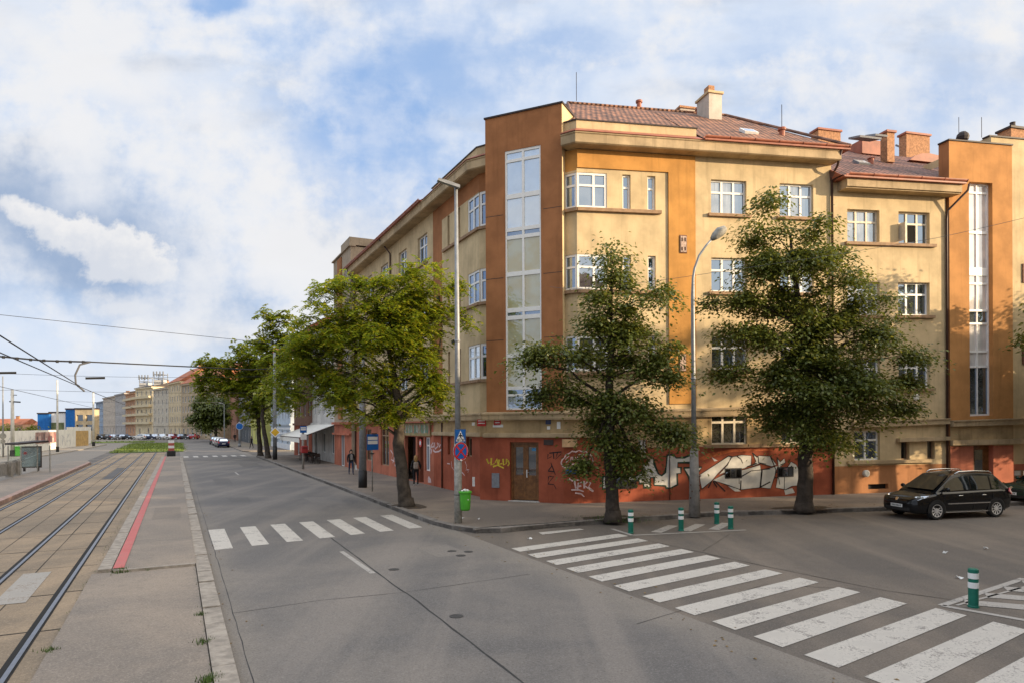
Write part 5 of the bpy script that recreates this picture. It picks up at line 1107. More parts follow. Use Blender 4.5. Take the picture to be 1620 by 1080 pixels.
# tall lamp post at the corner
b = at(725, 826, .15); P = thing('street_lamp', 'tall straight lamp post with flat LED head at the corner, carrying two road signs', 'street lamp', b)
mb = MB(); mb.tube([(0, 0, -.1), (0, 0, 2.9)], [.135, .13], 14); mb.tube([(0, 0, 2.85), (0, 0, 2.95)], [.13, .095], 14, cap=False); mb.build('lower_post', GALV_D, P, smooth=True)
top = atY(721, 297, b.y).z-.15
mb = MB(); mb.tube([(0, 0, 2.94), (0, 0, 6.2), (-.02, 0, top)], [.095, .085, .055], 12); mb.tube([(0, 0, 6.15), (0, 0, 6.24)], .096, 12); mb.build('pole', GALV, P, smooth=True)
mb = MB(); hv = Vector((-.92, -.25, .16)); mb.prism([Vector((.08, 0, top-.06)), Vector((.08, 0, top+.04)), Vector((-.35, -.1, top+.16)), Vector((-.62, -.17, top+.22)), Vector((-.66, -.18, top+.14)), Vector((-.3, -.08, top+.04))], (.05, -.16, 0)); H_ = recalc(mb.build('lamp_head', GALV, P)); H_['label'] = 'flat grey LED lamp head'
def sign_square(parent, c, e, n, s=.52):
    mb = MB(); flat(mb, c, e, n, [(-s/2, -s/2), (s/2, -s/2), (s/2, s/2), (-s/2, s/2)], 0, 0)
    mb.prism([c+e*x+Vector((0, 0, z)) for x, z in ((-s/2, -s/2), (s/2, -s/2), (s/2, s/2), (-s/2, s/2))], n*-.02, 3)
    k = s/2-.025; flat(mb, c, e, n, [(-k, -k), (k, -k), (k, k), (-k, k)], .004, 1); 
    k = s*.41; flat(mb, c, e, n, [(-k, -k*.85), (k, -k*.85), (0, k*.95)], .008, 0)
    for x in (-.7, -.42, .42, .7): flat(mb, c, e, n, [(k*x-.018, -k*.8), (k*x+.018, -k*.8), (k*x*.93+.014, -k*.45), (k*x*.93-.014, -k*.45)], .011, 2)
    g = k*.75
    flat(mb, c, e, n, [(-.02, -g*.15), (.045, -g*.1), (.05, .30*g), (0, .38*g), (-.05, .28*g)], .012, 2); flat(mb, c, e, n, [(-.02, -g*.1), (-.09, -g), (-.05, -g), (.01, -g*.2)], .013, 2); flat(mb, c, e, n, [(.0, -g*.1), (.08, -g*.6), (.10, -g), (.06, -g), (.04, -g*.6), (-.01, -g*.1)], .014, 2)
    flat(mb, c, e, n, [(.04, .28*g), (.12, 0), (.09, -.02), (.02, .15*g)], .015, 2); flat(mb, c, e, n, [(-.04, .28*g), (-.11, 0), (-.08, -.02), (-.01, .15*g)], .015, 2); disc(mb, c+Vector((0, 0, .55*g)), e, n, .03, .012, 2, 12)
    return mb.build('crossing_sign', [S_WHT, S_BLUE, BLACKM, GALV], parent)
e, n = facing(b, .30)
zc = atY(725.5, 689, b.y).z-.15; sign_square(P, Vector((0, 0, zc))+n*.11+e*.02, e, n, .50)
zc = atY(726, 713, b.y).z-.15; c = Vector((0, 0, zc))+n*.14+e*.01; mb = MB(); disc(mb, c, e, n, .325, 0, 0); disc(mb, c, e, n, .31, .004, 1); disc(mb, c, e, n, .255, .008, 2)
mb.prism([c+e*(.325*cos(2*pi*k/28))+Vector((0, 0, .325*sin(2*pi*k/28))) for k in range(28)], n*-.02, 3)
for a in (pi/4, -pi/4): ca, sa = cos(a), sin(a); flat(mb, c, e, n, [(x*ca-y*sa, x*sa+y*ca) for x, y in ((-.27, -.03), (.27, -.03), (.27, .03), (-.27, .03))], .012+(.002 if a > 0 else 0), 1)
o = mb.build('no_stopping_sign', [S_WHT, S_RED, S_BLUE, GALV], P)
for dx_, dz_ in ((0, .0), (0.01, .02)): pass
mb = MB(); flat(mb, c+Vector((0, 0, -.3)), e, n, [(-.05, -.02), (.04, -.03), (.05, .02), (-.03, .03)], .016, 0); mb.build('sticker', S_WHT, P)
# litter bin on that post
GB = M('bin_green', (.075, .36, .030), .42, .12, 4); e, n = facing(b, .25)
B_ = thing('litter_bin', 'bright green plastic litter bin full of rubbish, strapped to the corner lamp post', 'litter bin', b)
z0, z1 = atY(729, 806, b.y).z-.15, atY(729, 776, b.y).z-.15
cb_ = n*.27+e*.10; prof = [(.115, z0), (.15, z0+.015), (.17, z0+.08), (.19, z1-.08), (.20, z1-.02)]
mb = MB(); mb.lathe([(r, z) for r, z in prof], (cb_.x, cb_.y, 0), 20, sq=(1.0, .82)); mb.build('bin_body', GB, B_, smooth=True)
mb = MB(); mb.lathe([(.205, z1-.07), (.225, z1-.05), (.225, z1), (.20, z1+.02), (.17, z1+.01), (.165, z1-.05)], (cb_.x, cb_.y, 0), 20, sq=(1, .82)); mb.build('bin_rim', GB, B_, smooth=True)
mb = MB(); rd = random.Random(2)
for k in range(9): mb.ball((cb_.x+rd.uniform(-.1, .1), cb_.y+rd.uniform(-.08, .08), z1+rd.uniform(0, .06)), rd.uniform(.04, .075), 7, 0 if k < 7 else 1, (1, 1, .7))
mb.build('rubbish', [PAPER, BLACKM], B_)
mb = MB(); disc(mb, cb_+n*.165+Vector((0, 0, z0+.38)), e, n, .022, 0, 0, 10); mb.build('sticker', S_WHT, B_)
mb = MB(); mb.box((cb_.x*.5, cb_.y*.5, z1-.12), (.2, .06, .05), math.atan2(n.y, n.x)); mb.tube([(.142*cos(t), .142*sin(t), z1-.12) for t in np.linspace(0, 6.28, 17)], .012, 5); mb.build('bin_strap', BLACKM, B_)
# leaning lamp post with curved arm
b = at(1099, 812, .15); P = thing('street_lamp', 'grey lamp post with curved arm and oval head, concrete-sleeved, between the two lindens', 'street lamp', b)
T = lambda px, py, Y=None: atY(px, py, Y or b.y)-b
mb = MB(); mb.tube([(0, 0, -.1), T(1098, 712)], [.21, .15], 14); mb.tube([T(1098, 712), T(1098, 708)], [.15, .10], 14, cap=False); mb.build('lower_post', CONC, P, smooth=True)
mb = MB(); mb.tube([T(1098, 713), T(1097, 600), T(1096, 470), T(1096.5, 440), T(1099, 425), T(1106, 405), T(1117, 389), T(1128, 377)], [.095, .08, .07, .05, .046, .045, .042, .042], 10); mb.tube([T(1097, 600), T(1097, 597)], .10, 12); mb.build('pole', GALV, P, smooth=True)
mb = MB(); pth = [T(1126, 379), T(1131, 374), T(1139, 367), T(1147, 362), T(1150, 362)]; mb.tube(pth, [.08, .15, .19, .12, .02], 12); H_ = mb.build('lamp_head', GALV_D, P, smooth=True)
mb = MB(); rd = random.Random(3)
for k in range(26): a = rd.random()*6.28; q = T(1095+rd.gauss(0, 5), rd.uniform(735, 790)); q = Vector((.235*cos(a)*.9, .235*sin(a)*.9-.02, q.z)); mb.ball(q, rd.uniform(.01, .03), 5, 0, (1, 1, 1.6))
mb.build('scab_marks', M('rust_marks', (.12, .05, .03), .9, .3), P)
# tram masts
def mast(name, label, px, py, z, r0, htop, signs=(), black=.9, group=None):
    b = at(px, py, z); P = thing(name, label, 'mast', b, 0, group)
    mb = MB(); mb.tube([(0, 0, -.1), (0, 0, black)], [r0*1.18, r0*1.12], 14); mb.build('base_sleeve', BLACKM, P, smooth=True)
    mb = MB(); mb.tube([(0, 0, black), (0, 0, htop*.55), (0, 0, htop)], [r0, r0*.85, r0*.65], 14); mb.build('pole', GALV, P, smooth=True); return P, b
P, b = mast('tram_mast', 'thick grey tram mast with black foot beside the bus stop sign', 574, 770, .15, .20, 7.6); MA = b
P2, b2 = mast('tram_mast', 'grey tram mast carrying the yellow diamond sign down the road', 435, 726, .15, .19, 10.5, black=1.3); MB2 = b2
e, n = facing(b2); c = Vector((0, 0, atY(435, 683, b2.y).z-.15))+n*.24; mb = MB()
for k, m, d in ((.52, 0, 0), (.40, 1, .006)): flat(mb, c, e, n, [(-k, 0), (0, -k), (k, 0), (0, k)], d, m)
mb.build('priority_sign', [S_WHT, S_YEL], P2)
# bus stop signs
def busstop(label, px, pyb, pyt, w, h, Pm, ang=0.3, box=None):
    b = at(px, pyb, .15); P = thing('bus_stop_sign', label, 'bus stop sign', b)
    zt = atY(px, pyt, b.y).z-.15; e, n = facing(b, ang)
    mb = MB(); mb.tube([(0, 0, -.05), (0, 0, zt)], Pm, 10); mb.build('post', GALV_D, P, smooth=True)
    c = Vector((0, 0, zt-h/2))+n*(Pm+.02); mb = MB(); q = [(-w/2, -h/2), (w/2, -h/2), (w/2, h/2), (-w/2, h/2)]
    mb.prism([c+e*x+Vector((0, 0, z)) for x, z in q], n*-.03, 2); flat(mb, c, e, n, q, .003, 0)
    k = .05; 
    for z0, z1 in ((-.10*h, .34*h),): 
        flat(mb, c, e, n, [(-w/2+k, z0+h*.24), (w/2-k, z0+h*.24), (w/2-k, z1), (-w/2+k, z1)], .006, 1); flat(mb, c, e, n, [(-w/2+k, z0-.02), (w/2-k, z0-.02), (w/2-k, z0+h*.19), (-w/2+k, z0+h*.19)], .006, 1)
    mb.build('sign_panel', [S_BLUE, S_WHT, BLACKM], P); return P, b, zt, e, n
P, b, zt, e, n = busstop('blue and white bus stop sign on a thin post beside the thick tram mast', 589, 776, 686, .68, .80, .035)
mb = MB(); mb.box((0, 0, zt-.98), (.2, .12, .06), 0); mb.box((.12, 0, zt+.03), (.25, .06, .05), 0); mb.build('clamp', BLACKM, P)
P, b, zt, e, n = busstop('bus stop sign in front of the café awning', 479.5, 741, 673, .52, .52, .09, .2)
c = Vector((0, 0, zt-.85))+n*.13; mb = MB(); flat(mb, c, e, n, [(-.24, -.2), (.24, -.2), (.24, .22), (-.24, .22)], 0, 0); mb.build('timetable', S_WHT, P)
b = at(480, 741, .15); RB = thing('letter_box', 'red box fixed on the post in front of the café', 'box', b); e, n = facing(b, .2)
mb = MB(); zc = atY(480, 710, b.y).z-.15; mb.box((n.x*.2, n.y*.2, zc), (.5, .3, .55), math.atan2(e.y, e.x), bev=.05); mb.build('box_body', M('box_red', (.30, .03, .03), .5, .1), RB); mb = MB(); mb.box((n.x*.36, n.y*.36, zc+.12), (.4, .02, .05), math.atan2(e.y, e.x)); mb.build('slot', BLACKM, RB)
b = at(379, 706, .15); P = thing('road_sign', 'round blue road sign on a pale post far down the right pavement', 'road sign', b)
mb = MB(); mb.tube([(0, 0, 0), (0, 0, atY(379, 668, b.y).z)], .16, 10); mb.tube([(0, 0, 0), (0, 0, .5)], .22, 10); mb.build('post', GALV, P, smooth=True)
e, n = facing(b); c = Vector((0, 0, atY(379, 675, b.y).z))+n*.2; mb = MB(); disc(mb, c, e, n, .55, 0, 0); disc(mb, c, e, n, .5, .01, 1); mb.build('sign_face', [S_WHT, S_BLUE], P)
b = at(355, 700, .15); P = thing('street_lamp', 'thin pale lamp post far down the road by the brick-red house', 'street lamp', b); mb = MB(); mb.tube([(0, 0, 0), (0, 0, 7.5)], [.14, .08], 8); mb.build('pole', GALV, P); mb = MB(); mb.tube([(0, 0, 7.5), (-.9, -.3, 7.75)], [.08, .12], 6); mb.build('lamp_head', GALV, P)
# green bollards
BG = M('bollard_green', (.006, .125, .085), .4, .1, 5); BW = M('bollard_white', (.72, .72, .70), .4, .06, 9)
def bollard(label, p, ht):
    P = thing('bollard', label, 'bollard', p, 0, 'green plastic bollards with white bands'); r = .085 if ht < .8 else .09
    mb = MB(); mb.lathe([(r*1.12, 0), (r*1.12, .03), (r, .05), (r*1.0, ht-.09), (r*1.05, ht-.08), (r*1.05, ht-.02), (r*.8, ht), (.005, ht+.004)], (0, 0, 0), 20); mb.build('post', BG, P, smooth=False)
    for f in (.50, .74): mb = MB(); mb.lathe([(r*1.0, ht*f), (r*1.045, ht*f+.004), (r*1.045, ht*f+.105), (r*1.0, ht*f+.11)], (0, 0, 0), 20); mb.build('reflective_band', BW, P)
for lab, px, py in (('bollard standing by the linden at the far end of the wide crosswalk', 998, 843), ('bollard in front of the leaning lamp post, between crosswalk and kerb', 1077.5, 839), ('bollard standing closest to the kerb right of the lamp post', 1134, 828), ('bollard at the right end of the hatched strip, in front of its neighbour', 1156, 836)): bollard(lab, at(px, py, .0), .76)
bollard('large bollard nearest the viewer on the hatched patch at the right edge', at(1540, 960, 0), .74)
# red and white beacon on the island end
b = at(271, 721, 0); P = thing('warning_beacon', 'red and white striped beacon on a black foot at the end of the tram island', 'traffic beacon', b)
mb = MB(); mb.box((0, 0, .32), (.9, .5, .64), TH, bev=.05); mb.build('foot', BLACKM, P)
for k in range(4): mb = MB(); mb.box((0, 0, .79+k*.3), (.62, .2, .295), TH); mb.build('stripe', M('beacon_red', (.42, .10, .07), .6, .1) if k % 2 == 0 else S_WHT, P)
# ------------------------------------------------------------ overhead line
CABLE = M('cable', (.028, .028, .03), .6, 0); CABLE_G = M('cable_grey', (.12, .12, .125), .6, 0)
def wire(label, pts, r, sag=0.0, mat=None, name='overhead_wire', cat='wire', group='overhead wires'):
    P = [Vector(p) for p in pts]; out = []
    for a, b in zip(P, P[1:]):
        n_ = 14 if sag else 1
        for i in range(n_+1):
            t = i/n_; q = a.lerp(b, t); q.z -= sag*4*t*(1-t)
            if not out or (q-out[-1]).length > 1e-4: out.append(q)
    mb = MB(); mb.tube(out, r*.72, 6); return tag(mb.build(name, mat or CABLE), label, cat, group)
Mtop = MA+Vector((0, 0, 6.55)); LP_ = R(31, -15.5, 6.7)
sp = thing('span_cable', 'thick span cable with droppers and curved arms over the two tram tracks', 'cable'); SPm = MB()
c1, c2 = R(30.5, -2.86, 5.95), R(31, -5.9, 6.1)
SPm.tube([Mtop, R(32, 3, 5.95), c1], .028, 6); SPm.tube([c1, c1.lerp(c2, .5)+Vector((0, 0, -.06)), c2], .035, 6); SPm.tube([c2, LP_], .022, 6); SPm.build('cable', CABLE, sp)
dm = MB()
for t in np.linspace(.08, .92, 7): q = c1.lerp(c2, t)+Vector((0, 0, -.06*4*t*(1-t))); dm.tube([q+Vector((0, 0, -.05)), q+Vector((0, 0, .05))], .05, 6)
dm.build('clips', BLACKM, sp)
for c, s_ in ((c1, -1), (c2, 1)):
    am = MB(); k = N1.to_3d()
    if s_ < 0: am.tube([c, c-k*.35+Vector((0, 0, -.12)), c-k*.5+Vector((0, 0, -.5)), c-k*.48+Vector((0, 0, -.85)), c-k*.2+Vector((0, 0, -1.12))], .035, 7)
    else: am.tube([c, c-k*.3+Vector((0, 0, -.15)), c-k*.28+Vector((0, 0, -.5)), c-k*.05+Vector((0, 0, -1.05))], .035, 7)
    am.build('registration_arm', M('arm_grey', (.10, .10, .105), .6, .1), sp)
    im = MB(); q = c+k*(.15 if s_ < 0 else .3)+Vector((0, 0, -.62)); im.tube([q-k*.32, q+k*.32+Vector((0, 0, .03))], .045, 7); im.build('insulator', BLACKM, sp)
wire('tram contact wire over the nearer track', [R(-6, -2.9, 4.9), R(30.5, -2.87, 4.84), R(70, -2.8, 4.9), R(110, -2.8, 4.9)], .016)
wire('tram contact wire over the farther track', [R(-6, -5.95, 5.0), R(31, -5.9, 5.02), R(70, -5.9, 5.0), R(110, -5.9, 5.0)], .014)
wire('thick feeder cable sloping down over the nearer track', [R(2, -3.4, 5.9), R(30.3, -3.2, 5.02)], .022)
wire('span wire from the corner house wall across to the left, highest of the thin wires', [FL.pt(UL(32.95), 7.3, .05), R(32.95, 4, 7.25), R(24, -22, 7.9)], .014, .05)
wire('thin wire between the tram masts running level behind the curved arms', [MB2+Vector((0, 0, 8.2)), R(71, -12, 8.0), R(72, -40, 8.4)], .02, .2)
wire('lower thin cross wire between the tram masts', [MB2+Vector((0, 0, 6.6)), R(72, -12, 6.7), R(74, -30, 6.6)], .02, .15)
wire('cross wire far down the tracks below the others', [R(104, 9, 6.9), R(106, -13.7, 6.8)], .025, .2, CABLE_G)
p0 = FR.px(1010, 441); wire('thin wire slanting from the house front up to the right in front of both lindens', [FT.pt(3.1, 9.3, .1), atY(930, 457, 27.0), atY(1125, 432, 25.5), atY(1480, 377, 23.5), atY(1700, 325, 22.5)], .010, .03, CABLE_G)
wire('thin wire from the tall mast to the leaning locust tree side of the house', [MA+Vector((0, 0, 7.2)), FL.pt(UL(41), 9.6, .05)], .012, .15, CABLE_G)
mb = MB(); q = FL.px(717, 541, .05); mb.lathe([(.02, -.12), (.09, -.08), (.09, .08), (.03, .12)], q, 10); mb.build('wire_anchor', BLACKM, B1); mb = MB(); q = FL.px(693, 474, .08); mb.lathe([(.03, -.2), (.10, -.1), (.10, .15), (.03, .2)], q, 10); mb.build('wire_anchor', BLACKM, B1)
for lab, px, py, pyt, r in (('thick white tram pole with a dark clamp at the far left', 20, 721, 617, .22), ('pale tram pole standing left of the hoarding poster gap', 91, 714, 602, .15), ('pale tram pole at the far end of the white hoarding', 148, 705, 620, .19), ('thin grey pole at the left edge with two small round signs', 5, 722, 596, .09)):
    b = at(px, py, .12); ht = atY(px, pyt, b.y).z; P = thing('tram_pole', lab, 'pole', b, 0, 'tram poles on the left'); mb = MB(); mb.tube([(0, 0, 0), (0, 0, ht)], [r, r*.7], 10); mb.build('pole', M('pole_white', (.55, .53, .48), .6, .1, streak=.3) if r > .1 else GALV, P, smooth=True)
    if r > .1: mb = MB(); mb.tube([(0, 0, 0), (0, 0, .7)], r*1.3, 10); mb.build('base_sleeve', BLACKM, P)
    if px == 20: mb = MB(); mb.tube([(-.3, 0, ht*.82), (.9, 0, ht*.81)], .09, 6); mb.tube([(-.2, 0, ht*.92), (.5, 0, ht*.915)], .05, 6); mb.build('clamp', BLACKM, P)
    if px == 5:
        mb = MB(); e, n = facing(b); 
        for z in (2.35, 1.75): disc(mb, Vector((0, 0, z))+n*.12, e, n, .33 if z > 2 else .25, 0, 0)
        mb.build('round_sign', GALV_D, P)
# ------------------------------------------------------------ cars
TYRE = M('tyre', (.018, .018, .018), .85, .1); RIM = M('alloy', (.80, .80, .80), .3, .05, metal=.5); CGLASS = glass('car_glass', (.012, .014, .015), .30, tint=(.9, .95, 1.0)); WGLASS = glass('windscreen_glass', (.006, .006, .007), .05); LAMP = glass('lamp_glass', (.45, .47, .5), .35); TAIL = M('tail_red', (.45, .012, .01), .25, .05, coat=.5)
CHROME = M('chrome', (.75, .75, .75), .18, 0, metal=.95); PLATE = M('plate_white', (.72, .72, .70), .5, .03); TRIMB = M('black_plastic', (.02, .02, .021), .6, .05)
def carpaint(name, col): return M(name, col, .16, .0, 2, spec=.3, coat=.3)
def make_car(label, loc, heading, paint, kind='mpv', group=None, detail=True, plate_txt=False):
    """front at +x; heading is the direction the bonnet points"""
    P = thing('parked_car', label, 'car', loc, heading, group)
    if kind == 'mpv': L, w, hb, H = 4.4, .90, .98, 1.62; ws, rf, rr_, rb = 1.28, .35, -1.55, -2.10
    elif kind == 'estate': L, w, hb, H = 4.5, .87, .93, 1.45; ws, rf, rr_, rb = .85, .05, -1.75, -2.15
    else: L, w, hb, H = 4.1, .85, .92, 1.46; ws, rf, rr_, rb = .85, .10, -1.35, -1.95
    f = L/2
    # lower body: stations from nose to tail: x, z bottom, z top, half width
    S = [(f, .42, .58, w*.52), (f-.04, .30, .70, w*.74), (f-.16, .22, .78, w*.88), (f-.45, .20, .84, w*.97), (f-.9, .20, hb-.06, w), (ws, .20, hb, w), (0, .20, hb+.02, w), (-f*.55, .20, hb+.04, w), (-f+.55, .22, hb+.05, w*.985), (-f+.16, .27, hb+.03, w*.94), (-f+.03, .38, hb-.06, w*.84), (-f, .46, hb-.25, w*.70)]
    prof = [(0, 0), (.86, 0), (.97, .10), (1.0, .34), (1.0, .62), (.965, .90), (.90, .985), (.60, 1.0), (0, 1.01)]
    vs = []; fs = []; k = len(prof)*2-2
    for x, zb, zt, hw in S:
        half = [(a*hw, zb+(zt-zb)*b) for a, b in prof]
        ring = half + [(-y, z) for y, z in half[-2:0:-1]]
        vs += [(x, -y, z) for y, z in ring]
    for i in range(len(S)-1):
        for j in range(k): fs.append((i*k+j, i*k+(j+1) % k, (i+1)*k+(j+1) % k, (i+1)*k+j))
    fs += [tuple(range(k-1, -1, -1)), tuple(range((len(S)-1)*k, len(S)*k))]
    mb = MB(); mb.add(vs, fs)
    # greenhouse shell
    zb = hb-.02
    G = [(ws+.02, zb, w*.86), (ws-.05, zb+.03, w*.86)]
    top = H; wr = w*.70
    g = [(ws, zb, w*.87), (rf, top-.05, wr), (rf-.35, top, wr), ((rf+rr_)/2, top+.02, wr), (rr_+.1, top-.02, wr*.98), (rb, zb+.03, w*.82)]
    # sides as strips between the belt line and the roof edge
    belt = [(ws, zb), (ws-.35, zb), (rf-.35, zb), ((rf+rr_)/2, zb), (rr_+.1, zb), (rb, zb+.02)]
    roof = [(ws-.06, zb+.05), (rf+.05, top-.07), (rf-.35, top-.02), ((rf+rr_)/2, top), (rr_+.1, top-.05), (rb+.06, zb+.08)]
    vs = []; n_ = len(belt)
    for (bx, bz), (rx, rz) in zip(belt, roof):
        wy = w*.90; t = (rz-zb)/(top-zb); ry = wy+(wr-wy)*t
        vs += [(bx, -wy, bz), (rx, -ry, rz), (rx, -ry*.55, rz+.045*t), (rx, ry*.55, rz+.045*t), (rx, ry, rz), (bx, wy, bz)]
    fs = [(i*6+j, i*6+j+1, (i+1)*6+j+1, (i+1)*6+j) for i in range(n_-1) for j in range(5)] + [(0, 1, 2, 3, 4, 5), tuple((n_-1)*6+q for q in (5, 4, 3, 2, 1, 0))]
    mb.add(vs, fs)
    B = mb.build('body', paint, P, smooth=False); recalc(B)
    bev = B.modifiers.new('soft', 'BEVEL'); bev.width = .035; bev.segments = 2; bev.limit_method = 'ANGLE'; bev.angle_limit = radians(24)
    B.data.polygons.foreach_set('use_smooth', [True]*len(B.data.polygons))
    def side_pt(x, t, s, off=.012):           # on the greenhouse side, t from belt to roof
        xs = [b_[0] for b_ in belt]
        def interp(arr, key):
            for i in range(n_-1):
                a, c = key[i], key[i+1]
                if c <= x <= a: q = (a-x)/max(a-c, 1e-6); return arr[i]+(arr[i+1]-arr[i])*q
            return arr[0] if x > key[0] else arr[-1]
        rz = interp([r[1] for r in roof], [r[0] for r in roof]); bz = interp([b_[1] for b_ in belt], xs)
        z = bz+(rz-bz)*t; wy = w*.90; tt = (z-zb)/(top-zb); y = wy+(wr-wy)*tt
        return (x, s*(y+off), z)
    for s in (-1, 1):
        wins = [(ws-.42, rf-.62), (rf-.70, rf-1.52), (rf-1.60, rr_-.05)] if kind != 'hatch' else [(ws-.42, rf-.60), (rf-.68, rr_+.05)]
        for a, c in wins:
            nq = 5; xs = np.linspace(a, c, nq); mb = MB()
            lo = [side_pt(x, .10, s) for x in xs]; hi = [side_pt(x, .86, s) for x in xs]
            mb.add(lo+hi, [(i, i+1, nq+i+1, nq+i) for i in range(nq-1)]); mb.build('side_window', CGLASS, P)
    wy = w*.90*.92
    def quadglass(name, pts):
        mb = MB(); mb.poly(pts); mb.build(name, WGLASS, P)
    o_ = .014
    quadglass('windscreen', [(ws-.02+o_, -w*.78, zb+.10), (ws-.02+o_, w*.78, zb+.10), (rf+.08+o_, wr*.84, top-.07), (rf+.08+o_, -wr*.84, top-.07)])
    a_, b_ = Vector((rr_+.06, 0, top-.09)), Vector((rb+.02, 0, zb+.14))
    quadglass('rear_window', [(b_.x-o_-.02, -w*.72, b_.z), (b_.x-o_-.02, w*.72, b_.z), (a_.x-o_-.03, wr*.82, a_.z), (a_.x-o_-.03, -wr*.82, a_.z)])
    for x in (f-.88, -f+.86):
        for s in (-1, 1):
            r = .325; mb = MB(); y0, y1 = s*(w-.20), s*(w+.012)
            ring = lambda rad, y, n=26: [(x+rad*cos(2*pi*q/n), y, .325+rad*sin(2*pi*q/n)) for q in range(n)]
            A = [ring(r*.95, y0), ring(r, y0+s*.03), ring(r, y1-s*.03), ring(r*.94, y1), ring(r*.70, y1-s*.005), ring(r*.66, y1-s*.05)]
            n = 26; mb.add(sum(A, []), [(i*n+q, i*n+(q+1) % n, (i+1)*n+(q+1) % n, (i+1)*n+q) for i in range(5) for q in range(n)] + [tuple(range(5*n, 6*n))])
            Wl = mb.build('wheel', TYRE, P); mb = MB()
            for q in range(10): 
                a = 2*pi*q/10; ca, sa = cos(a), sin(a); yy = y1-s*.018
                mb.add([(x+ca*.03-sa*.018, yy, .325+sa*.03+ca*.018), (x+ca*.03+sa*.018, yy, .325+sa*.03-ca*.018), (x+ca*r*.68+sa*.026, yy, .325+sa*r*.68-ca*.026), (x+ca*r*.68-sa*.026, yy, .325+sa*r*.68+ca*.026)], [(0, 1, 2, 3)])
            R1, R2 = ring(r*.70, y1-s*.004), ring(r*.63, y1-s*.012); mb.add(R1+R2, [(q, (q+1) % n, n+(q+1) % n, n+q) for q in range(n)]); mb.poly(ring(.055, y1-s*.012)); mb.build('rim', RIM, Wl)
            mb = MB(); tt_ = np.linspace(-.25, pi+.25, 18); q_ = [(x+rr2*cos(t), s*(w+.004), .33+rr2*sin(t)) for rr2 in (.322, .395) for t in tt_]; mb.add(q_, [(i, i+1, 18+i+1, 18+i) for i in range(17)]); mb.build('wheel_arch', TRIMB, P)
    for s in (-1, 1):
        mb = MB(); mb.prism([(f-.15, s*w*.50, .66), (f-.20, s*w*.84, .68), (f-.55, s*w*.955, .80), (f-.62, s*w*.93, .845), (f-.24, s*w*.66, .80)], (.035, s*.02, .02)); mb.build('headlight', LAMP, P)
        zt = hb; mb = MB(); mb.prism([(-f+.02, s*w*.66, zt-.20), (-f+.06, s*w*.90, zt-.18), (-f+.28, s*w*.985, zt-.05), (-f+.22, s*w*.93, zt+.08), (-f+.06, s*w*.80, zt+.06)], (-.03, s*.02, 0)); mb.build('tail_light', TAIL, P)
        mb = MB(); mb.ball((ws-.32, s*(w+.10), zb+.12), .1, 10, 0, (.7, 1.05, .75)); mb.tube([(ws-.32, s*w*.88, zb+.08), (ws-.32, s*(w+.05), zb+.10)], .03, 6); mb.build('wing_mirror', paint, P, smooth=True)
        if detail:
            mb = MB(); mb.box((0-.1, s*(w+.008), .56), (1.9, .02, .035), 0); mb.box((0-.1, s*(w-.012), .255), (2.2, .03, .03), 0); mb.build('side_trim', CHROME, P)
            for x in (.28, -.78): mb = MB(); mb.box((x, s*(w+.012), hb-.14), (.18, .035, .03), 0, bev=.008); mb.build('door_handle', CHROME, P)
            if kind == 'mpv':
                mb = MB(); mb.tube([(rf-.10, s*wr*.97, top-.02), (rf-.28, s*wr*.99, top+.055), ((rf+rr_)/2, s*wr, top+.075), (rr_+.25, s*wr*.98, top+.045), (rr_+.12, s*wr*.96, top-.03)], .022, 7); mb.build('roof_rail', CHROME, P, smooth=True)
            for x in (rf-.66, rf-1.55, ws-.30): mb = MB(); mb.box((x, s*(w+.001), .60), (.008, .008, hb-.38), 0); mb.build('door_gap', TRIMB, P)
            mb = MB(); mb.ball((f-.10, s*w*.66, .40), .07, 8, 0, (.5, 1, .8)); mb.build('fog_light', LAMP, P)
    mb = MB(); mb.box((f+.005, 0, .47), (.02, .52, .115), 0); NP = mb.build('number_plate', PLATE, P)
    mb = MB(); mb.box((-f-.005, 0, .62), (.02, .52, .115), 0); NP2 = mb.build('number_plate', PLATE, P)
    if detail:
        mb = MB(); mb.box((f-.005, 0, .60), (.03, .95, .07), 0, bev=.01); mb.box((f-.03, 0, .36), (.05, 1.1, .14), 0, bev=.02); mb.build('grille', TRIMB, P)
        mb = MB(); mb.lathe([(.065, 0), (.065, .012), (.055, .014)], (0, 0, 0), 16); em = mb.build('emblem', CHROME, P); em.rotation_euler = (0, radians(68), 0); em.location = (f-.02, 0, .705)
        mb = MB(); rd = random.Random(4)
        for k_ in range(7): y = -.19+k_*.062; mb.box((f+.017, y, .47), (.004, .03, .06), 0)
        mb.build('lettering', TRIMB, NP)
    return P
def heading(d): return math.atan2(d.y, d.x)
hs = heading(-FR.e)
fw, rw = at(1480.7, 821.5, .01), at(1576.3, 817, .01); mid = (fw+rw)/2; hv = (fw-rw).normalized(); inn = Vector((hv.y, -hv.x, 0)); inn = inn if inn.dot(Vector((0, 1, 0))) > 0 else -inn
make_car('shiny black people carrier with roof rails parked along the kerb before the orange stair strip', mid+inn*.88+hv*0.0, heading(hv), carpaint('car_black', (.006, .0065, .008)))
p = at(1607, 800, .01); make_car('dark green car mostly cut off by the right edge of the picture', p+FR.e*2.55+inn*.75+Vector((0, -.15, 0)), hs, carpaint('car_green', (.012, .03, .02)), 'hatch')
hm = heading(-D1.to_3d())
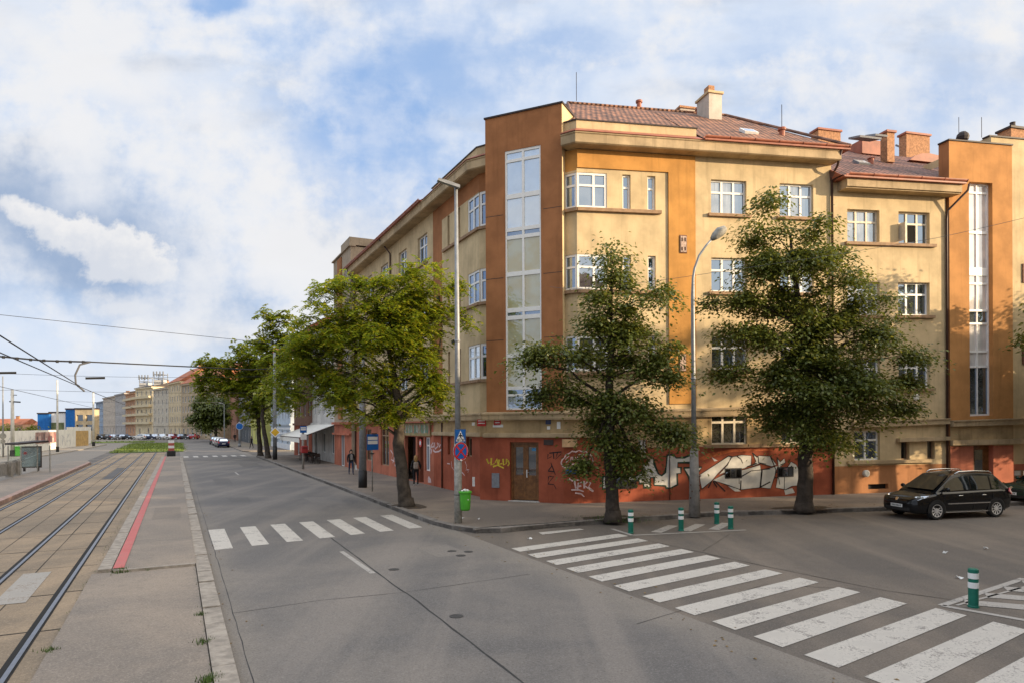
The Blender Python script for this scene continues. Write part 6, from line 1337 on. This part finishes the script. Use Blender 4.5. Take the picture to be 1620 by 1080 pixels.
for lab, uv_, col, kd in (('dark blue estate seen from behind, nearest of the cars far down the right kerb', (119.5, 7.0), (.010, .018, .06), 'estate'), ('silver estate in front of the dark blue one far down the right kerb', (125.6, 6.95), (.42, .41, .39), 'estate'), ('white car third in the row far down the right kerb', (133, 6.9), (.62, .62, .60), 'hatch'), ('dark grey car last in the row far down the right kerb', (141, 6.8), (.05, .052, .055), 'hatch')):
    make_car(lab, R(uv_[0], uv_[1], .01), hm+pi, carpaint('car_'+lab[:9].replace(' ', '_'), col), kd, 'cars far down the right kerb', False)
cl = [('black', (.012, .012, .013)), ('dark grey', (.045, .045, .05)), ('grey', (.16, .16, .17)), ('black', (.01, .011, .013)), ('white', (.62, .62, .6)), ('dark blue', (.012, .02, .05)), ('silver', (.4, .4, .4)), ('white', (.6, .6, .58)), ('dark red', (.22, .012, .015)), ('dark grey', (.06, .06, .062)), ('red', (.38, .02, .025)), ('grey', (.2, .2, .2))]
xs = [156, 168, 184, 199, 222, 238, 250, 262, 276, 291, 303, 175]; wh = ['below the blue-grey house', 'beside the pale far house', 'by the dark gateway', 'before the brick-coloured house', 'before the balcony house, the whitest of the row', 'right of the balcony house', 'before the grey house with slim windows', 'at the corner of the grey house', 'left of the brick and tan house', 'between the two red cars', 'at the right end of the far row', 'half hidden behind the grass strip']
for (cn, col), px, w_ in zip(cl, xs, wh):
    Y = 178; q = ray(px, 690); p = Vector((q.x*Y, Y, .01)); make_car(f'{cn} car parked in the far row {w_}', p, random.Random(px).choice((0, pi))+heading(Vector((-.45, .1, 0))), carpaint('car_far_'+cn.replace(' ', '_')+str(px), col), 'hatch', 'cars parked before the far houses', False)

# ------------------------------------------------------------ people
SKIN = M('skin', (.48, .28, .20), .6, .1, 20)
def skinmesh(name, V, E, rad, mats, pick, parent=None):
    me = bpy.data.meshes.new(name); me.from_pydata([tuple(v) for v in V], E, []); o = bpy.data.objects.new(name, me); COL.objects.link(o)
    m = o.modifiers.new('skin', 'SKIN'); m.use_smooth_shade = True
    for i, r in enumerate(rad): d = me.skin_vertices[0].data[i]; d.radius = r if hasattr(r, '__len__') else (r, r); d.use_root = (i == 0)
    s = o.modifiers.new('sub', 'SUBSURF'); s.levels = s.render_levels = 2
    dg = bpy.context.evaluated_depsgraph_get(); nm = bpy.data.meshes.new_from_object(o.evaluated_get(dg)); bpy.data.objects.remove(o)
    nm.name = name; nm.materials.clear()
    for m_ in mats: nm.materials.append(m_)
    for p in nm.polygons: p.material_index = pick(p.center); p.use_smooth = True
    o = bpy.data.objects.new(name, nm); COL.objects.link(o)
    if parent: o.parent = parent
    return o
def person(label, loc, face, h, top_, pants, shoes, hair, stride=.16, arms=(.0, .0), back=False, longhair=True, bend=(0.1, 0.1)):
    """standing or walking figure facing +x; face = heading"""
    P = thing('person', label, 'person', loc, face); k = h/1.70
    V, E, Rr = [], [], []
    def add(p, r, par=None):
        V.append(Vector(p)*k); Rr.append((r[0]*k, r[1]*k) if hasattr(r, '__len__') else (r*k, r*k)); i = len(V)-1
        if par is not None: E.append((par, i))
        return i
    pel = add((0, 0, .93), (.125, .155)); sp_ = add((0, 0, 1.10), (.125, .165), pel); ch = add((.01, 0, 1.27), (.135, .185), sp_); uc = add((0, 0, 1.38), (.10, .15), ch)
    nk = add((.01, 0, 1.47), .055, uc); h0 = add((.02, 0, 1.56), (.085, .078), nk); h1 = add((.02, 0, 1.64), (.085, .076), h0); add((.115, 0, 1.575), .018, h0)
    for s in (-1, 1):
        hp = add((0, s*.095, .88), (.095, .09), pel); st = stride*s
        kn = add((st*.55+.02, s*.10, .50), (.062, .06), hp); an = add((st*1.0-.02, s*.10, .10+(.03 if st < 0 else 0)), (.042, .042), kn); add((st*1.0+.14, s*.11, .04+(0 if st >= 0 else .0)), (.045, .03), an)
        sh = add((0, s*.185, 1.37), (.062, .060), uc); a_ = arms[0 if s < 0 else 1]
        el = add((-.03-st*.4, s*.25, 1.10), (.058, .058), sh); fx = .06+a_*.25; wr = add((fx-st*.5, s*.25, .88+a_*.22), (.032, .032), el)
        hd = add((fx+.03-st*.5, s*.25, .80+a_*.25), (.034, .020), wr)
        for q in range(4): b_ = add((fx+.015+.02*q-st*.5, s*.245, .755+a_*.27), .010, hd); add((fx+.02+.02*q-st*.5, s*.235, .715+a_*.28-(.012 if q in (0, 3) else 0)), .008, b_)
        th = add((fx+.075-st*.5, s*.232, .80+a_*.26), .011, hd); add((fx+.085-st*.5, s*.222, .765+a_*.27), .009, th)
    def pick(c):
        z = c.z/k; y = abs(c.y)/k
        if z < .11: return 3
        if y > .205 and z < .86+.22*max(arms): return 2 if z < .85+.18*max(arms) else 0
        if z > 1.46: return 2
        if z < .90: return 1
        return 0
    B = skinmesh('body', V, E, Rr, [top_, pants, SKIN, shoes], pick, P)
    hm_ = MB(); hm_.ball((.0, 0, 1.625*k), .108*k, 14, 0, (1.0, .92, 1.0))
    if longhair:
        hm_.lathe([(.04, -.30), (.085, -.22), (.105, -.08), (.10, .04), (.05, .09)], (-.045*k, 0, 1.60*k), 12, 0, (.62, 1.05))
    vs = [v for v in hm_.v]; 
    for i, v in enumerate(vs):
        if v[0] > .045*k and v[2] < 1.665*k: hm_.v[i] = (.03*k, v[1]*.9, v[2])
    hm_.build('hair', hair, P, smooth=True)
    return P, k
D_JK = M('jacket_black', (.018, .017, .018), .85, .2, 12, .3, 60); JEANS = M('jeans_blue', (.03, .045, .085), .85, .2, 14, .3, 60); D_PT = M('trousers_black', (.012, .012, .014), .85, .2, 12); SHOE_D = M('shoes_dark', (.03, .03, .03), .6, .1); SHOE_W = M('shoes_white', (.65, .65, .63), .6, .05); HAIR_D = M('hair_dark', (.015, .011, .009), .6, .2, 40); HAIR_F = M('hair_blond', (.38, .22, .08), .55, .25, 40); TOPG = M('top_grey', (.30, .28, .26), .85, .1, 20)
b = at(555.5, 750, .145); fc = heading(-D1.to_3d())
P, k = person('woman in open black jacket and blue jeans walking towards the viewer past the shops', b, fc, 1.68, D_JK, JEANS, SHOE_D, HAIR_D, .17)
mb = MB(); mb.prism([(.125*k, y*k, z*k) for y, z in ((-.075, 1.02), (.075, 1.02), (.085, 1.3), (.04, 1.42), (-.04, 1.42), (-.085, 1.3))], (.012, 0, 0)); mb.build('shirt', TOPG, P)
bg = thing('carrier_bag', 'white carrier bag held by the woman in the black jacket', 'bag', b, fc); mb = MB()
mb.prism([(.0, .25*k, .66*k), (.16, .25*k, .66*k), (.18, .27*k, .34*k), (-.02, .27*k, .34*k)], (0, .09, 0)); mb.build('bag_body', M('bag_white', (.68, .68, .66), .6, .1, 14), bg); mb = MB(); mb.tube([(.03, .29*k, .65*k), (.07, .26*k, .78*k), (.12, .29*k, .65*k)], .008, 6); mb.build('bag_handle', PAPER, bg)
b = at(658, 768, .145); fc = heading(D1.to_3d()+N1.to_3d()*.25)
P, k = person('fair-haired woman in black seen from behind at the shop door', b, fc, 1.66, D_JK, D_PT, SHOE_W, HAIR_F, .05, (.35, .35))
bp = thing('backpack', 'small pale backpack on the fair-haired woman at the shop door', 'backpack', b, fc); mb = MB(); mb.box((-.20*k, 0, 1.16*k), (.14, .27, .38), 0, bev=.05); mb.build('bag_body', M('backpack_tan', (.33, .27, .22), .85, .2, 10), bp); mb = MB(); mb.box((-.285*k, 0, 1.09*k), (.05, .2, .17), 0, bev=.02); mb.build('front_pocket', M('backpack_tan'  , (.3, .2, .2)), bp)
for y in (-.1, .1): mb = MB(); mb.tube([(-.15*k, y, 1.33*k), (-.06*k, y*1.1, 1.44*k), (.06*k, y*1.15, 1.42*k), (.125*k, y*1.1, 1.26*k), (.05*k, y*1.5, 1.08*k), (-.14*k, y*1.1, 1.0*k)], .016, 6); mb.build('shoulder_strap', M('strap_dark', (.08, .06, .05), .8, .1), bp)
b = at(398, 708.5, .145); P, k = person('person in dark coat walking far down the right pavement by the pale blue shopfront', b, heading(N1.to_3d()*-1+D1.to_3d()), 1.75, D_JK, D_PT, SHOE_D, HAIR_D, .2, longhair=False)
b = at(371.5, 699, .145); P, k = person('dark standing person beside the yellow-green house far down the pavement', b, heading(-D1.to_3d()), 1.8, D_PT, D_PT, SHOE_D, HAIR_D, .08, longhair=False)
# ------------------------------------------------------------ houses and things farther away
G_FAR = glass('glass_far', (.022, .026, .03), .08)
def row_house(label, P0, P1, h, wallm, cols, floors, roofm=None, depth=11, ground=None, gh=3.6, roof_h=3.5, win=(1.1, 1.7), winmat=None, name='house', trim=True, zbase=0.0, cornice=None, cat='building', group=None):
    T_ = thing(name, label, cat, (0, 0, 0), 0, group); Fc = Fac(P0, P1); mb = MB(); ops = []
    fh = (h-gh-.6)/max(floors-1, 1); zz_ = [gh+.9+fh*i for i in range(floors-1)]
    for z in zz_:
        for i in range(cols):
            u = Fc.L*(i+.5)/cols; ops.append((u-win[0]/2, u+win[0]/2, z, z+min(win[1], fh-1.0), .18))
    gops = []
    ng = max(1, int(cols*.7))
    for i in range(ng): u = Fc.L*(i+.5)/ng; gops.append((u-.75, u+.75, .9 if i % 3 else .1, 2.8, .2))
    Fc.wall(mb, 0, Fc.L, -.1, h, ops+gops, lambda u, z: 1 if z < gh else 0, zs=(gh,))
    q = [Fc.pt(0, 0), Fc.pt(Fc.L, 0), Fc.pt(Fc.L, 0, -depth), Fc.pt(0, 0, -depth)]
    for a, b in ((1, 2), (2, 3), (3, 0)): mb.add([(q[a].x, q[a].y, -.1), (q[b].x, q[b].y, -.1), (q[b].x, q[b].y, h), (q[a].x, q[a].y, h)], [(0, 1, 2, 3)], 0)
    mb.build('wall', [wallm, ground or wallm], T_)
    for o in ops+gops:
        w_ = MB(); a, b, c, d = o[:4]; Fc.box(w_, a, b, c, c+.08, -.16, -.1); Fc.box(w_, a, b, d-.08, d, -.16, -.1); Fc.box(w_, a, a+.08, c+.08, d-.08, -.16, -.1); Fc.box(w_, b-.08, b, c+.08, d-.08, -.16, -.1); Fc.box(w_, (a+b)/2-.04, (a+b)/2+.04, c+.08, d-.08, -.16, -.101)
        W_ = w_.build('window', winmat or WHITE_W, T_); pb = MB(); pb.poly([Fc.pt(a, c, -.14), Fc.pt(b, c, -.14), Fc.pt(b, d, -.14), Fc.pt(a, d, -.14)]); pb.build('pane', G_FAR, W_)
    if trim: mb = MB(); Fc.box(mb, -.02, Fc.L+.02, gh-.1, gh+.15, -.02, .18); Fc.box(mb, -.02, Fc.L+.02, h-.45, h, -.02, .45); mb.build('cornice', cornice or wallm, T_)
    rm = roofm or FLASH
    if roof_h > 0:
        mb = MB(); e0, e1, r0_, r1_ = Fc.pt(-.05, h+.02, .55), Fc.pt(Fc.L+.05, h+.02, .55), Fc.pt(-.05, h+roof_h, -depth/2), Fc.pt(Fc.L+.05, h+roof_h, -depth/2); b0, b1 = Fc.pt(-.05, h, -depth), Fc.pt(Fc.L+.05, h, -depth)
        mb.poly([e0, e1, r1_, r0_]); mb.poly([r0_, r1_, b1, b0]); mb.poly([e0, r0_, b0]); mb.poly([e1, b1, r1_]); ro = mb.build('roof', rm, T_); recalc(ro)
        c = Fc.pt(Fc.L*.6, 0, -depth/2-.5); chimney(ro, c, 1.4, .7, h+roof_h-1, h+roof_h+1.1, 0, BRICK, FLASH)
    else:
        mb = MB(); mb.poly([Fc.pt(0, h-.01, 0), Fc.pt(Fc.L, h-.01, 0), Fc.pt(Fc.L, h-.01, -depth), Fc.pt(0, h-.01, -depth)]); mb.build('roof', rm, T_)
    return T_, Fc
vR = lambda u: R(u, V1)
# beyond the corner house: stair tower house, white café house, brown house
ts, Fs = row_house('beige-grey stepped stair-tower house with rust strip right behind the corner house', vR(59.6)-N1.to_3d()*.35, vR(53.25)-N1.to_3d()*.35, 17.4, plaster('plaster_beige_grey', (.36, .29, .21), .5), 2, 5, FLASH, ground=SALMON, roof_h=0, trim=False)
mb = MB(); Fs.box(mb, 1.9, 3.3, 4, 17.2, -.02, .10); mb.build('pilaster', RUST, ts); mb = MB(); Fs.box(mb, -.1, Fs.L+.1, 17.4, 17.5, -.4, .15); Fs.box(mb, 3.4, Fs.L+.1, 17.5, 18.1, -3, .1); mb.build('parapet', MC['plaster_beige_grey'], ts); mb = MB(); Fs.box(mb, 0, Fs.L, 3.55, 3.75, -.02, .25); Fs.box(mb, 0, Fs.L, 2.7, 2.85, -.02, .2); mb.build('ledge', SALMON, ts)
T_OLD = M('roof_far_red', (.30, .11, .06), .85, .25, .6, .4, 6); PALE_W = plaster('plaster_white', (.52, .50, .47), .4); BRN = plaster('plaster_brown', (.24, .13, .09), .4); LBLUE = plaster('plaster_paleblue', (.42, .48, .54), .2); YGRN = plaster('plaster_yellowgreen', (.52, .50, .16), .3); GREYP = plaster('plaster_grey', (.30, .29, .29), .4); DKGREY = M('shop_grey', (.08, .09, .10), .7, .2)
tc_, Fcf = row_house('white plastered house with the café awning', vR(72), vR(59.9), 12.5, PALE_W, 5, 4, T_OLD, ground=PALE_W)
row_house('dark brown house with red ground floor left of the white café house', vR(84), vR(72.2), 13.5, BRN, 4, 4, T_OLD, ground=REDW)
row_house('pale blue and white striped house with dark plinth behind the two thin trunks', R(118, V1+1.5), R(97, V1+1.5), 13, LBLUE, 7, 4, T_OLD, ground=LBLUE)
mb = MB(); Fx = Fac(R(118, V1+1.5), R(97, V1+1.5))
for z in (1.5, 2.2, 2.9): Fx.box(mb, 0, 21, z, z+.3, 0, .05)
Fx.box(mb, 0, 21, 0, .9, 0, .08); pz = mb.build('shopfront', [M('stripe_white', (.62, .64, .66), .7, .1)], bpy.data.objects['house.002'] if 'house.002' in bpy.data.objects else None)
row_house('yellow-green house down the right side of the road', R(140, V1+.5), R(118.3, V1+.5), 14, YGRN, 6, 4, T_OLD, ground=YGRN)
row_house('grey house down the right side of the road beyond the yellow-green one', R(165, V1+.3), R(140.3, V1+.3), 15, GREYP, 7, 4, T_OLD, ground=DKGREY)
row_house('brick-red house far down the right side of the road', R(200, V1), R(165.3, V1), 13, plaster('plaster_brickred', (.34, .17, .11), .4), 9, 4, T_OLD)
# café awning and terrace
aw = thing('awning', 'long off-white sloping awning over the café terrace', 'awning')
AWN = M('awning_cloth', (.72, .69, .62), .8, .08, 3)
A0, A1, A2, A3 = R(72, V1-.02, 3.6), R(60.2, V1-.02, 3.6), R(60.2, V1-3.2, 2.45), R(72, V1-3.2, 2.45)
mb = MB(); mb.prism([A0, A1, A2, A3], (0, 0, .03)); mb.build('cloth', AWN, aw); mb = MB(); mb.prism([A3, A2, A2+Vector((0, 0, -.42)), A3+Vector((0, 0, -.42))], N1.to_3d()*.02); mb.build('valance', AWN, aw)
mb = MB(); mb.tube([A1+Vector((0, 0, -.08)), A2+Vector((0, 0, -.03))], .04, 6); mb.tube([A0+Vector((0, 0, -.08)), A3+Vector((0, 0, -.03))], .04, 6); mb.tube([A3, A2], .04, 6); mb.build('awning_arm', FLASH, aw)
DKW = M('dark_wood', (.03, .018, .013), .6, .2, 10)
def table_(label, p):
    T_ = thing('cafe_table', label, 'table', p, TH, 'tables of the café terrace'); mb = MB(); mb.box((0, 0, .73), (.8, .8, .04), 0, bev=.01); mb.build('table_top', DKW, T_)
    for sx_ in (-1, 1):
        for sy_ in (-1, 1): mb = MB(); mb.tube([(sx_*.34, sy_*.34, 0), (sx_*.33, sy_*.33, .71)], .025, 6); mb.build('leg', DKW, T_)
def chair_(label, p, rz):
    T_ = thing('cafe_chair', label, 'chair', p, rz, 'chairs of the café terrace'); mb = MB(); mb.box((0, 0, .45), (.44, .44, .04), 0, bev=.01); mb.build('seat', DKW, T_); mb = MB(); mb.box((-.2, 0, .72), (.03, .42, .34), 0, bev=.01); mb.build('backrest', DKW, T_)
    for sx_ in (-1, 1):
        for sy_ in (-1, 1): mb = MB(); mb.tube([(sx_*.19, sy_*.19, 0), (sx_*.19, sy_*.19, .86 if sx_ < 0 else .43)], .018, 6); mb.build('leg', DKW, T_)
for i, (u, nm) in enumerate(((62, 'nearest the viewer'), (65, 'in the middle of the terrace'), (68, 'at the far end of the terrace'))):
    table_('dark café table '+nm, R(u, 11.2, .145))
    for j, (du, s_) in enumerate(((-.75, 'near'), (.75, 'far'))): chair_(f'dark café chair {s_} side of table {nm}', R(u+du, 11.2+.1*j, .145), heading(D1.to_3d())+(0 if du < 0 else pi))
# the far row of houses where the road bends left
def fp(px, Y): r = ray(px, 690); return Vector((r.x*Y, Y, 0))
T_FR = M('roof_far_brick', (.36, .13, .07), .85, .25, .6, .4, 6)
far = [(152, 163, 330, 318, 15.0, plaster('far_bluegrey', (.32, .40, .50), .3), 5, 5, FLASH, 'blue-grey house, leftmost of the far row'), (163.5, 182, 316, 292, 16.5, plaster('far_beige', (.56, .48, .39), .3), 6, 5, FLASH, 'pale beige house second from the left in the far row'), (182.5, 198.5, 291, 272, 16.8, plaster('far_grey', (.44, .42, .40), .3), 6, 5, FLASH, 'dull grey house left of the brick-coloured one in the far row'), (199, 214, 268, 252, 16.0, plaster('far_brick', (.52, .30, .18), .3), 5, 5, M('roof_slate', (.10, .10, .11), .7, .2), 'brick-coloured house beside the balconies in the far row'),
       (214.5, 242, 248, 236, 17.2, plaster('far_cream', (.68, .57, .38), .3), 4, 5, FLASH, 'cream house with balconies and rooftop antennas in the far row'), (242.5, 267, 226, 212, 15.6, plaster('far_stone', (.54, .48, .38), .3), 4, 5, M('roof_darkred', (.14, .05, .035), .85, .2), 'stone-grey house with slim windows in the far row'), (267.5, 287, 208, 196, 16.4, plaster('far_tan', (.62, .50, .32), .3), 5, 5, T_FR, 'tan house with big red roof in the far row'), (287.5, 345, 193, 170, 15.2, plaster('far_olive', (.46, .36, .24), .35), 12, 5, T_FR, 'long olive-tan house with red roof ending the far row behind the round tree')]
for px0, px1, Y0, Y1, h, m, c, f_, rm, lab in far:
    T_, Fc = row_house(lab, fp(px0, Y0), fp(px1, Y1), h, m, c, f_, rm, depth=13, roof_h=(4.6 if rm is T_FR else 1.6), win=(1.2, 1.7))
    if 'balcon' in lab:
        for k in range(4): mb = MB(); Fc.box(mb, -.6, Fc.L*.95, 4.2+k*3.0, 5.0+k*3.0, -.02, 1.1); mb.build('balcony', M('balcony_cream', (.62, .52, .34), .8, .1), T_)
        mm = MB(); c_ = Fc.pt(Fc.L*.62, 0, -5); 
        for x, y in ((-1, -1), (1, -1), (1, 1), (-1, 1)): mm.tube([(c_.x+x*1.6, c_.y+y*1.6, 17), (c_.x+x*1.6, c_.y+y*1.6, 22.4)], .13, 5)
        for z in (19, 20.4, 21.8): mm.box((c_.x, c_.y, z), (3.6, 3.6, .18))
        for x in (-1.7, -.6, .6, 1.7): mm.box((c_.x+x, c_.y-1.8, 22), (.35, .3, 1.8))
        mm.build('antenna_mast', GALV, T_); mm = MB(); mm.box((c_.x, c_.y, 18.6), (3, 3, 2.6)); mm.build('rooftop_room', PALE_W, T_)
for px, Y, lab in ((329.5, 205, 'thin aerial on the red roof'),): pass
# white hoarding with poster, construction blocks, beige building
hd = thing('hoarding', 'long white graffiti-smeared hoarding along the left pavement', 'fence'); HB = Fac(at(-45, 727, .1), at(120, 705.5, .1))
mb = MB(); HB.box(mb, 0, HB.L, .1, 3.0, -.08, 0); mb.build('panels', M('hoarding_white', (.80, .77, .71), .8, .08, .8, streak=.2), hd)
mb = MB(); rd = random.Random(12)
for k in range(40):
    u = rd.uniform(1, HB.L-1); pts = [HB.pt(u+rd.uniform(-.6, .6)*q, .5+rd.random()*1.9, .012) for q in range(4)]; mb.strip(pts, rd.uniform(.04, .12), HB.n, rd.choice((0, 0, 1)))
mb.build('graffiti', [M('tag_grey', (.30, .33, .38), .8, .2), M('tag_faded', (.45, .45, .5), .8, .2)], hd)
po = thing('poster', 'wide pinkish photo poster hung on the white hoarding', 'poster'); a, b = HB.px(56, 690), HB.px(89, 690); ua, ub = (a-HB.P).dot(HB.e), (b-HB.P).dot(HB.e); mb = MB(); HB.box(mb, ua, ub, 1.15, 2.72, .003, .05); mb.build('sheet', M('poster_pink', (.42, .26, .23), .6, .5, .6), po)
rd = random.Random(3)
for k in range(9): mb = MB(); u = ua+(ub-ua)*(k+.3)/9.5; HB.box(mb, u, u+(ub-ua)*rd.uniform(.05, .1), 1.25, rd.uniform(1.7, 2.6), .051, .06); mb.build('printed_figure', M('poster_ink%d' % (k % 3), ((.10, .07, .08), (.55, .42, .38), (.30, .12, .12))[k % 3], .6, .3, 2), po)
oc2 = thing('site_door', 'ochre plywood panel at the right end of the hoarding', 'panel'); mb = MB(); HB2 = Fac(at(119.5, 705.4, .1), at(140, 703.8, .1)); HB2.box(mb, 0, HB2.L, .1, 2.75, -.1, 0); mb.build('board', M('plywood_ochre', (.50, .33, .14), .8, .2, 2, streak=.4), oc2)
wc = thing('hoarding', 'short white hoarding piece right of the ochre panel', 'fence'); mb = MB(); HB3 = Fac(at(118, 704.5, .1), at(154, 700, .1)); HB3.box(mb, 0, HB3.L, .1, 3.4, -1.2, -1.1); mb.build('panels', MC['hoarding_white'], wc)
gb = thing('wheelie_bin', 'bright green bin in front of the hoarding at the far left', 'bin', at(29.5, 721, .1)); mb = MB(); mb.box((0, 0, .55), (.6, .7, 1.0), .4, bev=.05); mb.build('bin_body', M('bin_lime', (.10, .55, .05), .5, .1), gb); mb = MB(); mb.box((0, 0, 1.1), (.66, .76, .1), .4, bev=.03); mb.build('lid', MC['bin_lime'], gb)
def block(label, px0, px1, Y, h, mats, name='building', windows=0, dep=2.5, win_mat=None):
    T_ = thing(name, label, 'building'); Fc = Fac(fp(px0, Y), fp(px1, Y)); mb = MB(); ops = []
    if windows:
        for z in (h*.30, h*.62):
            for i in range(windows): u = Fc.L*(i+.5)/windows; ops.append((u-Fc.L/windows*.36, u+Fc.L/windows*.36, z, z+h*.2, .5))
    Fc.wall(mb, 0, Fc.L, 0, h, ops); q = [Fc.pt(Fc.L, 0), Fc.pt(Fc.L, 0, -dep), Fc.pt(0, 0, -dep), Fc.pt(0, 0)]
    for a, b in zip(q, q[1:]): mb.add([(a.x, a.y, 0), (b.x, b.y, 0), (b.x, b.y, h), (a.x, a.y, h)], [(0, 1, 2, 3)])
    mb.poly([Fc.pt(0, h, 0), Fc.pt(Fc.L, h, 0), Fc.pt(Fc.L, h, -dep), Fc.pt(0, h, -dep)]); mb.build('wall', mats, T_)
    for o in ops: w_ = MB(); Fc.box(w_, *o[:4], -.5, -.4); w_.build('window', win_mat or G_DIM, T_)
    mb = MB(); Fc.box(mb, -.1, Fc.L+.1, h+.01, h+.35, -dep-.1, .2); mb.build('roof', FLASH, T_); return T_, Fc
BLU = M('scaffold_blue', (.012, .13, .42), .7, .15, 1.5, streak=.2)
T_, Fc = block('blue sheeted building left of the white panel building', 59.5, 77.5, 190, 7.0, BLU); T_, Fc = block('blue sheeted tower right of the white panel building', 104, 118.5, 190, 8.2, BLU)
T_, Fc = block('low white panel building between the two blue ones', 77.8, 103.7, 191, 7.3, M('panel_white', (.78, .77, .74), .7, .05)); mb = MB(); Fc.box(mb, .4, Fc.L-.4, .5, 4.6, 0, .1); mb.build('glazing', M('glazing_olive', (.14, .16, .07), .4, .5, .4), T_)
T_, Fc = block('unfinished sandy concrete building with dark openings', 118.8, 148, 176, 7.9, plaster('concrete_sand', (.50, .40, .26), .3), windows=2, dep=2.5)
for lab, px, Y, r in (('yellow-green bush behind the hoarding left of the blue building', 41, 150, 3.3), ('low hedge-like bushes behind the hoarding at the far left', 8, 150, 2.6), ('small bush right behind the first one beyond the hoarding', 53, 158, 2.4)):
    b = fp(px, Y); make_tree(lab, b, [(x*r*.7, r*.85+abs(x)*-.5, r*.6, r*.6, 0) for x in (-.8, 0, .8)], [(0, 0, 0, .3), (0, 0, 1, .25), (0, 0, 2.5, .1)], BARK, [LIND_Y, ROB], int(px), 'linden', per=70, dens=.12, leaf=.6, name='bush', group='bushes behind the hoarding')
for lab, px0, px1, Y, h in (('low house with terracotta roof on the left horizon', 52, 72, 260, 4.2), ('long low terracotta roofed house at the left edge of the horizon', -25, 36, 300, 4.5)):
    row_house(lab, fp(px0, Y), fp(px1, Y), h, plaster('far_salmon', (.50, .30, .20), .2), 6, 2, T_FR, depth=12, roof_h=2.6, gh=.3)
# tram shelter, advertisement panel and railing on the far platform
sh = thing('tram_shelter', 'tram stop shelter with dark flat roof on the far platform', 'shelter'); A_ = at(33, 748.5, .2); B_ = at(79, 745.5, .2); dv = (B_-A_); 
mb = MB(); n_ = Vector((dv.y, -dv.x, 0)).normalized(); zt = atY(33, 703, A_.y).z
mb.prism([A_-n_*.3+Vector((0, 0, zt-.2)), B_-n_*.1+Vector((0, 0, zt-.05)), B_+n_*-1.6+Vector((0, 0, zt-.05)), A_+n_*-1.8+Vector((0, 0, zt-.2))], (0, 0, .12)); mb.build('roof', FLASH, sh)
for q in (A_, B_, A_-n_*1.4, B_-n_*1.4): mb = MB(); mb.tube([(q.x, q.y, .18), (q.x, q.y, zt-.1)], .045, 8); mb.build('post', GALV_D, sh)
mb = MB(); q0, q1 = B_-n_*1.4, A_-n_*1.4; mb.prism([(q0.x, q0.y, .5), (q1.x, q1.y, .5), (q1.x, q1.y, 2.3), (q0.x, q0.y, 2.3)], n_*.02)
cg, ntg, bg_ = newmat('clear_glass'); bg_.inputs['Transmission Weight'].default_value = .95; bg_.inputs['Roughness'].default_value = .02; bg_.inputs['Base Color'].default_value = (.9, .95, .93, 1); bg_.inputs['IOR'].default_value = 1.05
mb.build('glass_wall', cg, sh)
ad = thing('advertisement_panel', 'glass advertisement case with a red mark at the end of the tram shelter', 'display case'); C0, C1 = at(32.5, 745, .2), at(66, 744, .2); Fa = Fac(C0, C1)
mb = MB(); Fa.box(mb, 0, Fa.L, .45, 2.05, -.12, 0); Fa.box(mb, .15, .3, .2, .45, -.1, -.02); Fa.box(mb, Fa.L-.3, Fa.L-.15, .2, .45, -.1, -.02); mb.build('case', FLASH, ad); mb = MB(); Fa.box(mb, .07, Fa.L-.07, .55, 1.95, .001, .01); mb.build('pane', glass('ad_glass', (.16, .23, .25), .25), ad)
mb = MB(); u = Fa.L*.22; mb.poly([Fa.pt(u+.17*cos(t)*(1 if i % 2 else .45), 1.55+.17*sin(t)*(1 if i % 2 else .45), .014) for i, t in enumerate(np.linspace(0, 2*pi, 11)[:-1])]); mb.strip([Fa.pt(Fa.L*.2, 1.1, .013), Fa.pt(Fa.L*.45, 1.25, .013), Fa.pt(Fa.L*.9, 1.5, .013)], .04, Fa.n, 1); mb.build('printed_mark', [M('mark_red', (.45, .05, .06), .6, .1), M('mark_pale', (.5, .6, .62), .6, .1)], ad)
for lab, px in (('concrete slab post of the railing left of the shelter, the left one', 15), ('concrete slab post of the railing nearer to the tram shelter', 26)):
    b = at(px, 754 if px < 20 else 751, .2); T_ = thing('railing_post', lab, 'post', b, 0, 'railing posts by the shelter'); mb = MB(); mb.box((0, 0, .5), (.38, .25, 1.0), .2, bev=.02); mb.build('slab', CONC, T_)
rl_ = thing('railing', 'low metal railing left of the tram shelter', 'railing'); mb = MB(); a, b = at(-30, 764, .2), at(30, 750, .2); mb.tube([a+Vector((0, 0, 1.0)), b+Vector((0, 0, 1.05))], .04, 6); mb.build('top_rail', GALV_D, rl_); mb = MB(); mb.prism([a+Vector((0, 0, .15)), b+Vector((0, 0, .15)), b+Vector((0, 0, .9)), a+Vector((0, 0, .9))], (.02, .03, 0)); mb.build('panel', CONC, rl_)
# ------------------------------------------------------------ the block across the side street: outside the picture, it keeps the crossing in shade
q0 = R(2.5, 13.6); e2 = FR.e
row_house('cream corner block across the side street outside the picture', q0+e2*34, q0, 12.5, CREAM, 12, 4, T_OLD, depth=14, name='house', roof_h=2.5)
row_house('lower cream house beside the corner block across the side street', q0+e2*58, q0+e2*34.3, 8.5, CREAM_G, 8, 3, T_OLD, depth=12, roof_h=2)
row_house('main road front of the corner block outside the picture', q0, q0-D1.to_3d()*30, 12.5, CREAM_G, 9, 4, T_OLD, depth=10, roof_h=2.5)
